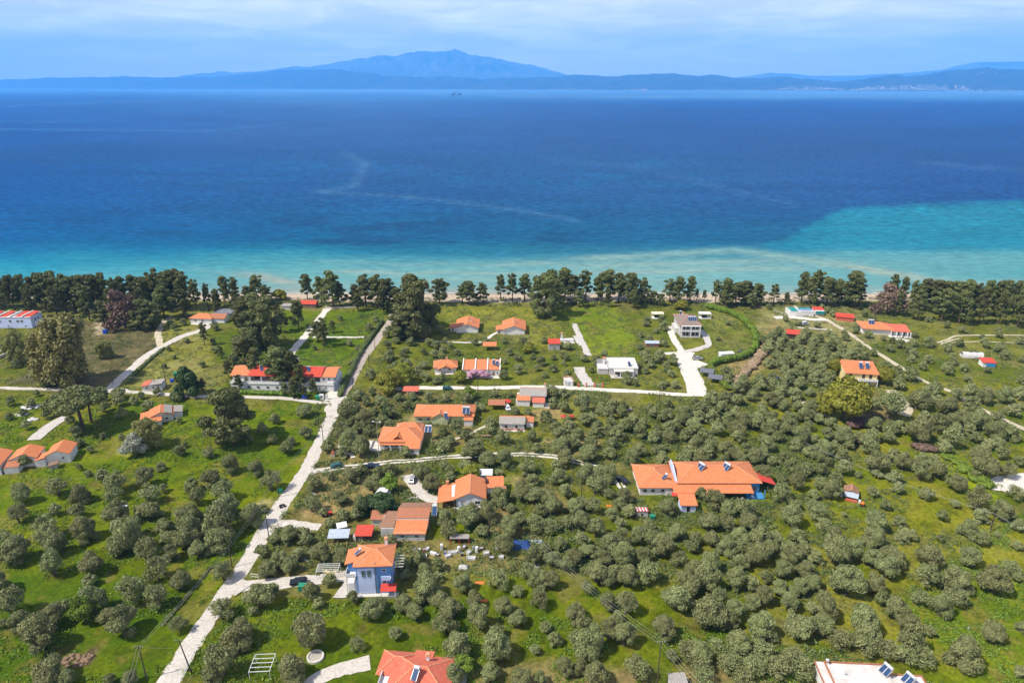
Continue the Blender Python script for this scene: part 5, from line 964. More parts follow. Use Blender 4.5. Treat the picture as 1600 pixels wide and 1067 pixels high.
for i in range(12):
    rs = np.random.RandomState(100+i); nl = rs.randint(12, 22); L = olive_lobes(rs, 3.0, nl, rs.uniform(.8, 1.25)); ch, var = lobed(rs, L, 9500 if i % 4 else 5200, .21, .7, core=.74 if i % 4 else .35, depth=.36 if i % 4 else .8, stray=.14 if i % 4 else .3)
    cr = np_mesh('olive_crown', ch, 'olive_leaf', var); tr = mb_mesh(trunk_mb(rs, 1.0, .34, 4, 1.7, 2.6, .2), 'olive_trunk', 'bark')
    rs = np.random.RandomState(100+i); rs.randint(9, 16); rs.uniform(.8, 1.25); lo = lobed(np.random.RandomState(i), L, 2600, .34, .85, core=.66, depth=.5, stray=.16); OLV.append((cr, tr, lo))
def tree_obj(name, crown, trunk, x, y, s, rz, label=None, cat='tree', group=None, sz=1.0, cname='crown', z=0):
    o = bpy.data.objects.new(name, None); col.objects.link(o); o.location = (x, y, z); o.rotation_euler = (0, 0, rz); o.scale = (s, s, s*sz)
    if trunk is not None: link('trunk', trunk, o)
    if crown is not None: link(cname, crown, o)
    tag(o, label, cat, group); return o
# ---- pines
def pine_lobes(rs, H, rad, nl, z0=.42):
    L = []
    for i in range(nl):
        t = (i+.5)/nl; z = H*(z0+(.93-z0)*t); env = math.sin(math.pi*(.22+.70*t))**.8; a = i*2.4+rs.rand(); q = rad*env*rs.uniform(.25, 1.0); r = rad*rs.uniform(.18, .38)
        L.append(((q*math.cos(a), q*math.sin(a), z), (r, r, r*rs.uniform(.55, .8))))
    L.append(((0, 0, H*.64), (rad*.40, rad*.40, H*.20))); return L
PINE = []
for i, (H, rad, nl, z0) in enumerate([(14, 4.6, 24, .24), (14, 5.2, 28, .16), (14, 4.0, 20, .30), (14, 5.4, 30, .18), (14, 4.6, 22, .22), (14, 5.0, 19, .32)]):
    rs = np.random.RandomState(300+i); L = pine_lobes(rs, H, rad, nl, z0); ch, var = lobed(rs, L, 9500, .36, .9, core=.5, depth=.65, stray=.28)
    PINE.append((np_mesh('pine_crown', ch, 'pine_leaf', var), mb_mesh(trunk_mb(rs, 7.0, .30, 5, 2.6, 11.5, .6), 'pine_trunk', 'pinebark')))
rs = np.random.RandomState(330)                  # umbrella pine and dense low-crowned pine
L = [((math.cos(a)*q, math.sin(a)*q, 8.8+dz), (1.8, 1.8, 1.5)) for a, q, dz in [(k*2.4, .9+k*.25, .9-.16*k) for k in range(14)]]+[((0, 0, 10.2), (2.4, 2.4, 1.5))]
ch, var = lobed(rs, L, 8000, .34, .6, core=.8, depth=.25); UMB = (np_mesh('umbrella_pine_crown', ch, 'pine_leaf', var), mb_mesh(trunk_mb(rs, 6.6, .34, 6, 2.6, 9.4, .3), 'umbrella_trunk', 'pinebark'))
rs = np.random.RandomState(331); L = pine_lobes(rs, 14, 6.2, 32, .12); ch, var = lobed(rs, L, 16000, .40, .6, core=.72, depth=.35, stray=.08); BIGP = (np_mesh('broad_pine_crown', ch, 'pine_leaf', var), mb_mesh(trunk_mb(rs, 5, .42, 6, 3, 11, .3), 'broad_pine_trunk', 'pinebark'))
rs = np.random.RandomState(332); L = []
for i in range(34):
    t = (i+.5)/34; a = i*2.4; z = 14*(.10+.80*t); e = math.sin(math.pi*(.22+.66*t))**.6; q = 6.2*e*rs.uniform(.3, .95); L.append(((q*math.cos(a), q*math.sin(a), z), (1.7, 1.7, 1.9)))
ch, var = lobed(rs, L, 15000, .36, .8, core=.5, depth=.6, stray=.2); EUC = (np_mesh('eucalyptus_crown', ch, 'euc_leaf', var), mb_mesh(trunk_mb(rs, 5, .45, 6, 3, 12, .3), 'eucalyptus_trunk', 'palebark'))
def rounded(seed, m, nl, size=.28, n=5000, bare=False, jit=.6):
    rs = np.random.RandomState(seed); L = olive_lobes(rs, 3.0, nl, 1.1); ch, var = lobed(rs, L, n, size, jit, core=0 if bare else .8, depth=.9 if bare else .3, stray=.2 if bare else .06); return np_mesh('crown', ch, m, var)
CR = dict(yellow=rounded(400, 'yellow_leaf', 16), bright=rounded(401, 'bright_leaf', 10), shrub=rounded(402, 'shrub_leaf', 8, .3, 2600), shrub2=rounded(403, 'shrub_leaf', 11, .3, 3000), dark=rounded(404, 'dark_leaf', 12), bare=rounded(405, 'brown_twig', 12, .30, 3800, True, 1.5),
          dry=rounded(406, 'dry_leaf', 9, .3, 3000), pink=rounded(407, 'pinkflower', 8, .3, 2600), silver=rounded(408, 'silver_leaf', 9, .26, 3800), light=rounded(409, 'olive_leaf', 12, .22, 3800, True, 1.0), euc=rounded(410, 'euc_leaf', 11, .3, 3600))
TRK = mb_mesh(trunk_mb(np.random.RandomState(9), 1.0, .24, 5, 1.6, 3.4, .2), 'small_trunk', 'bark')
# ------------------------------------------------------------ placing helpers
TREES = []                                        # (x, y, radius) of everything planted
def near_road(x, y, m):
    for (ax, ay, bx, by, w) in ROADSEG:
        dx, dy = bx-ax, by-ay; t = max(0, min(1, ((x-ax)*dx+(y-ay)*dy)/(dx*dx+dy*dy+1e-9)))
        if math.hypot(x-ax-dx*t, y-ay-dy*t) < w+m: return True
    return False
def in_building(x, y, r, front=True):
    for (cx, cy, hw, hd, c, s, fm) in OCC:
        dx, dy = x-cx, y-cy; u = dx*c+dy*s; v = -dx*s+dy*c
        if abs(u) < hw+r and -(hd+r+(fm if front else 0)) < v < hd+r: return True
    return False
def plant_at(px, py_center, Rr): return G(px, py_center, Rr*.88)
rnd = random.Random(77)
OL = []                                           # olives: x, y, R
T0 = {'a': (0, 600, 4.447), 'b': (320, 600, 4.447), 'c': (640, 600, 4.447), 'd': (960, 600, 4.447), 'e': (1280, 600, 4.447), 'A': (0, 827, 4.447), 'B': (320, 827, 4.447), 'C': (640, 827, 4.447), 'D': (960, 827, 4.447), 'E': (1280, 827, 4.447)}
OLT = {
'a': '140 770 140,120 905 160,380 870 110,390 705 165,555 770 140,530 885 120,310 1000 200,580 1010 170,710 640 120,800 680 170,780 770 130,810 910 180,1005 650 150,1030 760 160,1025 870 190,1130 720 75,1115 570 75,1245 460 90,1280 420 60,1240 250 60,1330 700 120,1370 790 130,1150 990 150,1300 910 190,1310 1020 180,900 1010 190,165 540 110,55 590 45,620 455 60,550 580 50,610 620 60,715 360 50,845 370 50,540 405 80,455 475 75,380 100 70,70 120 80,320 205 85,255 300 120,410 170 95,490 255 85,1090 50 70,820 60 110,930 110 75,820 115 95,1230 95 80,1030 145 85,845 205 100,520 320 100,160 190 60,60 225 60',
'b': '20 470 95,170 565 130,40 650 150,125 740 170,345 580 120,455 670 165,400 310 90,305 375 65,465 385 90,695 335 110,570 440 130,600 395 80,480 240 80,690 180 130,140 845 180,100 950 230,320 930 150,400 860 90,130 1030 150,990 200 150,1100 230 140,950 330 130,1000 385 150,1100 360 140,850 430 100,960 460 100,1080 440 140,1010 620 140,1090 590 110,1170 690 140,760 680 130,740 830 140,930 780 140,1080 810 120,880 640 70,720 930 120,960 910 110,1050 900 100,870 960 90,1390 470 90,1290 200 100,1230 130 100,1400 150 75,690 1030 100,820 890 80,1180 190 90,1200 610 80',
'c': '90 620 130,150 690 140,390 560 120,440 450 170,330 290 130,385 350 85,230 420 120,660 430 150,650 370 110,560 310 100,560 260 90,850 365 90,880 440 90,1040 340 120,1050 430 130,1200 140 140,1210 250 110,1380 200 110,1330 150 70,1100 260 90,950 220 100,1290 330 90,1240 480 140,1080 510 130,1390 480 110,820 570 120,620 610 75,1020 560 100,280 640 90,470 150 60,500 160 70,250 90 80,400 110 100,700 70 60,560 130 60,1000 130 80,1060 60 80,130 90 80,1290 690 180,1220 640 140,1390 620 120,780 740 150,870 760 150,620 780 130,640 830 100,960 780 130,1040 640 130,1080 740 110,1000 850 130,1150 850 140,1270 840 130,1200 950 160,880 960 150,700 1000 150,760 930 110,980 980 140,400 940 180,500 1010 110,240 930 130,120 960 90,1300 1000 150,1090 960 120,560 700 60,850 660 110,700 860 80',
'e': '110 655 110,175 580 130,160 480 110,360 440 120,400 550 170,520 490 110,590 540 130,520 640 110,550 725 100,370 740 90,420 630 70,270 630 55,125 740 55,745 760 100,700 610 150,830 600 130,960 685 150,465 840 90,170 905 45,390 950 160,170 985 45,560 950 90,855 910 100,945 825 80,1110 800 170,1130 910 110,1240 1040 50,1290 880 170,1390 980 120,1040 1010 120,380 1040 140,110 1040 130,590 1040 100,640 1050 90,30 510 120,1370 750 130,1160 580 170,1310 600 140,1130 490 140,1270 470 120,1390 530 100,500 160 190,700 310 210,560 290 110,930 380 170,830 270 150,690 110 160,540 40 90,900 150 160,640 180 110,770 60 120,1010 240 140,1110 260 140,1060 130 120,1210 330 140,1340 340 120,1100 370 110,1240 220 120,1350 180 120,1150 90 120,1300 80 120,1050 40 110,1390 60 100,60 340 120,180 370 140,210 420 90,110 430 110,880 440 110,720 510 100,790 540 110,340 400 130,950 70 100',
'A': '90 140 220,30 60 130,380 110 170,360 250 190,630 240 190,620 350 120,340 30 150,590 20 150,870 60 230,1015 150 220,1170 50 150,1300 60 200,1180 160 140,1370 130 150,1090 280 190,1250 350 150,1090 470 180,910 420 200,640 500 200,740 600 150,840 640 220,70 520 220,450 520 90,130 640 150,360 600 180,270 740 270,330 980 230,450 1040 140,1240 660 130,760 1040 110,900 1040 130,10 360 60,20 650 80',
'B': '100 70 190,30 120 110,120 290 180,400 150 120,430 280 140,380 460 200,470 420 110,120 540 190,230 720 220,110 920 260,50 1000 150,740 440 140,870 350 110,790 510 100,740 700 270,1060 790 130,600 960 230,620 1050 150,1160 550 170,1030 470 105,1230 505 90,1320 720 120,1385 530 140,640 170 120,800 160 150,950 180 150,590 250 130,480 60 110,700 60 110,1390 240 100,1400 310 90,1290 80 110',
'C': '120 400 200,30 570 140,190 320 110,220 500 150,290 540 170,250 650 200,320 800 220,360 370 150,450 480 130,480 620 180,600 820 230,610 700 120,620 340 170,750 420 110,750 620 140,905 490 150,865 830 90,1010 760 120,940 670 100,1150 570 150,1190 630 140,1250 790 200,1160 750 130,1390 700 160,1080 960 150,1190 960 130,1300 1010 180,560 990 150,780 1030 170,910 1030 120,300 1030 180,60 200 130,200 235 120,100 300 130,820 280 130,900 340 140,980 360 140,1000 200 140,1100 240 130,1250 150 130,1150 180 120,1300 300 170,1230 400 130,1390 330 150,1380 500 130,1050 100 120,860 190 120,940 130 110,1350 200 120,1200 70 120',
'D': '60 180 170,90 330 170,240 300 180,80 520 190,70 740 190,150 960 220,20 610 110,350 680 180,440 480 230,520 380 200,640 350 200,340 120 180,450 200 150,660 230 160,660 590 260,720 480 160,840 560 160,840 350 150,820 640 130,1020 680 200,960 500 140,1040 460 150,960 370 110,1050 320 120,1150 400 150,1290 670 230,1220 500 150,1290 400 150,1380 370 130,1380 550 130,1020 50 170,1080 150 120,1220 180 160,1330 130 130,600 860 170,860 790 170,50 50 170,170 50 130,560 280 130,260 80 140,200 180 120,1180 280 130,1330 280 130,780 120 130,880 230 130,560 60 120,680 70 130,900 110 130,1120 60 120,1270 50 130,1400 190 110,400 870 110',
'E': '110 150 210,200 370 220,60 560 180,30 460 130,380 60 150,580 50 90,520 180 180,380 200 150,470 270 160,770 190 180,760 320 180,1050 180 180,960 350 190,940 460 190,1220 350 230,1340 260 130,1390 330 100,700 470 130,390 380 140,440 480 110,540 560 160,630 650 180,640 790 220,760 700 100,310 640 200,330 740 190,280 560 120,1010 870 210,1210 700 200,1400 680 90,1400 980 110,1130 70 120,1030 20 80,1240 40 50,1380 110 90,840 60 60'}
def add_ol(x, y, r): OL.append((x, y, r)); TREES.append((x, y, r))
for k, s in OLT.items():
    x0, y0, sc = T0[k]
    for t in s.split(','):
        zx, zy, w = map(float, t.split()); px, py = x0+zx/sc, y0+zy/sc; Rr = w/sc/2/S(py+4)*rnd.uniform(.92, 1.08); g = plant_at(px, py, Rr)
        if not in_building(g.x, g.y, .2, False) and not near_road(g.x, g.y, -.3): add_ol(g.x, g.y, Rr)
# ---- labels that single trees out: nearest landmark, direction from it, order outwards
ORD = ['nearest', 'second', 'third', 'fourth', 'fifth', 'sixth', 'seventh', 'eighth', 'ninth', 'tenth', 'eleventh', 'twelfth', 'thirteenth', 'fourteenth', 'fifteenth']
EXTRA_LM = [(530, 628, 'the crossroads'), (335, 955, 'the bend of the lower road'), (120, 1030, 'the brown heap of earth'), (1565, 757, 'the pale sand patch'), (480, 735, 'the dirt track turn-off'), (862, 712, 'the crest of the dirt track'), (1029, 1003, 'the tall power pole'),
            (1420, 583, 'the diagonal dirt track'), (487, 1025, 'the stone-ringed olive planter'), (780, 850, 'the blue tarpaulin'), (460, 910, 'the black car'), (410, 1040, 'the white metal frame'), (790, 637, 'the white car'), (1090, 615, 'the white driveway end'), (1235, 640, 'the lone pole in the grove'),
            (197, 805, 'the lamp post on the grass'), (1490, 525, 'the forked track'), (765, 815, 'the pole by the gable house'), (1220, 600, 'the dark pickup in the grove'), (60, 640, 'the white rubble heap')]
def autolabel(items, phrase, lms):
    """items: list of (px, py, adj); returns one distinct label each"""
    bk = {}
    for i, (px, py, adj) in enumerate(items):
        j = min(range(len(lms)), key=lambda k: math.hypot(px-lms[k][0], (py-lms[k][1])*1.25)); lx, ly, nm = lms[j]; dx, dy = px-lx, (py-ly)*1.25
        a = math.degrees(math.atan2(-dy, dx)) % 360; d = ['right of', 'behind and right of', 'behind', 'behind and left of', 'left of', 'in front and left of', 'in front of', 'in front and right of'][int((a+22.5)//45) % 8]
        bk.setdefault((nm, d), []).append((math.hypot(dx, dy), i, adj))
    out = [None]*len(items)
    for (nm, d), L in bk.items():
        L.sort()
        for k, (_, i, adj) in enumerate(L):
            t = f', {d} {nm}' if len(L) == 1 else f', {ORD[min(k, 14)]} one {d} {nm}'
            out[i] = next((c for c in (f'{adj} {phrase}{t}', f'{phrase}{t}', phrase.split(' ', 1)[1]+t) if len(c.split()) <= 16), phrase.split(' ', 1)[1]+t)
    return out
# ---- other named trees: mesh pair, base pixel, top row, label
def special(kind, px, base, top, label, name, cat='tree', wide=1.0, group=None, lmk=None, rz=None):
    cr, tr, Hn = {'pine': (None, None, 14), 'umb': (*UMB, 11.6), 'big': (*BIGP, 14), 'euc': (*EUC, 14)}.get(kind, (CR.get(kind), TRK, 4.6))
    if kind == 'pine': cr, tr = PINE[int(px*7) % 6]
    g = G(px, base); H = hf(px, base, top); s = H/Hn; o = tree_obj(name, cr, tr, g.x, g.y, s*wide, (px*1.37) % 6.28 if rz is None else rz, label, cat, group, 1/wide); TREES.append((g.x, g.y, s*wide*3.0)); 
    if lmk: LM.append((px, (base+top)/2, lmk))
    return o, g, H
special('umb', 131, 672, 605, 'tall umbrella pine with a dark spreading crown on the left lawn', 'umbrella_pine', wide=1.3, lmk='the tall umbrella pine', group='umbrella pines')
special('umb', 143, 660, 605, 'second umbrella pine, just behind and right of the tallest one', 'umbrella_pine', wide=1.1, group='umbrella pines')
special('big', 366, 692, 606, 'broad dark pine standing on the grass below the village road', 'broad_pine', wide=.95, lmk='the broad dark pine')
special('big', 648, 528, 434, 'largest dark pine beside the far end of the lane', 'broad_pine', wide=.85, lmk='the large dark pine by the lane')
special('big', 630, 530, 478, 'low dark pine in front of the largest pine beside the lane', 'broad_pine', wide=1.1)
special('big', 664, 512, 470, 'rounded dark pine right of the largest pine beside the lane', 'broad_pine', wide=1.1)
special('big', 853, 495, 424, 'large pine with crown to the ground between the two lawns', 'broad_pine', wide=.8, lmk='the large pine between the lawns')
special('big', 410, 545, 462, 'massive dark pine standing behind the long white hotel', 'broad_pine', wide=.85, lmk='the massive pine behind the hotel')
special('big', 385, 572, 522, 'dark pine just left of the hotel roof', 'broad_pine', wide=1.1)
special('big', 382, 515, 466, 'dark pine between the shoreline and the massive hotel pine', 'broad_pine')
special('euc', 112, 600, 492, 'huge brownish green eucalyptus on the scrub plot at left', 'eucalyptus', wide=.88, lmk='the huge eucalyptus')
special('euc', 84, 598, 548, 'lower eucalyptus leaning out at the left foot of the huge one', 'eucalyptus', wide=1.1)
special('euc', 30, 566, 516, 'slender yellowish tree by the stone wall at left', 'slender_tree', wide=.7)
special('euc', 166, 560, 532, 'small olive-brown tree right of the huge eucalyptus', 'small_tree', wide=1.0)
special('bare', 196, 512, 461, 'leafless brown tree among the pines at left', 'bare_tree', wide=.8, lmk='the leafless brown tree')
special('bare', 1387, 490, 450, 'leafless pinkish brown tree at the edge of the right pine belt', 'bare_tree', wide=.95, lmk='the pinkish bare tree')
special('big', 232, 515, 468, 'dark bushy pine beside the leafless brown tree', 'broad_pine', wide=1.0)
special('big', 168, 508, 470, 'dark bushy pine left of the leafless brown tree', 'broad_pine', wide=1.0)
special('yellow', 1316, 656, 597, 'rounded yellow-green tree standing alone below the yellow house', 'rounded_tree', wide=.92, lmk='the rounded yellow-green tree')
special('dark', 295, 619, 579, 'dark dense tree beside the village road left of the hotel', 'evergreen_tree', wide=.8, lmk='the dark roadside tree')
special('bright', 134, 972, 935, 'bright yellow-green young tree among the grey olives at left', 'young_tree', wide=.7, lmk='the bright green young tree')
special('yellow', 719, 598, 580, 'small round yellow-green bush in front of the row house', 'round_bush', 'bush', wide=1.0)
special('pink', 742, 590, 578, 'pink flowering shrub in front of the row house', 'flowering_shrub', 'bush', wide=1.6)
special('pink', 755, 591, 580, 'second pink shrub, right of the first before the row house', 'flowering_shrub', 'bush', wide=1.4)
special('yellow', 1064, 484, 470, 'yellowish palm-like bush behind the grey-brown-roofed villa', 'bush', 'bush', wide=1.2)
special('yellow', 438, 468, 454, 'pale yellow-green shrub on the beach between pines', 'beach_shrub', 'bush', wide=1.3)
special('silver', 212, 711, 684, 'pale silvery rounded bush on the left lawn', 'silvery_bush', 'bush', wide=1.1, lmk='the silvery bush')
special('euc', 234, 700, 655, 'loose pale brown-green tree in front of the mixed-roof old house', 'loose_tree', wide=1.05, lmk='the loose pale tree')
special('yellow', 826, 552, 537, 'small yellowish tree on the central lawn', 'small_tree', wide=.9)
special('yellow', 607, 612, 582, 'yellowish green tree right of the lane', 'leafy_tree', wide=1.1)
special('yellow', 630, 600, 572, 'larger yellowish tree right of the lane above the gravel road', 'leafy_tree', wide=1.0)
special('dark', 597, 800, 775, 'dark leafy bush row end behind the terracotta farm building', 'leafy_bush', 'bush', wide=1.5)
special('dark', 578, 800, 778, 'dark leafy bush left of the terracotta farm building', 'leafy_bush', 'bush', wide=1.4)
special('bright', 609, 768, 745, 'bright green leafy tree behind the white portable cabin', 'leafy_tree', wide=1.0)
special('bright', 733, 625, 608, 'bright green bush above the pale green bungalow', 'leafy_bush', 'bush', wide=1.2)
special('bright', 725, 1050, 1028, 'bright green shrub right of the faded red-roofed house', 'leafy_bush', 'bush', wide=1.2)
special('dark', 606, 652, 636, 'dark green bush behind the orange hip-roofed villa', 'leafy_bush', 'bush', wide=1.2)
special('yellow', 735, 750, 730, 'yellow-green bush left of the low white flat shed', 'leafy_bush', 'bush', wide=1.1)
special('yellow', 1305, 585, 562, 'spiky yellowish bush left of the yellow two-storey house', 'leafy_bush', 'bush', wide=.8)
special('yellow', 1380, 600, 575, 'yellowish palm-like bush right of the yellow two-storey house', 'leafy_bush', 'bush', wide=.8)
for (x, b, t) in ((1190, 700, 0),): pass
GB = [(1078,1030,1008), (1096,1050,1030), (1120,1022,1004), (1136,1048,1028), (1150,1026,1006), (1172,1052,1030), (1192,1032,1010), (1214,1056,1032), (1236,1038,1016), (1252,1058,1036), (1100,1066,1048), (1160,1072,1052), (1310,1012,990), (1350,1022,1002), (1385,1026,1006), (1410,1034,1012), (1440,1040,1018), (860,620,603), (700,1052,1030)]
GBL = autolabel([(x, (b+t)/2, 'twiggy') for x, b, t in GB], 'grey scrub bush', LM+[(1029, 1003, 'the tall power pole'), (1160, 1005, 'the wire fence')])
for (x, b, t), lb in zip(GB, GBL): special('light', x, b, t, lb, 'scrub_bush', 'bush', wide=1.3, group='grey scrub bushes')
# shoreline pines: x, base row, top row
beach = '-28 484 430,-10 482 432,8 483 429,24 486 428,42 484 427,58 487 431,72 486 424,88 486 423,104 488 426,120 488 430,136 487 428,150 488 427,166 486 425,182 488 432,196 486 430,214 484 428,228 486 431,247 484 420,262 484 424,276 482 419,290 484 421,308 486 434,326 484 441,352 472 430,368 472 431,388 476 446,404 472 428,416 476 444,340 486 452,480 468 427,502 474 431,520 480 422,532 478 443,556 476 444,572 480 427,590 482 427,606 486 434,622 488 448,687 475 434,722 474 444,732 476 438,754 473 441,782 470 427,800 472 425,820 471 427,868 478 436,882 468 418,896 472 428,914 470 420,934 470 430,947 470 422,966 472 425,984 475 425,1003 474 434,1020 476 454,1033 478 458,1046 472 434,1060 474 432,1078 473 431,1118 476 436,1134 478 434,1150 478 440,1164 476 438,1182 478 442,1208 475 442,1228 476 456,1252 474 424,1264 478 430,1274 474 420,1290 478 432,1308 474 436,1330 480 423,1340 478 440,1392 474 427,1408 478 432,1424 482 436,1440 486 434,1456 488 436,1474 488 438,1488 492 438,1504 494 436,1520 494 440,1536 494 436,1552 494 438,1566 492 436,1582 492 438,1598 500 434,1616 498 432,1462 478 437,1510 480 437,1560 482 437,30 470 432,110 472 430,160 474 432,210 472 430,8 500 452,1480 470 440,1546 472 442,50 497 448,92 499 446,140 500 444,178 500 448,222 498 450,258 497 446,288 498 450,16 478 436,78 478 434,134 478 432,188 478 434,240 476 430,338 480 450,370 486 452,1432 500 452,1470 502 450,1498 506 452,1528 506 450,1560 506 452,1590 512 450,1400 494 452,1130 482 456,1172 482 458,870 484 456,905 480 452,950 480 450,990 482 452,560 486 456,600 490 458'
BP = [tuple(map(float, t.split())) for t in beach.split(',')]
PN = []
for (x, b, t) in BP: PN.append((x, b, t))
mid = '466 512 468,506 542 494,497 535 502,520 520 500,438 606 540,454 606 548,470 612 566,428 596 560,480 600 572,374 612 584,388 606 588,462 612 590,320 540 502,318 612 590,338 494 470,425 500 462,440 520 480,398 600 560,358 590 562,346 560 540,460 622 590,476 624 602,490 616 590,446 618 596,1100 471 452,1088 470 450'
for t in mid.split(','): PN.append(tuple(map(float, t.split())))
PL = autolabel([(x, (b+t)/2, 'tall' if b-t > 46 else 'smaller') for (x, b, t) in PN], 'dark pine', [l for l in LM if l[1] < 620]+[(300, 470, 'the left beach gap'), (455, 462, 'the beach shrub'), (765, 472, 'the central beach'), (1100, 470, 'the leaning beach pine'), (1370, 465, 'the right beach gap')])
for qi, ((x, b, t), lb) in enumerate(zip(PN, PL)): special('pine', x, b, t, lb, 'pine_tree', group='dark pines', wide=(.84 if x < 330 or x > 1390 else 1.04)+.22*math.sin(x*3.1))

# ------------------------------------------------------------ vehicles
def car(px, py, rz, paint, label, lmk=None, kind='suv', L=4.3, W=1.8, H=1.65, group=None):
    g = G(px, py); o = empty('parked_car', (g.x, g.y, .05), R(rz)); tag(o, label, 'car', group); TREES.append((g.x, g.y, 1.5))
    if lmk: LM.append((px, py, lmk))
    P = {'suv': [(-.5,.28),(.5,.28),(.5,.62),(.30,.66),(.17,.98),(-.36,1.0),(-.47,.66),(-.5,.6)], 'hatch': [(-.5,.25),(.5,.25),(.5,.55),(.28,.64),(.10,.97),(-.28,.98),(-.46,.66),(-.5,.58)], 'pickup': [(-.5,.3),(.5,.3),(.5,.62),(.28,.66),(.16,.98),(-.10,.98),(-.16,.64),(-.5,.62)]}[kind]
    prof = [(x*L, z*H) for x, z in P]; mb = MB(); n = len(prof); zc = .64*H
    def w(z): return W/2 if z <= zc+.05 else W/2*.80
    a = [(x, -w(z), z) for x, z in prof]; b = [(x, w(z), z) for x, z in prof]; mb.poly(a); mb.poly(b[::-1])
    for i in range(n): mb.poly([a[(i+1) % n], a[i], b[i], b[(i+1) % n]])
    mb.build('body', paint, o)
    gl = MB(); t = prof[3], prof[4], prof[5], prof[6]
    for (p, q) in ((t[0], t[1]), (t[2], t[3])):
        d = Vector((p[0], 0, p[1])).lerp(Vector((q[0], 0, q[1])), .1); e = Vector((p[0], 0, p[1])).lerp(Vector((q[0], 0, q[1])), .88); nr = Vector((q[1]-p[1], 0, -(q[0]-p[0]))).normalized(); nr = nr if nr.x*(1 if p == t[0] else -1) > 0 else -nr
        gl.solid([d+Vector((0, -w(d.z)*.9, 0)), d+Vector((0, w(d.z)*.9, 0)), e+Vector((0, w(e.z)*.9, 0)), e+Vector((0, -w(e.z)*.9, 0))], nr*.03)
    gl.build('windscreen', 'glass', o)
    for s in (-1, 1):
        m2 = MB(); m2.solid([(t[0][0]-.25, s*(W/2*.98), zc+.06), (t[3][0]+.2, s*(W/2*.98), zc+.06), (t[2][0]+.12, s*(W/2*.83), .92*H), (t[1][0]-.12, s*(W/2*.83), .92*H)], (0, s*.03, 0)); m2.build('side_window', 'glass', o)
        for x in (-.31, .31):
            wh = MB(); wh.cyl((x*L, s*(W/2-.2), .32), (x*L, s*(W/2+.03), .32), .34, n=14); q = wh.build('wheel', 'rubber', o); r = MB(); r.cyl((x*L, s*(W/2+.02), .32), (x*L, s*(W/2+.05), .32), .19, n=10); r.build('rim', 'metal', q)
        hl = MB(); hl.box(L*.485, s*W*.40-.16, .48*H, L*.505, s*W*.40+.16, .56*H); hl.build('headlight', 'tank', o); tl = MB(); tl.box(-L*.505, s*W*.42-.1, .46*H, -L*.485, s*W*.42+.1, .58*H); tl.build('tail_light', 'redcloth', o)
    return o
car(467, 912, 190, 'blackpaint', 'black car parked on the driveway of the blue three-storey house')
car(526, 730, 195, 'tealpaint', 'dark green car on the dirt track just off the concrete road', kind='hatch', L=3.9)
car(581, 731, 188, 'navypaint', 'navy pickup on the dirt track below the orange hip-roofed villa', kind='pickup', L=5.2, W=1.85)
car(793, 640, 285, 'whitepaint', 'white car parked under the red parasol', L=4.2)
car(1213, 594, 10, 'navypaint', 'dark pickup parked in a clearing of the dense olive grove', kind='pickup', L=4.8)
car(1143, 620, 5, 'blackpaint', 'dark car half hidden by olives below the white driveway', kind='hatch', L=4.2)
car(1090, 562, 0, 'metal', 'silver car parked beside the white driveway by the villa', kind='hatch', L=4.2)
car(1158, 554, 20, 'blackpaint', 'dark car behind the white box cabin and hedge', kind='hatch', L=4.0)
car(973, 753, 120, 'blackpaint', 'dark car at the end of the dirt track by the long guest house', kind='hatch', L=4.2)
car(699, 609, 5, 'tealpaint', 'dark green car on the gravel road above the pale green bungalow', kind='hatch', L=3.9)
car(645, 752, 80, 'metal', 'grey car on the concrete drive behind the patched-roof gable house', kind='hatch', L=4.0)
car(1257, 508, 20, 'whitepaint', 'white van parked below the white beach bar', kind='suv', L=4.6, H=2.1)
def mule(px, py, label):
    g = G(px, py); o = empty('quad_bike', (g.x, g.y, .05), R(35)); tag(o, label, 'quad bike')
    mb = MB(); mb.box(-.75, -.3, .5, .8, .3, .8); mb.build('body', 'blackpaint', o); mb = MB(); mb.box(-.6, -.2, .8, .2, .2, .95); mb.build('seat', 'rubber', o); mb = MB(); mb.bar((.45, -.4, 1.05), (.45, .4, 1.05), .05, .05); mb.bar((.45, 0, .8), (.45, 0, 1.05), .06, .06); mb.build('handlebar', 'metal', o)
    for x in (-.55, .6):
        for s in (-1, 1): mb = MB(); mb.cyl((x, s*.32, .3), (x, s*.6, .3), .3, n=12); mb.build('wheel', 'rubber', o)
mule(441, 792, 'small dark quad bike standing on the concrete road')
# ------------------------------------------------------------ poles, lamps, wires
def upole(px, base, top, label, lean=0, arms=1, m='darkwood', cat='pole', name='utility_pole', rz=0, group=None):
    g = G(px, base); H = hf(px, base, top); o = empty(name, (g.x, g.y, 0), R(rz)); tag(o, label, cat, group); mb = MB(); tp = Vector((lean*H, 0, H)); mb.cyl((0, 0, -.3), tp, .16, .10, 8); mb.build('pole', m, o)
    for k in range(arms):
        z = H-.3-k*.8; c = Vector((lean*z, 0, z)); b = MB(); b.bar(c+Vector((-.9, 0, 0)), c+Vector((.9, 0, 0)), .1, .1); q = b.build('crossarm', m, o)
        for x in (-.8, -.27, .27, .8): i = MB(); i.cyl(c+Vector((x, 0, .05)), c+Vector((x, 0, .28)), .06, .04, 6); i.build('insulator', 'tank', q)
    return Vector((g.x+lean*H*math.cos(R(rz)), g.y+lean*H*math.sin(R(rz)), H-.1))
UP = {}
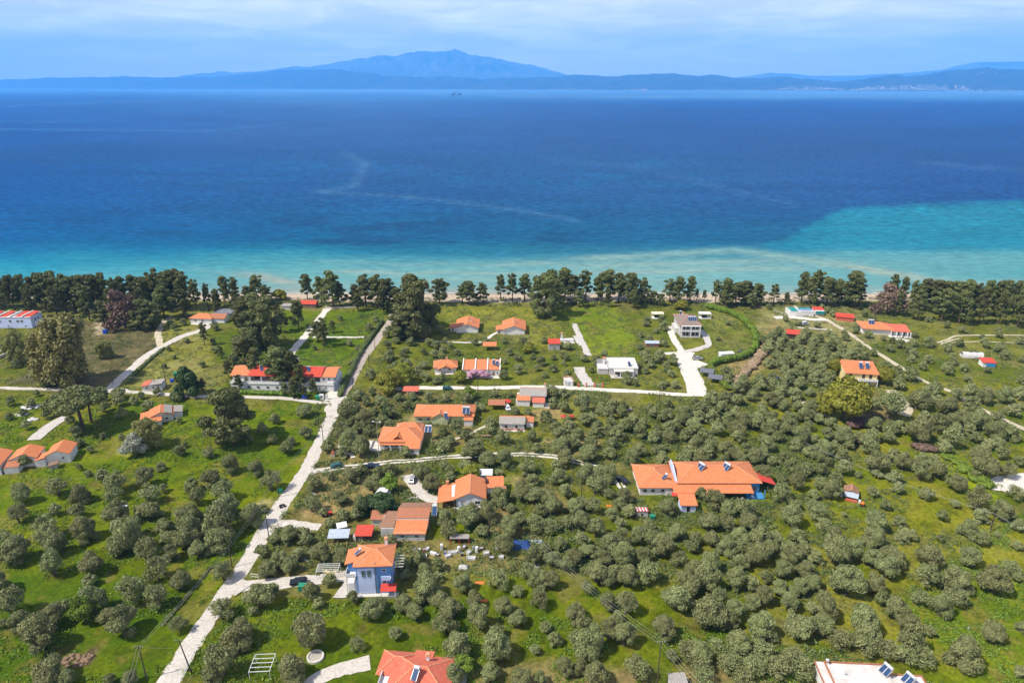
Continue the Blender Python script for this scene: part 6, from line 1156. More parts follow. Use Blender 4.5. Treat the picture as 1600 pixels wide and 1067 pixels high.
for k, a in dict(
 p1=(420, 838, 797, 'dark pole on the right edge of the concrete road near the small drive'), p2=(363, 886, 851, 'dark pole on the grass left of the lower road'), p3=(436, 776, 741, 'wooden pole left of the concrete road above the quad bike'),
 p4=(506, 697, 664, 'dark pole on the left verge of the concrete road by the villa'), p5=(499, 674, 654, 'shorter pole on the left verge beyond the villa'), p7=(229, 1060, 1009, 'grey pole with guy wires on the lower left field'),
 p8=(1026, 1072, 1001, 'tall dark pole carrying many wires at the bottom centre'), p9=(1235, 643, 620, 'lone dark pole in a gap of the olive grove'), p10=(764, 838, 798, 'slim pole standing right of the patched-roof gable house'),
 p11=(747, 622, 583, 'dark pole above the pale green bungalow'), p12=(261, 608, 574, 'dark pole right of the small white roadside house'), p13=(243, 606, 588, 'pale pole behind the small white roadside house'),
 p14=(577, 574, 553, 'pole on the right edge of the lane above the hotel'), p15=(552, 610, 590, 'pole at the lane beside the crossroads'), p16=(586, 545, 530, 'pole at the lane near the thin white path'), p17=(1547, 830, 802, 'thin pole on the open grass at right'),
 p18=(1030, 625, 603, 'pole on the gravel road left of the white driveway'), p19=(177, 600, 585, 'pale pole at the bend of the village road'), p20=(1172, 872, 848, 'thin pole rising from the dense grove'), p21=(140, 604, 588, 'wooden pole by the scrub plot at left'), p22=(908, 790, 740, 'slim pole among olives right of the gable house')).items():
    UP[k] = upole(*a, arms=1 if k in ('p1', 'p3', 'p8', 'p12', 'p7') else 0)
UP['p6'] = upole(300, 1052, 999, 'dark leaning pole on the right edge of the lower road', lean=-.14, arms=1)
def lamp(px, base, top, label, head='board'):
    g = G(px, base); H = hf(px, base, top); o = empty('lamp_post', (g.x, g.y, 0), R(-12)); tag(o, label, 'lamp post'); mb = MB(); mb.cyl((0, 0, -.2), (0, 0, H), .12, .08, 8); mb.build('pole', 'metal', o)
    b = MB(); b.bar((-1.3, 0, H), (1.3, -.2, H-.1), .12, .12); q = b.build('arm', 'metal', o)
    for x in (-1.2, 1.2): l = MB(); l.box(x-.35, -.22, H-.05, x+.35, .22, H+.1); l.build('lamp_head', 'tank', o)
lamp(199, 820, 789, 'grey lamp post with crossbar lamps among the olives at left')
lamp(593, 719, 659, 'tall dark post with white floodlight head beside the orange hip-roofed villa')
def wirespan(ps, label, offs=(0,), sag=.8, r=.032):
    mb = MB(); o0 = ps[0].copy()
    for off in offs:
        for a, b in zip(ps[:-1], ps[1:]):
            d = (b-a).xy.normalized(); sd = Vector((-d.y, d.x, 0))*off; n = 10; prev = None
            for k in range(n+1):
                t = k/n; p = a.lerp(b, t)+sd-Vector((0, 0, sag*4*t*(1-t)))-o0
                if prev is not None: mb.cyl(prev, p, r, n=4, caps=False)
                prev = p
    o = mb.build('power_line', 'wire', None, o0); tag(o, label, 'wire'); return o
far = lambda px, py, z: G(px, py, z)
wirespan([far(190, 1085, 9), UP['p7'], far(375, 832, 9), UP['p3'], UP['p4'], far(540, 615, 8)], 'pale power line running along the left side of the concrete road', (-.35, .35), 1.0, .02)
wirespan([UP['p8'], far(830, 835, 9)], 'bundle of overhead wires running up left from the tall bottom pole', (-.8, 0, .8), 1.6, .016)
wirespan([UP['p8'], far(1120, 1100, 9)], 'bundle of overhead wires leaving the frame from the tall bottom pole', (-.8, 0, .8), .5, .016)
wirespan([far(1255, 690, 9), UP['p17'], far(1680, 850, 9)], 'thin power line crossing the open grass at right', (-.25, .25), 1.4, .018)
wirespan([UP['p13'], UP['p19'], UP['p21'], far(-20, 590, 8)], 'thin wire along the village road at left', (0,), .8, .024)
wirespan([UP['p7'], far(272, 1012, 4)], 'guy wire from the grey pole down to the field', (0,), .2, .024)
# ------------------------------------------------------------ fences, walls, small structures
def fence(pts, label, h=1.2, step=2.5, m='wood', rails=0, name='fence', r=.06, wire=True, cat='fence', rm=None):
    W = [G(*p) for p in pts]; o = empty(name, W[0]); tag(o, label, cat); k = 0
    for a, b in zip(W[:-1], W[1:]):
        n = max(1, int((b-a).length/step))
        for i in range(n):
            p = a.lerp(b, i/n)-W[0]
            if k < 95: mb = MB(); mb.box(p.x-r, p.y-r, 0, p.x+r, p.y+r, h); mb.build('post', m, o); k += 1
        if rails:
            for z in [h*(j+1)/rails-.06 for j in range(rails)]: mb = MB(); mb.bar(a-W[0]+Vector((0, 0, z)), b-W[0]+Vector((0, 0, z)), .09, .12); mb.build('rail', rm or m, o)
        elif wire:
            mb = MB(); mb.bar(a-W[0]+Vector((0, 0, h*.85)), b-W[0]+Vector((0, 0, h*.85)), .025, .025); mb.build('fence_wire', 'wire', o)
    return o
fence([(0,612),(60,614),(140,617)], 'row of dark posts along the lower edge of the village road at left', 1.1, 2.2)
fence([(278,1075),(291,1052),(300,1032),(310,1012)], 'white rail fence on the right edge of the lower road', 1.2, 1.8, 'frame_white', 2)
fence([(1100,1010),(1150,1004),(1200,1006),(1262,1016)], 'wire fence on thin posts above the bottom scrub', 1.5, 4.5, 'offwhite')
fence([(1400,1003),(1450,990),(1512,986),(1600,992)], 'wire fence on pale posts above the bottom right field', 1.5, 6, 'offwhite')
fence([(892,732),(893,790),(895,850)], 'wire mesh fence line between olive plots', 1.5, 5, 'metal')
fence([(393,904),(404,905),(412,903)], 'small white gate frame at the driveway entrance', 1.7, 3.2, 'frame_white', 2, cat='gate', name='driveway_gate')
fence([(500,726),(512,724),(522,721)], 'dark low fence panel beside the dirt track turn-off', 1.1, 1.2, 'darkwood', 2)
fence([(60,752),(145,750)], 'low mesh fence across the left lawn', 1.1, 3, 'stone')
def wallrun(pts, w, h, m, label, name='stone_wall'):
    W = [G(*p) for p in pts]; o = empty(name, W[0]); tag(o, label, 'wall'); b = MB(); c = MB()
    for a, e in zip(W[:-1], W[1:]): b.bar(a-W[0]+Vector((0, 0, h/2)), e-W[0]+Vector((0, 0, h/2)), w, h); c.bar(a-W[0]+Vector((0, 0, h+.05)), e-W[0]+Vector((0, 0, h+.05)), w+.12, .1)
    b.build('wall_body', m, o); c.build('coping', 'concrete', o)
wallrun([(-10,564),(20,552),(50,536),(75,522)], .4, 1.3, 'stone', 'low stone wall running diagonally at the left edge')
wallrun([(508,482),(530,482),(556,481)], .3, .7, 'concrete', 'low pale wall at the top of the hotel garden')
wallrun([(1130,1008),(1130,1007)], .1, .1, 'concrete', 'x') if False else None
def pergola(px, py, w, d, h, label):
    g = G(px, py); o = empty('pergola_frame', (g.x, g.y, 0), R(3)); tag(o, label, 'frame')
    for x in (-w/2, w/2):
        for y in (0, d): mb = MB(); mb.cyl((x, y, 0), (x, y, h), .055, n=6); mb.build('post', 'frame_white', o)
    for k in range(5): y = d*k/4; mb = MB(); mb.bar((-w/2, y, h), (w/2, y, h), .11, .11); mb.build('crossbar', 'frame_white', o)
    for x in (-w/2, w/2): mb = MB(); mb.bar((x, 0, h), (x, d, h), .1, .1); mb.build('side_bar', 'frame_white', o)
pergola(407, 1062, 4.4, 4.8, 2.4, 'white open metal frame standing on the grass at the bottom')
pergola(512, 903, 5.6, 3.0, 2.2, 'grey metal swing frame behind the driveway of the blue house')
def planter():
    g = G(493, 1027); o = empty('stone_planter', (g.x, g.y, 0)); tag(o, 'round stone-ringed planter at the foot of the large olive', 'planter')
    mb = MB(); n = 20
    for k in range(n):
        a0, a1 = 2*math.pi*k/n, 2*math.pi*(k+1)/n; mb.solid([(1.55*math.cos(a0), 1.55*math.sin(a0), 0), (1.9*math.cos(a0), 1.9*math.sin(a0), 0), (1.9*math.cos(a1), 1.9*math.sin(a1), 0), (1.55*math.cos(a1), 1.55*math.sin(a1), 0)], (0, 0, .55))
    mb.build('stone_ring', 'concrete', o); mb = MB(); mb.cyl((0, 0, 0), (0, 0, .3), 1.54, n=20); mb.build('soil', 'stone', o)
planter()
def small(name, label, cat, px, py, parts, rz=0, group=None):
    g = G(px, py); o = empty(name, (g.x, g.y, 0), R(rz)); tag(o, label, cat, group)
    for nm, m, boxes in parts:
        mb = MB()
        for b in boxes:
            if len(b) == 6: mb.box(*b)
            elif len(b) == 3: mb.cyl(b[0], b[1], b[2][0], b[2][1], 10)
            else: mb.solid(*b)
        mb.build(nm, m, o)
    return o
def bin_(px, py, m, label, s=1.0, group=None):
    small('waste_container', label, 'bin', px, py, [('body', m, [(-.65*s, -.45*s, .15, .65*s, .45*s, 1.1*s)]), ('lid', m, [([(-.7*s, -.5*s, 1.11*s), (.7*s, -.5*s, 1.11*s), (.7*s, .5*s, 1.3*s), (-.7*s, .5*s, 1.3*s)], (0, 0, .08))]), ('wheels', 'rubber', [((-.5, -.4, .1), (.5, -.4, .1), (.1, .1))])], group=group)
bin_(476, 623, 'blue_plastic', 'blue-green waste container beside the hotel entrance, left one', 1.3); bin_(497, 624, 'green_plastic', 'green waste container beside the hotel entrance, right one', 1.3)
bin_(269, 597, 'blue_plastic', 'blue water drum on the yellowish grass near the dark pole'); bin_(275, 587, 'green_plastic', 'green container on the yellowish grass behind the blue drum', 1.2)
bin_(165, 521, 'blue_plastic', 'bright blue container on the sandy clearing by the pines', 1.5); bin_(438, 770, 'green_plastic', 'pale green bin on the left verge of the concrete road', 1.1); bin_(473, 922, 'green_plastic', 'green garden container beside the black car', 1.4); bin_(565, 621, 'green_plastic', 'green container right of the crossroads', 1.1); bin_(1019, 811, 'green_plastic', 'green bin beside the striped shed', 1.1); bin_(1066, 1020, 'green_plastic', 'small green crate-like bin near the bottom scrub', .8); bin_(158, 609, 'whitepaint', 'white box at the bend of the village road', .8)
small('notice_cabinet', 'white cabinet with dark opening at the hotel entrance', 'cabinet', 503, 624, [('body', 'whitepaint', [(-.9, -.4, 0, .9, .4, 2.3)]), ('dark_panel', 'glass', [(-.4, -.44, .9, .4, -.41, 1.7)])]); small('gate_pillar', 'white pillar at the right of the hotel cabinet', 'pillar', 511, 624, [('body', 'white', [(-.35, -.35, 0, .35, .35, 2.0)]), ('cap', 'concrete', [(-.42, -.42, 2.0, .42, .42, 2.12)])])
for (px, py, rr, lb, hh) in ((792, 633, 1.9, 'bright red parasol beside the parked white car', 2.6), (880, 655, 1.2, 'small red parasol among olives, left one of the pair', 2.1), (892, 655, 1.4, 'small red parasol among olives, right one of the pair', 2.1)):
    g = G(px, py); o = empty('parasol', (g.x, g.y, 0)); tag(o, lb, 'parasol'); mb = MB(); mb.cyl((0, 0, hh-.7), (0, 0, hh), rr, .05, 8, False); mb.build('canopy', 'redcloth', o); mb = MB(); mb.cyl((0, 0, 0), (0, 0, hh-.02), .05, n=6); mb.build('pole', 'metal', o)
small('tractor', 'small red tractor parked on the bare soil among the olives', 'tractor', 512, 805, [('body', 'redcloth', [(-.3, -.45, .6, 1.3, .45, 1.15), (-1.0, -.6, .7, -.3, .6, 1.2)]), ('seat', 'rubber', [(-.8, -.25, 1.2, -.3, .25, 1.45)]), ('rear_wheel', 'rubber', [((-.7, -.62, .6), (-.7, -.9, .6), (.6, .6))]), ('rear_wheel', 'rubber', [((-.7, .62, .6), (-.7, .9, .6), (.6, .6))]), ('front_wheel', 'rubber', [((1.0, -.45, .35), (1.0, -.65, .35), (.35, .35))]), ('front_wheel', 'rubber', [((1.0, .45, .35), (1.0, .65, .35), (.35, .35))])], 20)
small('cement_mixer', 'orange machine on the grass below the rusty red shed', 'machine', 1347, 791, [('drum', 'orangepaint', [((-.5, 0, .9), (.5, 0, 1.2), (.55, .4))]), ('stand', 'rubber', [(-.6, -.4, 0, -.5, .4, .9), (.4, -.4, 0, .5, .4, 1.0)])], 30)
small('oil_barrel', 'pale bins beside the dirt track below the villa', 'barrel', 905, 715, [('drum', 'whitepaint', [((0, 0, 0), (0, 0, .9), (.32, .32))]), ('rim', 'metal', [((0, 0, .9), (0, 0, .95), (.34, .34))])]) if False else None
for (px, py, lb) in ((612, 704, 'white garden chair in front of the orange hip-roofed villa'), (1160, 783, 'white garden chair under the porch edge of the guest house'), (1176, 778, 'white garden chair beside the blue porch'), (530, 700, 'white chair under the olives right of the concrete road')):
    small('garden_chair', lb, 'chair', px, py, [('seat', 'whitepaint', [(-.4, -.4, .42, .4, .4, .5)]), ('backrest', 'whitepaint', [(-.4, .34, .5, .4, .42, 1.15)]), ('leg', 'whitepaint', [(-.4, -.4, 0, -.32, -.32, .42)]), ('leg', 'whitepaint', [(.32, -.4, 0, .4, -.32, .42)]), ('leg', 'whitepaint', [(-.4, .32, 0, -.32, .4, .42)]), ('leg', 'whitepaint', [(.32, .32, 0, .4, .4, .42)])], 15)
small('garden_table', 'long wooden table by the olives below the half-grey-roofed cottage', 'table', 760, 683, [('table_top', 'wood', [(-1.8, -.6, .7, 1.8, .6, .78)]), ('leg', 'wood', [(-1.5, -.5, 0, -1.4, .5, .7)]), ('leg', 'wood', [(1.4, -.5, 0, 1.5, .5, .7)])])
for (px, py, l1, rz) in ((493, 691, 'terracotta oven ornament right of the concrete road', 0),): small('garden_oven', l1, 'oven', px+28, py+22, [('base', 'stone', [(-.7, -.6, 0, .7, .6, 1.0)]), ('oven_body', 'orange_old', [(-.6, -.5, 1.0, .6, .5, 1.7)]), ('flue', 'orange_old', [(-.15, -.15, 1.7, .15, .15, 2.6)])])
# ---- cleared rubble
def rubble(px, py, n, rr, m, label, sz=(.3, 1.0)):
    g = G(px, py); rs = np.random.RandomState(int(px)); ch = []
    for _ in range(n):
        a = rs.rand()*6.28; q = rr*math.sqrt(rs.rand()); s = rs.uniform(*sz); v = ICV*(1+rs.randn(len(ICV), 1)*.16)*np.array([s, s*rs.uniform(.6, 1), s*.5])+np.array([q*math.cos(a), q*math.sin(a)*.6, s*.25]); ch.append((v, ICF))
    o = link('rubble_heap', np_mesh('rubble_heap', ch, m), None, g); tag(o, label, 'rubble', kind='stuff')
rubble(49, 636, 40, 3.4, 'offwhite', 'white rubble heap on the left field'); rubble(33, 648, 16, 2.0, 'offwhite', 'small pale rubble heap below the white one'); rubble(52, 656, 18, 1.8, 'offwhite', 'pale stones beside the paved garden strip'); rubble(122, 1032, 60, 3.4, 'wood', 'brown heap of earth and ash on the grass', (.2, .7)); rubble(646, 780, 22, 2.0, 'stone', 'pile of stones beside the concrete drive', (.2, .5)); rubble(975, 640, 40, 3.2, 'stone', 'greyish brush pile at the edge of the grove', (.3, .7)); rubble(66, 590, 8, 1.6, 'offwhite', 'pale debris under the huge eucalyptus')
# ---- yard of discarded household goods
rs = random.Random(12); yard = ['white', 'brown', 'blue', 'grey']
def fridge(px, py, rz, lb, lie=False):
    z = .75 if lie else 1.7; d = 1.7 if lie else .65; small('old_fridge', lb, 'fridge', px, py, [('body', 'whitepaint', [(-.35, -d/2, .02, .35, d/2, z)]), ('door', 'whitepaint', [(-.34, -d/2-.07, .05, .34, -d/2-.01, z-.03)]), ('handle', 'metal', [(.22, -d/2-.12, z*.4, .27, -d/2-.08, z*.7)])], rz, 'discarded fridges in the scrap yard')
def tub(px, py, rz, lb): small('bathtub', lb, 'bathtub', px, py, [('tub', 'whitepaint', [(-1.2, -.5, .1, 1.2, -.38, .65), (-1.2, .38, .1, 1.2, .5, .65), (-1.2, -.38, .1, -1.08, .38, .65), (1.08, -.38, .1, 1.2, .38, .65), (-1.2, -.5, 0, 1.2, .5, .1)]), ('drain', 'metal', [((.8, 0, .11), (.8, 0, .15), (.06, .06))])], rz, 'discarded tubs in the scrap yard')
def crate(px, py, rz, lb, m='wood', s=1.0): small('crate', lb, 'crate', px, py, [('base', m, [(-.6*s, -.5*s, 0, .6*s, .5*s, .1)]), ('side', m, [(-.6*s, -.5*s, .1, .6*s, -.44*s, .7*s)]), ('side', m, [(-.6*s, .44*s, .1, .6*s, .5*s, .7*s)]), ('side', m, [(-.6*s, -.44*s, .1, -.54*s, .44*s, .7*s)]), ('side', m, [(.54*s, -.44*s, .1, .6*s, .44*s, .7*s)]), ('contents', 'offwhite' if m != 'wood' else 'graytarp', [(-.5*s, -.4*s, .1, .5*s, .4*s, .5*s)])], rz, 'crates in the scrap yard')
def drum(px, py, m, lb): small('barrel', lb, 'barrel', px, py, [('drum', m, [((0, 0, 0), (0, 0, .95), (.36, .36))]), ('rim', 'metal', [((0, 0, .95), (0, 0, 1.0), (.38, .36))])], 0, 'barrels in the scrap yard')
fridge(655, 865, 10, 'white fridge at the left end of the scrap yard'); fridge(677, 866, 70, 'white fridge lying flat left of the middle of the scrap yard', True); fridge(690, 858, 5, 'white fridge standing in the scrap yard behind the blue drum'); fridge(717, 862, 30, 'white fridge in the middle of the scrap yard'); fridge(745, 862, -20, 'white fridge right of the middle of the scrap yard'); fridge(776, 858, 0, 'white fridge at the right end of the scrap yard near the tarpaulin')
tub(660, 870, 5, 'white tub at the front left of the scrap yard'); tub(736, 873, 2, 'large white trough at the front right of the scrap yard'); tub(707, 864, 15, 'white tub half hidden in the middle of the scrap yard')
for k, (x, y, mm) in enumerate(((648, 860, 'wood'), (668, 858, 'offwhite'), (683, 868, 'wood'), (700, 870, 'offwhite'), (725, 856, 'wood'), (733, 864, 'offwhite'), (752, 858, 'wood'), (760, 866, 'offwhite'), (768, 873, 'wood'), (783, 872, 'offwhite'))):
    crate(x, y, rs.uniform(0, 90), f"{'brown wooden' if mm == 'wood' else 'pale'} crate, {ORD[k] if k else 'first'} from the left in the scrap yard", mm, rs.uniform(.8, 1.3))
for k, (x, y, mm, cn) in enumerate(((696, 866, 'blue_plastic', 'blue'), (722, 868, 'navypaint', 'dark'), (663, 862, 'redcloth', 'red'), (740, 858, 'graytarp', 'grey-blue'), (790, 862, 'redcloth', 'second red'))): drum(x, y, mm, f'{cn} barrel in the scrap yard')
h = thing('scrap_shelter', 'open rusty brown shelter at the back of the scrap yard', 'shelter', 718, 850, 0); slab(h, -2.6, 2.0, 2.6, 2.2, 0, 1.6, 'brown_tile', 'back_wall'); mb = MB(); mb.solid([(-2.7, 0, 1.8), (2.7, 0, 1.8), (2.7, 2.2, 1.7), (-2.7, 2.2, 1.7)], (0, 0, .1)); mb.build('roof', 'graysheet', h); posts(h, [(-2.6, .1), (2.6, .1), (0, .1)], 0, 1.8, 'redcloth', .09)
def tarp(px, py, w, d, hh, m, lb, seed=1):
    g = G(px, py); rs_ = np.random.RandomState(seed); nx_, ny_ = 22, 12; X, Y = np.meshgrid(np.linspace(-w/2, w/2, nx_), np.linspace(-d/2, d/2, ny_)); e = np.minimum(np.minimum((X+w/2), (w/2-X)), np.minimum((Y+d/2), (d/2-Y)))
    Z = np.clip(e/1.0, 0, 1)**.6*hh*(.65+.5*VN(seed)(X*1.3+9, Y*1.3+9, 3)); V = np.stack([X.ravel()+rs_.randn(X.size)*.08, Y.ravel()+rs_.randn(X.size)*.08, Z.ravel()], 1); i = np.arange(nx_*ny_).reshape(ny_, nx_); F = np.stack([i[:-1, :-1], i[:-1, 1:], i[1:, 1:], i[1:, :-1]], -1).reshape(-1, 4)
    o = link('tarpaulin', np_mesh('tarpaulin', [(V, F)], m, smooth=True), None, g); tag(o, lb, 'tarpaulin'); TREES.append((g.x, g.y, w*.4))
tarp(815, 852, 5.2, 4.2, 1.0, 'bluetarp', 'rumpled blue tarpaulin over a heap right of the scrap yard'); tarp(838, 846, 3.4, 1.6, .5, 'graytarp', 'grey sheet beside the blue tarpaulin', 2); tarp(790, 852, 2.6, 2.2, .7, 'graytarp', 'grey-blue cover left of the blue tarpaulin', 3); tarp(947, 840, 2.2, 2.0, .9, 'offwhite', 'pale crumpled sheet in the olive grove', 4); tarp(835, 884, 2.8, 1.4, .3, 'offwhite', 'white sheet lying in the olive grove below the tarpaulin', 5); tarp(724, 887, 2.6, 1.8, 1.3, 'offwhite', 'pale covered crate under the olives below the scrap yard', 6); tarp(756, 938, 2.0, 1.0, .3, 'orangepaint', 'orange sheet on the grass under the olives', 7); tarp(750, 910, 2.2, 1.0, .3, 'orangepaint', 'orange spread of fruit nets below the scrap yard', 8); tarp(952, 790, 1.6, 1.0, .3, 'orangepaint', 'orange sheet among the olives right of the mesh fence', 9); tarp(490, 771, 1.2, .8, .5, 'whitepaint', 'white sack on the bare soil right of the concrete road', 10); tarp(480, 875, 1.8, .8, .4, 'whitepaint', 'white board lying under the olives behind the driveway', 11); tarp(489, 860, 2.2, .8, .5, 'offwhite', 'white bench cover behind the driveway olives', 12); tarp(516, 893, 5.0, .9, .9, 'yellow', 'yellow fabric hung under the metal swing frame', 13)
# ------------------------------------------------------------ things out at sea
def platform():
    g = G(708, 151.5); s = S(151.5); k = 1/s; o = empty('offshore_platform', (g.x, g.y, SEA_Z)); tag(o, 'dark offshore platform, left one of two, far out on the sea', 'platform', 'offshore platforms')
    def deck(o, w, h, tower):
        for x in (-w*.35, w*.35):
            for y in (-w*.25, w*.25): mb = MB(); mb.cyl((x, y, -5), (x*.8, y*.8, h*.5), w*.05, n=6); mb.build('leg', 'blackpaint', o)
        mb = MB(); mb.box(-w*.5, -w*.35, h*.45, w*.5, w*.35, h*.62); mb.build('deck', 'blackpaint', o); mb = MB(); mb.box(-w*.1, -w*.25, h*.62, w*.4, w*.25, h*.85); mb.build('cabin_block', 'darkroof', o)
        mb = MB(); mb.cyl((tower*w*.42, 0, h*.6), (tower*w*.42, 0, h*1.15), w*.07, w*.03, 6); mb.build('derrick', 'blackpaint', o)
    deck(o, 7*k, 6.5*k, 1)
    g = G(717.5, 151.5); o = empty('offshore_platform', (g.x, g.y, SEA_Z)); tag(o, 'dark offshore platform, right one of two, far out on the sea', 'platform', 'offshore platforms'); deck(o, 6.5*k, 6.5*k, -1); deck_ = None
platform()
def ship(px, py, L, lb):
    g = G(px, py); k = L/S(py); o = empty('cargo_ship', (g.x, g.y, SEA_Z)); tag(o, lb, 'ship'); mb = MB(); mb.solid([(-.5*k, 0, 0), (.5*k, 0, 0), (.56*k, 0, .16*k), (-.5*k, 0, .16*k)], (0, .16*k, 0)); mb.build('hull', 'redcloth', o); mb = MB(); mb.box(-.45*k, .02*k, .16*k, -.25*k, .14*k, .36*k); mb.build('bridge', 'white', o)
ship(1008, 143.6, 6, 'tiny ship with reddish hull near the far shore')
# ------------------------------------------------------------ olive groves between the individually placed trees
GROVES = [  # polygon in photo pixels, spacing m, radius range, probability
 ([(985,640),(1160,628),(1300,640),(1300,1000),(1180,1020),(1080,1000),(1000,930),(880,880),(860,830),(900,760),(990,720)], 5.9, (2.0, 3.7), .97),
 ([(640,850),(860,850),(960,900),(1000,960),(960,1010),(760,1010),(640,960)], 6.6, (2.4, 3.6), .6),
 ([(1120,600),(1200,520),(1300,530),(1420,590),(1600,680),(1600,740),(1480,700),(1300,690),(1160,640)], 5.9, (2.3, 3.5), .93),
 ([(1190,530),(1300,540),(1310,600),(1200,640),(1120,640),(1140,596)], 6.2, (2.3, 3.5), .9),
 ([(870,640),(1000,632),(1010,730),(990,760),(900,715),(860,700)], 7.0, (2.3, 3.3), .75),
 ([(640,615),(870,615),(870,700),(700,706),(650,650)], 8.5, (1.9, 2.9), .6),
 ([(545,620),(650,612),(640,650),(600,700),(520,712),(535,660)], 6.4, (1.9, 2.9), .75),
 ([(500,745),(680,730),(860,722),(960,745),(1000,870),(830,860),(720,800),(620,780),(520,760)], 6.8, (2.0, 3.2), .75),
 ([(430,820),(560,830),(540,890),(420,890),(400,880)], 6.6, (1.9, 2.8), .7),
 ([(640,800),(860,800),(900,860),(640,850)], 8.0, (2.2, 3.2), .5),
 ([(1290,520),(1460,520),(1600,545),(1600,660),(1440,580),(1300,540)], 8.5, (1.8, 2.9), .6),
 ([(1440,490),(1600,500),(1600,545),(1460,535)], 9, (1.5, 2.4), .5),
 ([(575,505),(700,520),(720,560),(700,604),(575,604),(560,560)], 7.2, (1.8, 2.8), .72),
 ([(700,530),(870,530),(960,590),(960,604),(760,600),(780,560)], 8.5, (1.6, 2.6), .62),
 ([(860,560),(950,540),(930,604),(870,604)], 7.5, (1.6, 2.6), .6),
 ([(995,500),(1045,500),(1060,590),(1070,608),(960,606),(1000,570)], 6.6, (1.6, 2.8), .72),
 ([(1110,545),(1130,500),(1150,520),(1140,545)], 12, (1.4, 2.0), .5),
 ([(1190,480),(1340,480),(1400,530),(1340,530),(1200,520)], 8.0, (1.7, 2.6), .55),
 ([(465,495),(600,490),(580,560),(540,600),(520,560),(470,545)], 11, (1.4, 2.2), .5),
 ([(260,490),(350,500),(330,530),(270,530)], 8, (1.8, 2.6), .6),
 ([(200,560),(345,520),(340,608),(200,604)], 13, (1.3, 2.2), .5),
 ([(0,540),(60,540),(160,600),(0,604)], 8, (1.6, 2.6), .6),
 ([(0,615),(110,620),(100,670),(0,680)], 9, (1.6, 2.4), .55),
 ([(140,615),(230,620),(200,650),(150,650)], 8, (1.6, 2.4), .6),
 ([(1460,700),(1600,690),(1600,740),(1560,740)], 7.5, (2.4, 3.2), .6),
 ([(1220,800),(1320,790),(1400,900),(1480,960),(1300,990),(1240,900)], 8.0, (2.3, 3.3), .55),
 ([(-60,740),(0,740),(0,1060),(-60,1060)], 7.5, (2.2, 3.4), .6), ([(1600,700),(1700,700),(1700,1060),(1600,1060)], 8, (2.2, 3.2), .6),
]
rnd = random.Random(77)
OPEN = [GN(P) for P in ([(1525,745),(1610,735),(1610,790),(1560,790)], [(735,1030),(1010,1035),(1010,1067),(735,1067)], [(772,792),(800,788),(802,850),(770,852)], [(1130,540),(1192,540),(1200,590),(1140,598)], [(1310,640),(1420,636),(1420,612),(1310,612)], [(990,905),(1010,900),(1100,975),(1160,985),(1150,1010),(1010,1000)], [(1425,700),(1530,690),(1560,770),(1470,770)], [(1110,775),(1180,770),(1190,800),(1120,800)], [(1085,1010),(1260,1010),(1260,1067),(1085,1067)], [(1060,1040),(1262,1010),(1470,1010),(1470,1067),(1060,1067)])]
for P, sp_, (ra, rb), pr in GROVES:
    W = GN(P); x0, y0 = W.min(0); x1, y1 = W.max(0); ny = int((y1-y0)/(sp_*.86))+1; nx = int((x1-x0)/sp_)+2
    for j in range(ny):
        for i in range(nx):
            x = x0+(i+.5*(j % 2))*sp_+rnd.gauss(0, sp_*.17); y = y0+j*sp_*.86+rnd.gauss(0, sp_*.17); r = rnd.uniform(ra, rb)
            if rnd.random() > pr: continue
            if not inpoly(np.array([x]), np.array([y]), W)[0] or any(inpoly(np.array([x]), np.array([y]), o)[0] for o in OPEN): continue
            if near_road(x, y, r*.55+.2) or in_building(x, y, r*.75): continue
            if any(math.hypot(x-a, y-b) < (r+c)*.76 for a, b, c in TREES): continue
            add_ol(x, y, r)
def vis(x, y, r):
    px, py, f = proj((x, y, r)); return (FPX*r/f if -15 < px < 1615 and py < 1090 else -1), px, py
info = sorted([(*vis(*o), o) for o in OL], key=lambda t: -t[0]); info = [t for t in info if t[0] > 0]
near, restol = info[:300], info[300:]
LMS = [l for l in LM]+EXTRA_LM
lbs = autolabel([(t[1], t[2], 'broad' if t[3][2] > 3.6 else ('medium' if t[3][2] > 2.6 else 'small')) for t in near], 'grey-green olive tree', LMS)
for i, (t, lb) in enumerate(zip(near, lbs)):
    x, y, r = t[3]; cr, tr, _ = OLV[(i*5+int(x)) % 12]; o = tree_obj('olive_tree', cr, tr, x, y, r/3.06, rnd.random()*6.28, lb, 'olive tree', 'grey-green olive trees of the groves', rnd.uniform(.95, 1.3)); u = rnd.uniform(.88, 1.14); o.scale = (o.scale.x*u, o.scale.y/u, o.scale.z)
ch = []; vv = []
for i, t in enumerate(restol):
    x, y, r = t[3]; c2, v2 = OLV[(i*7) % 12][2]; a = rnd.random()*6.28; ca, sa = math.cos(a), math.sin(a); k = r/3.06; kz = k*rnd.uniform(.9, 1.15); tint = rnd.uniform(-.25, .25)
    for v, f in c2: ch.append((np.stack([(v[:, 0]*ca-v[:, 1]*sa)*k+x, (v[:, 0]*sa+v[:, 1]*ca)*k+y, v[:, 2]*kz], 1), f))
    vv.append(np.clip(v2+tint, 0, 1))
if ch: o = link('olive_grove', np_mesh('olive_grove', ch, 'olive_leaf', np.concatenate(vv))); tag(o, 'dense mass of smaller olive trees filling the groves towards the shore', 'olive grove', kind='stuff')
print('OLIVES', len(near), len(restol))

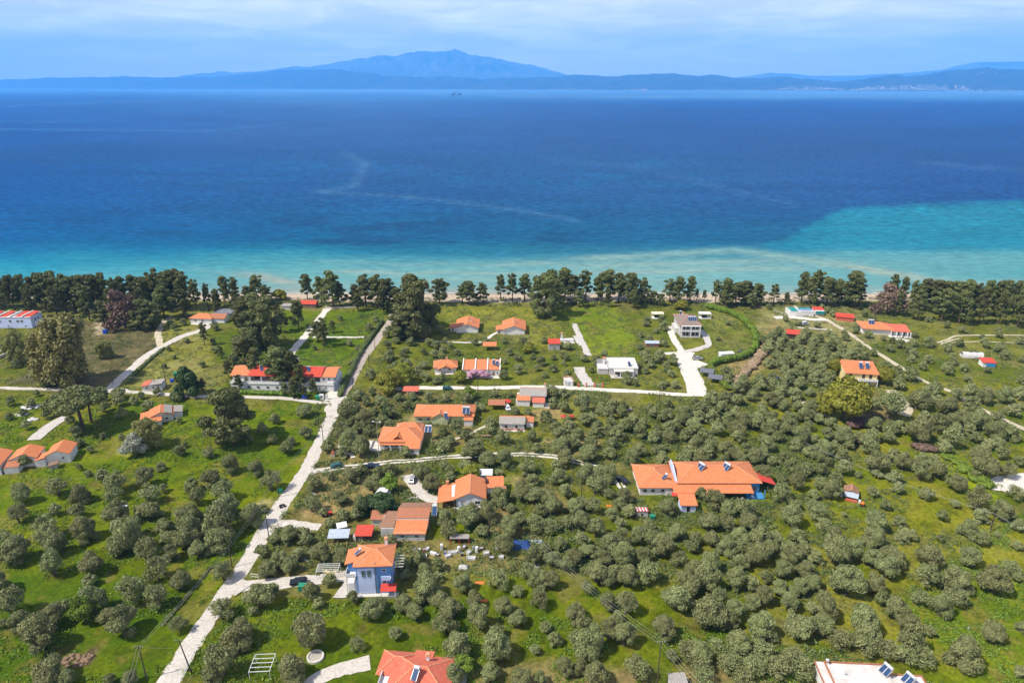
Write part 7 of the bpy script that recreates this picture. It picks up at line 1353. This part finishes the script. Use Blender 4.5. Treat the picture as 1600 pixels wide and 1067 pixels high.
# ------------------------------------------------------------ weeds, tall grass and low shrubs: nobody could count them
def weeds():
    rs = np.random.RandomState(8); zones = [([(-100,614),(530,636),(340,940),(225,1100),(-100,1100)], 5200, .5, 'bright_leaf'), ([(380,930),(1300,1000),(1600,800),(1650,1090),(240,1090)], 5200, .5, 'bright_leaf'), ([(500,612),(1000,612),(1300,640),(1300,900),(640,900),(430,900),(420,830)], 13000, .9, 'shrub_leaf'),
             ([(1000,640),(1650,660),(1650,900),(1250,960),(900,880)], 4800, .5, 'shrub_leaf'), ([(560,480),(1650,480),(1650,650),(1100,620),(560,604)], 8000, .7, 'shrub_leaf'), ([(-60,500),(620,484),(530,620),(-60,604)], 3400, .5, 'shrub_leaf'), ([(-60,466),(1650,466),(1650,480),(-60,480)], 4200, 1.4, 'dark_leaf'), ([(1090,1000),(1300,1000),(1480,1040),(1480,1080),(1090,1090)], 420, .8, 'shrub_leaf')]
    groups = {}
    nz = VN(44)
    for P, n, hgt, m in zones:
        W = GN(P); x0, y0 = W.min(0); x1, y1 = W.max(0); X = rs.uniform(x0, x1, n*4); Y = rs.uniform(y0, y1, n*4); k = inpoly(X, Y, W) & (nz(X/9, Y/9, 3) > .46); X, Y = X[k][:n], Y[k][:n]
        for x, y in zip(X, Y):
            if near_road(x, y, -.1) or in_building(x, y, .3, False): continue
            r = rs.uniform(.3, 1.1)*(1.5 if m == 'shrub_leaf' and rs.rand() < .22 else 1); q = rs.randint(10, 22); d = rs.randn(q, 3); d /= np.linalg.norm(d, axis=1, keepdims=True); d[:, 2] = abs(d[:, 2]); Pn = np.array([x, y, 0])+d*np.array([r, r, hgt*r*1.0])
            V, F = leaves(Pn, d, .22 if r < 1 else .36, rs, .9); groups.setdefault(m, []).append((V, F, rs.rand(q)*.6+.4*rs.rand()))
    for m, L in groups.items():
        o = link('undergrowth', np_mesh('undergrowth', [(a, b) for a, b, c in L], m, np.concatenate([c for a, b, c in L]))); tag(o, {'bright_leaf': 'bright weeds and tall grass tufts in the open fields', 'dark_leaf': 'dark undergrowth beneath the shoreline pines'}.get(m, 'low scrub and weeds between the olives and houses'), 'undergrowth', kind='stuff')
weeds()
# ------------------------------------------------------------ hedges
def hedge(pts, w, h, m, label, name='hedge', leaf=.4, dens=14, seed=1, bump=.35, group=None):
    W = [G(*p) for p in pts]; rs = np.random.RandomState(seed); L = []; 
    for a, b in zip(W[:-1], W[1:]):
        n = max(1, int((b-a).length/(w*.55)))
        for k in range(n): p = a.lerp(b, k/n); L.append(((p.x+rs.randn()*w*.06, p.y+rs.randn()*w*.06, h*.48), (w*.55*rs.uniform(1-bump*.5, 1+bump*.5), w*.55, h*.54*rs.uniform(1-bump*.6, 1+bump*.3))))
    o0 = np.array(W[0]); tot = sum((b-a).length for a, b in zip(W[:-1], W[1:])); ch, var = lobed(rs, L, int(tot*dens*(w+2*h)), leaf, .5, core=.86, depth=.2); ch = [(v-o0, f) for v, f in ch]
    o = link(name, np_mesh(name, ch, m, var), None, W[0]); tag(o, label, 'hedge', group)
    for a, b in zip(W[:-1], W[1:]): ROADSEG.append((a.x, a.y, b.x, b.y, w/2))
hedge([(1104,482),(1122,486),(1140,491),(1154,498),(1166,507),(1176,518),(1181,532),(1180,546),(1172,555),(1156,562),(1136,566),(1118,569),(1108,574)], 2.8, 3.4, 'bright_leaf', 'tall clipped bright green hedge curving around the grey-brown villa lawn', seed=3, leaf=.36)
hedge([(1110,576),(1118,588),(1126,598),(1134,607),(1139,612)], 2.4, 2.6, 'bright_leaf', 'lower clipped green hedge running down beside the dark carports', seed=4, leaf=.36)
hedge([(531,620),(541,598),(553,572),(566,547),(582,525),(598,502)], 2.2, 2.0, 'shrub_leaf', 'green hedge along the left side of the lane above the crossroads', seed=5)
hedge([(345,612),(380,614),(420,616),(470,618)], 2.4, 1.6, 'bright_leaf', 'low green hedge in front of the long white hotel', seed=6)
hedge([(200,598),(214,582),(236,561),(258,544)], 1.4, 1.0, 'shrub_leaf', 'low dark hedge along the left edge of the pale side road', seed=7)
hedge([(1150,604),(1164,584),(1180,566),(1196,548),(1202,530)], 4.0, 2.2, 'dry_leaf', 'belt of dry tan reeds outside the clipped hedge', 'reed_belt', seed=8, bump=.9)
hedge([(1480,716),(1496,724),(1512,738),(1530,752),(1548,766)], 4.6, 1.8, 'bright_leaf', 'mound of vivid green brambles left of the pale sand patch', 'bramble_bank', seed=9, bump=.9)
hedge([(1336,690),(1360,684),(1380,690)], 5, 2.4, 'brown_twig', 'tangle of leafless brown brush below the yellow-green tree', 'brush_thicket', seed=10, bump=.9)
hedge([(1330,668),(1350,662),(1366,668)], 5, 2.6, 'brown_twig', 'purplish leafless thicket right of the yellow-green tree', 'brush_thicket', seed=11, bump=.9)
hedge([(1430,700),(1455,704),(1476,712)], 4, 2.0, 'brown_twig', 'greyish leafless brush beside the vivid bramble bank', 'brush_thicket', seed=12, bump=.9)
hedge([(90,598),(120,604),(150,606)], 3, 1.2, 'brown_twig', 'brown scrub under the huge eucalyptus', 'brush_thicket', seed=13, bump=.9)
hedge([(255,975),(290,935),(330,885)], 1.2, .5, 'shrub_leaf', 'weedy verge along the left edge of the lower road', 'verge', seed=14, bump=.9)
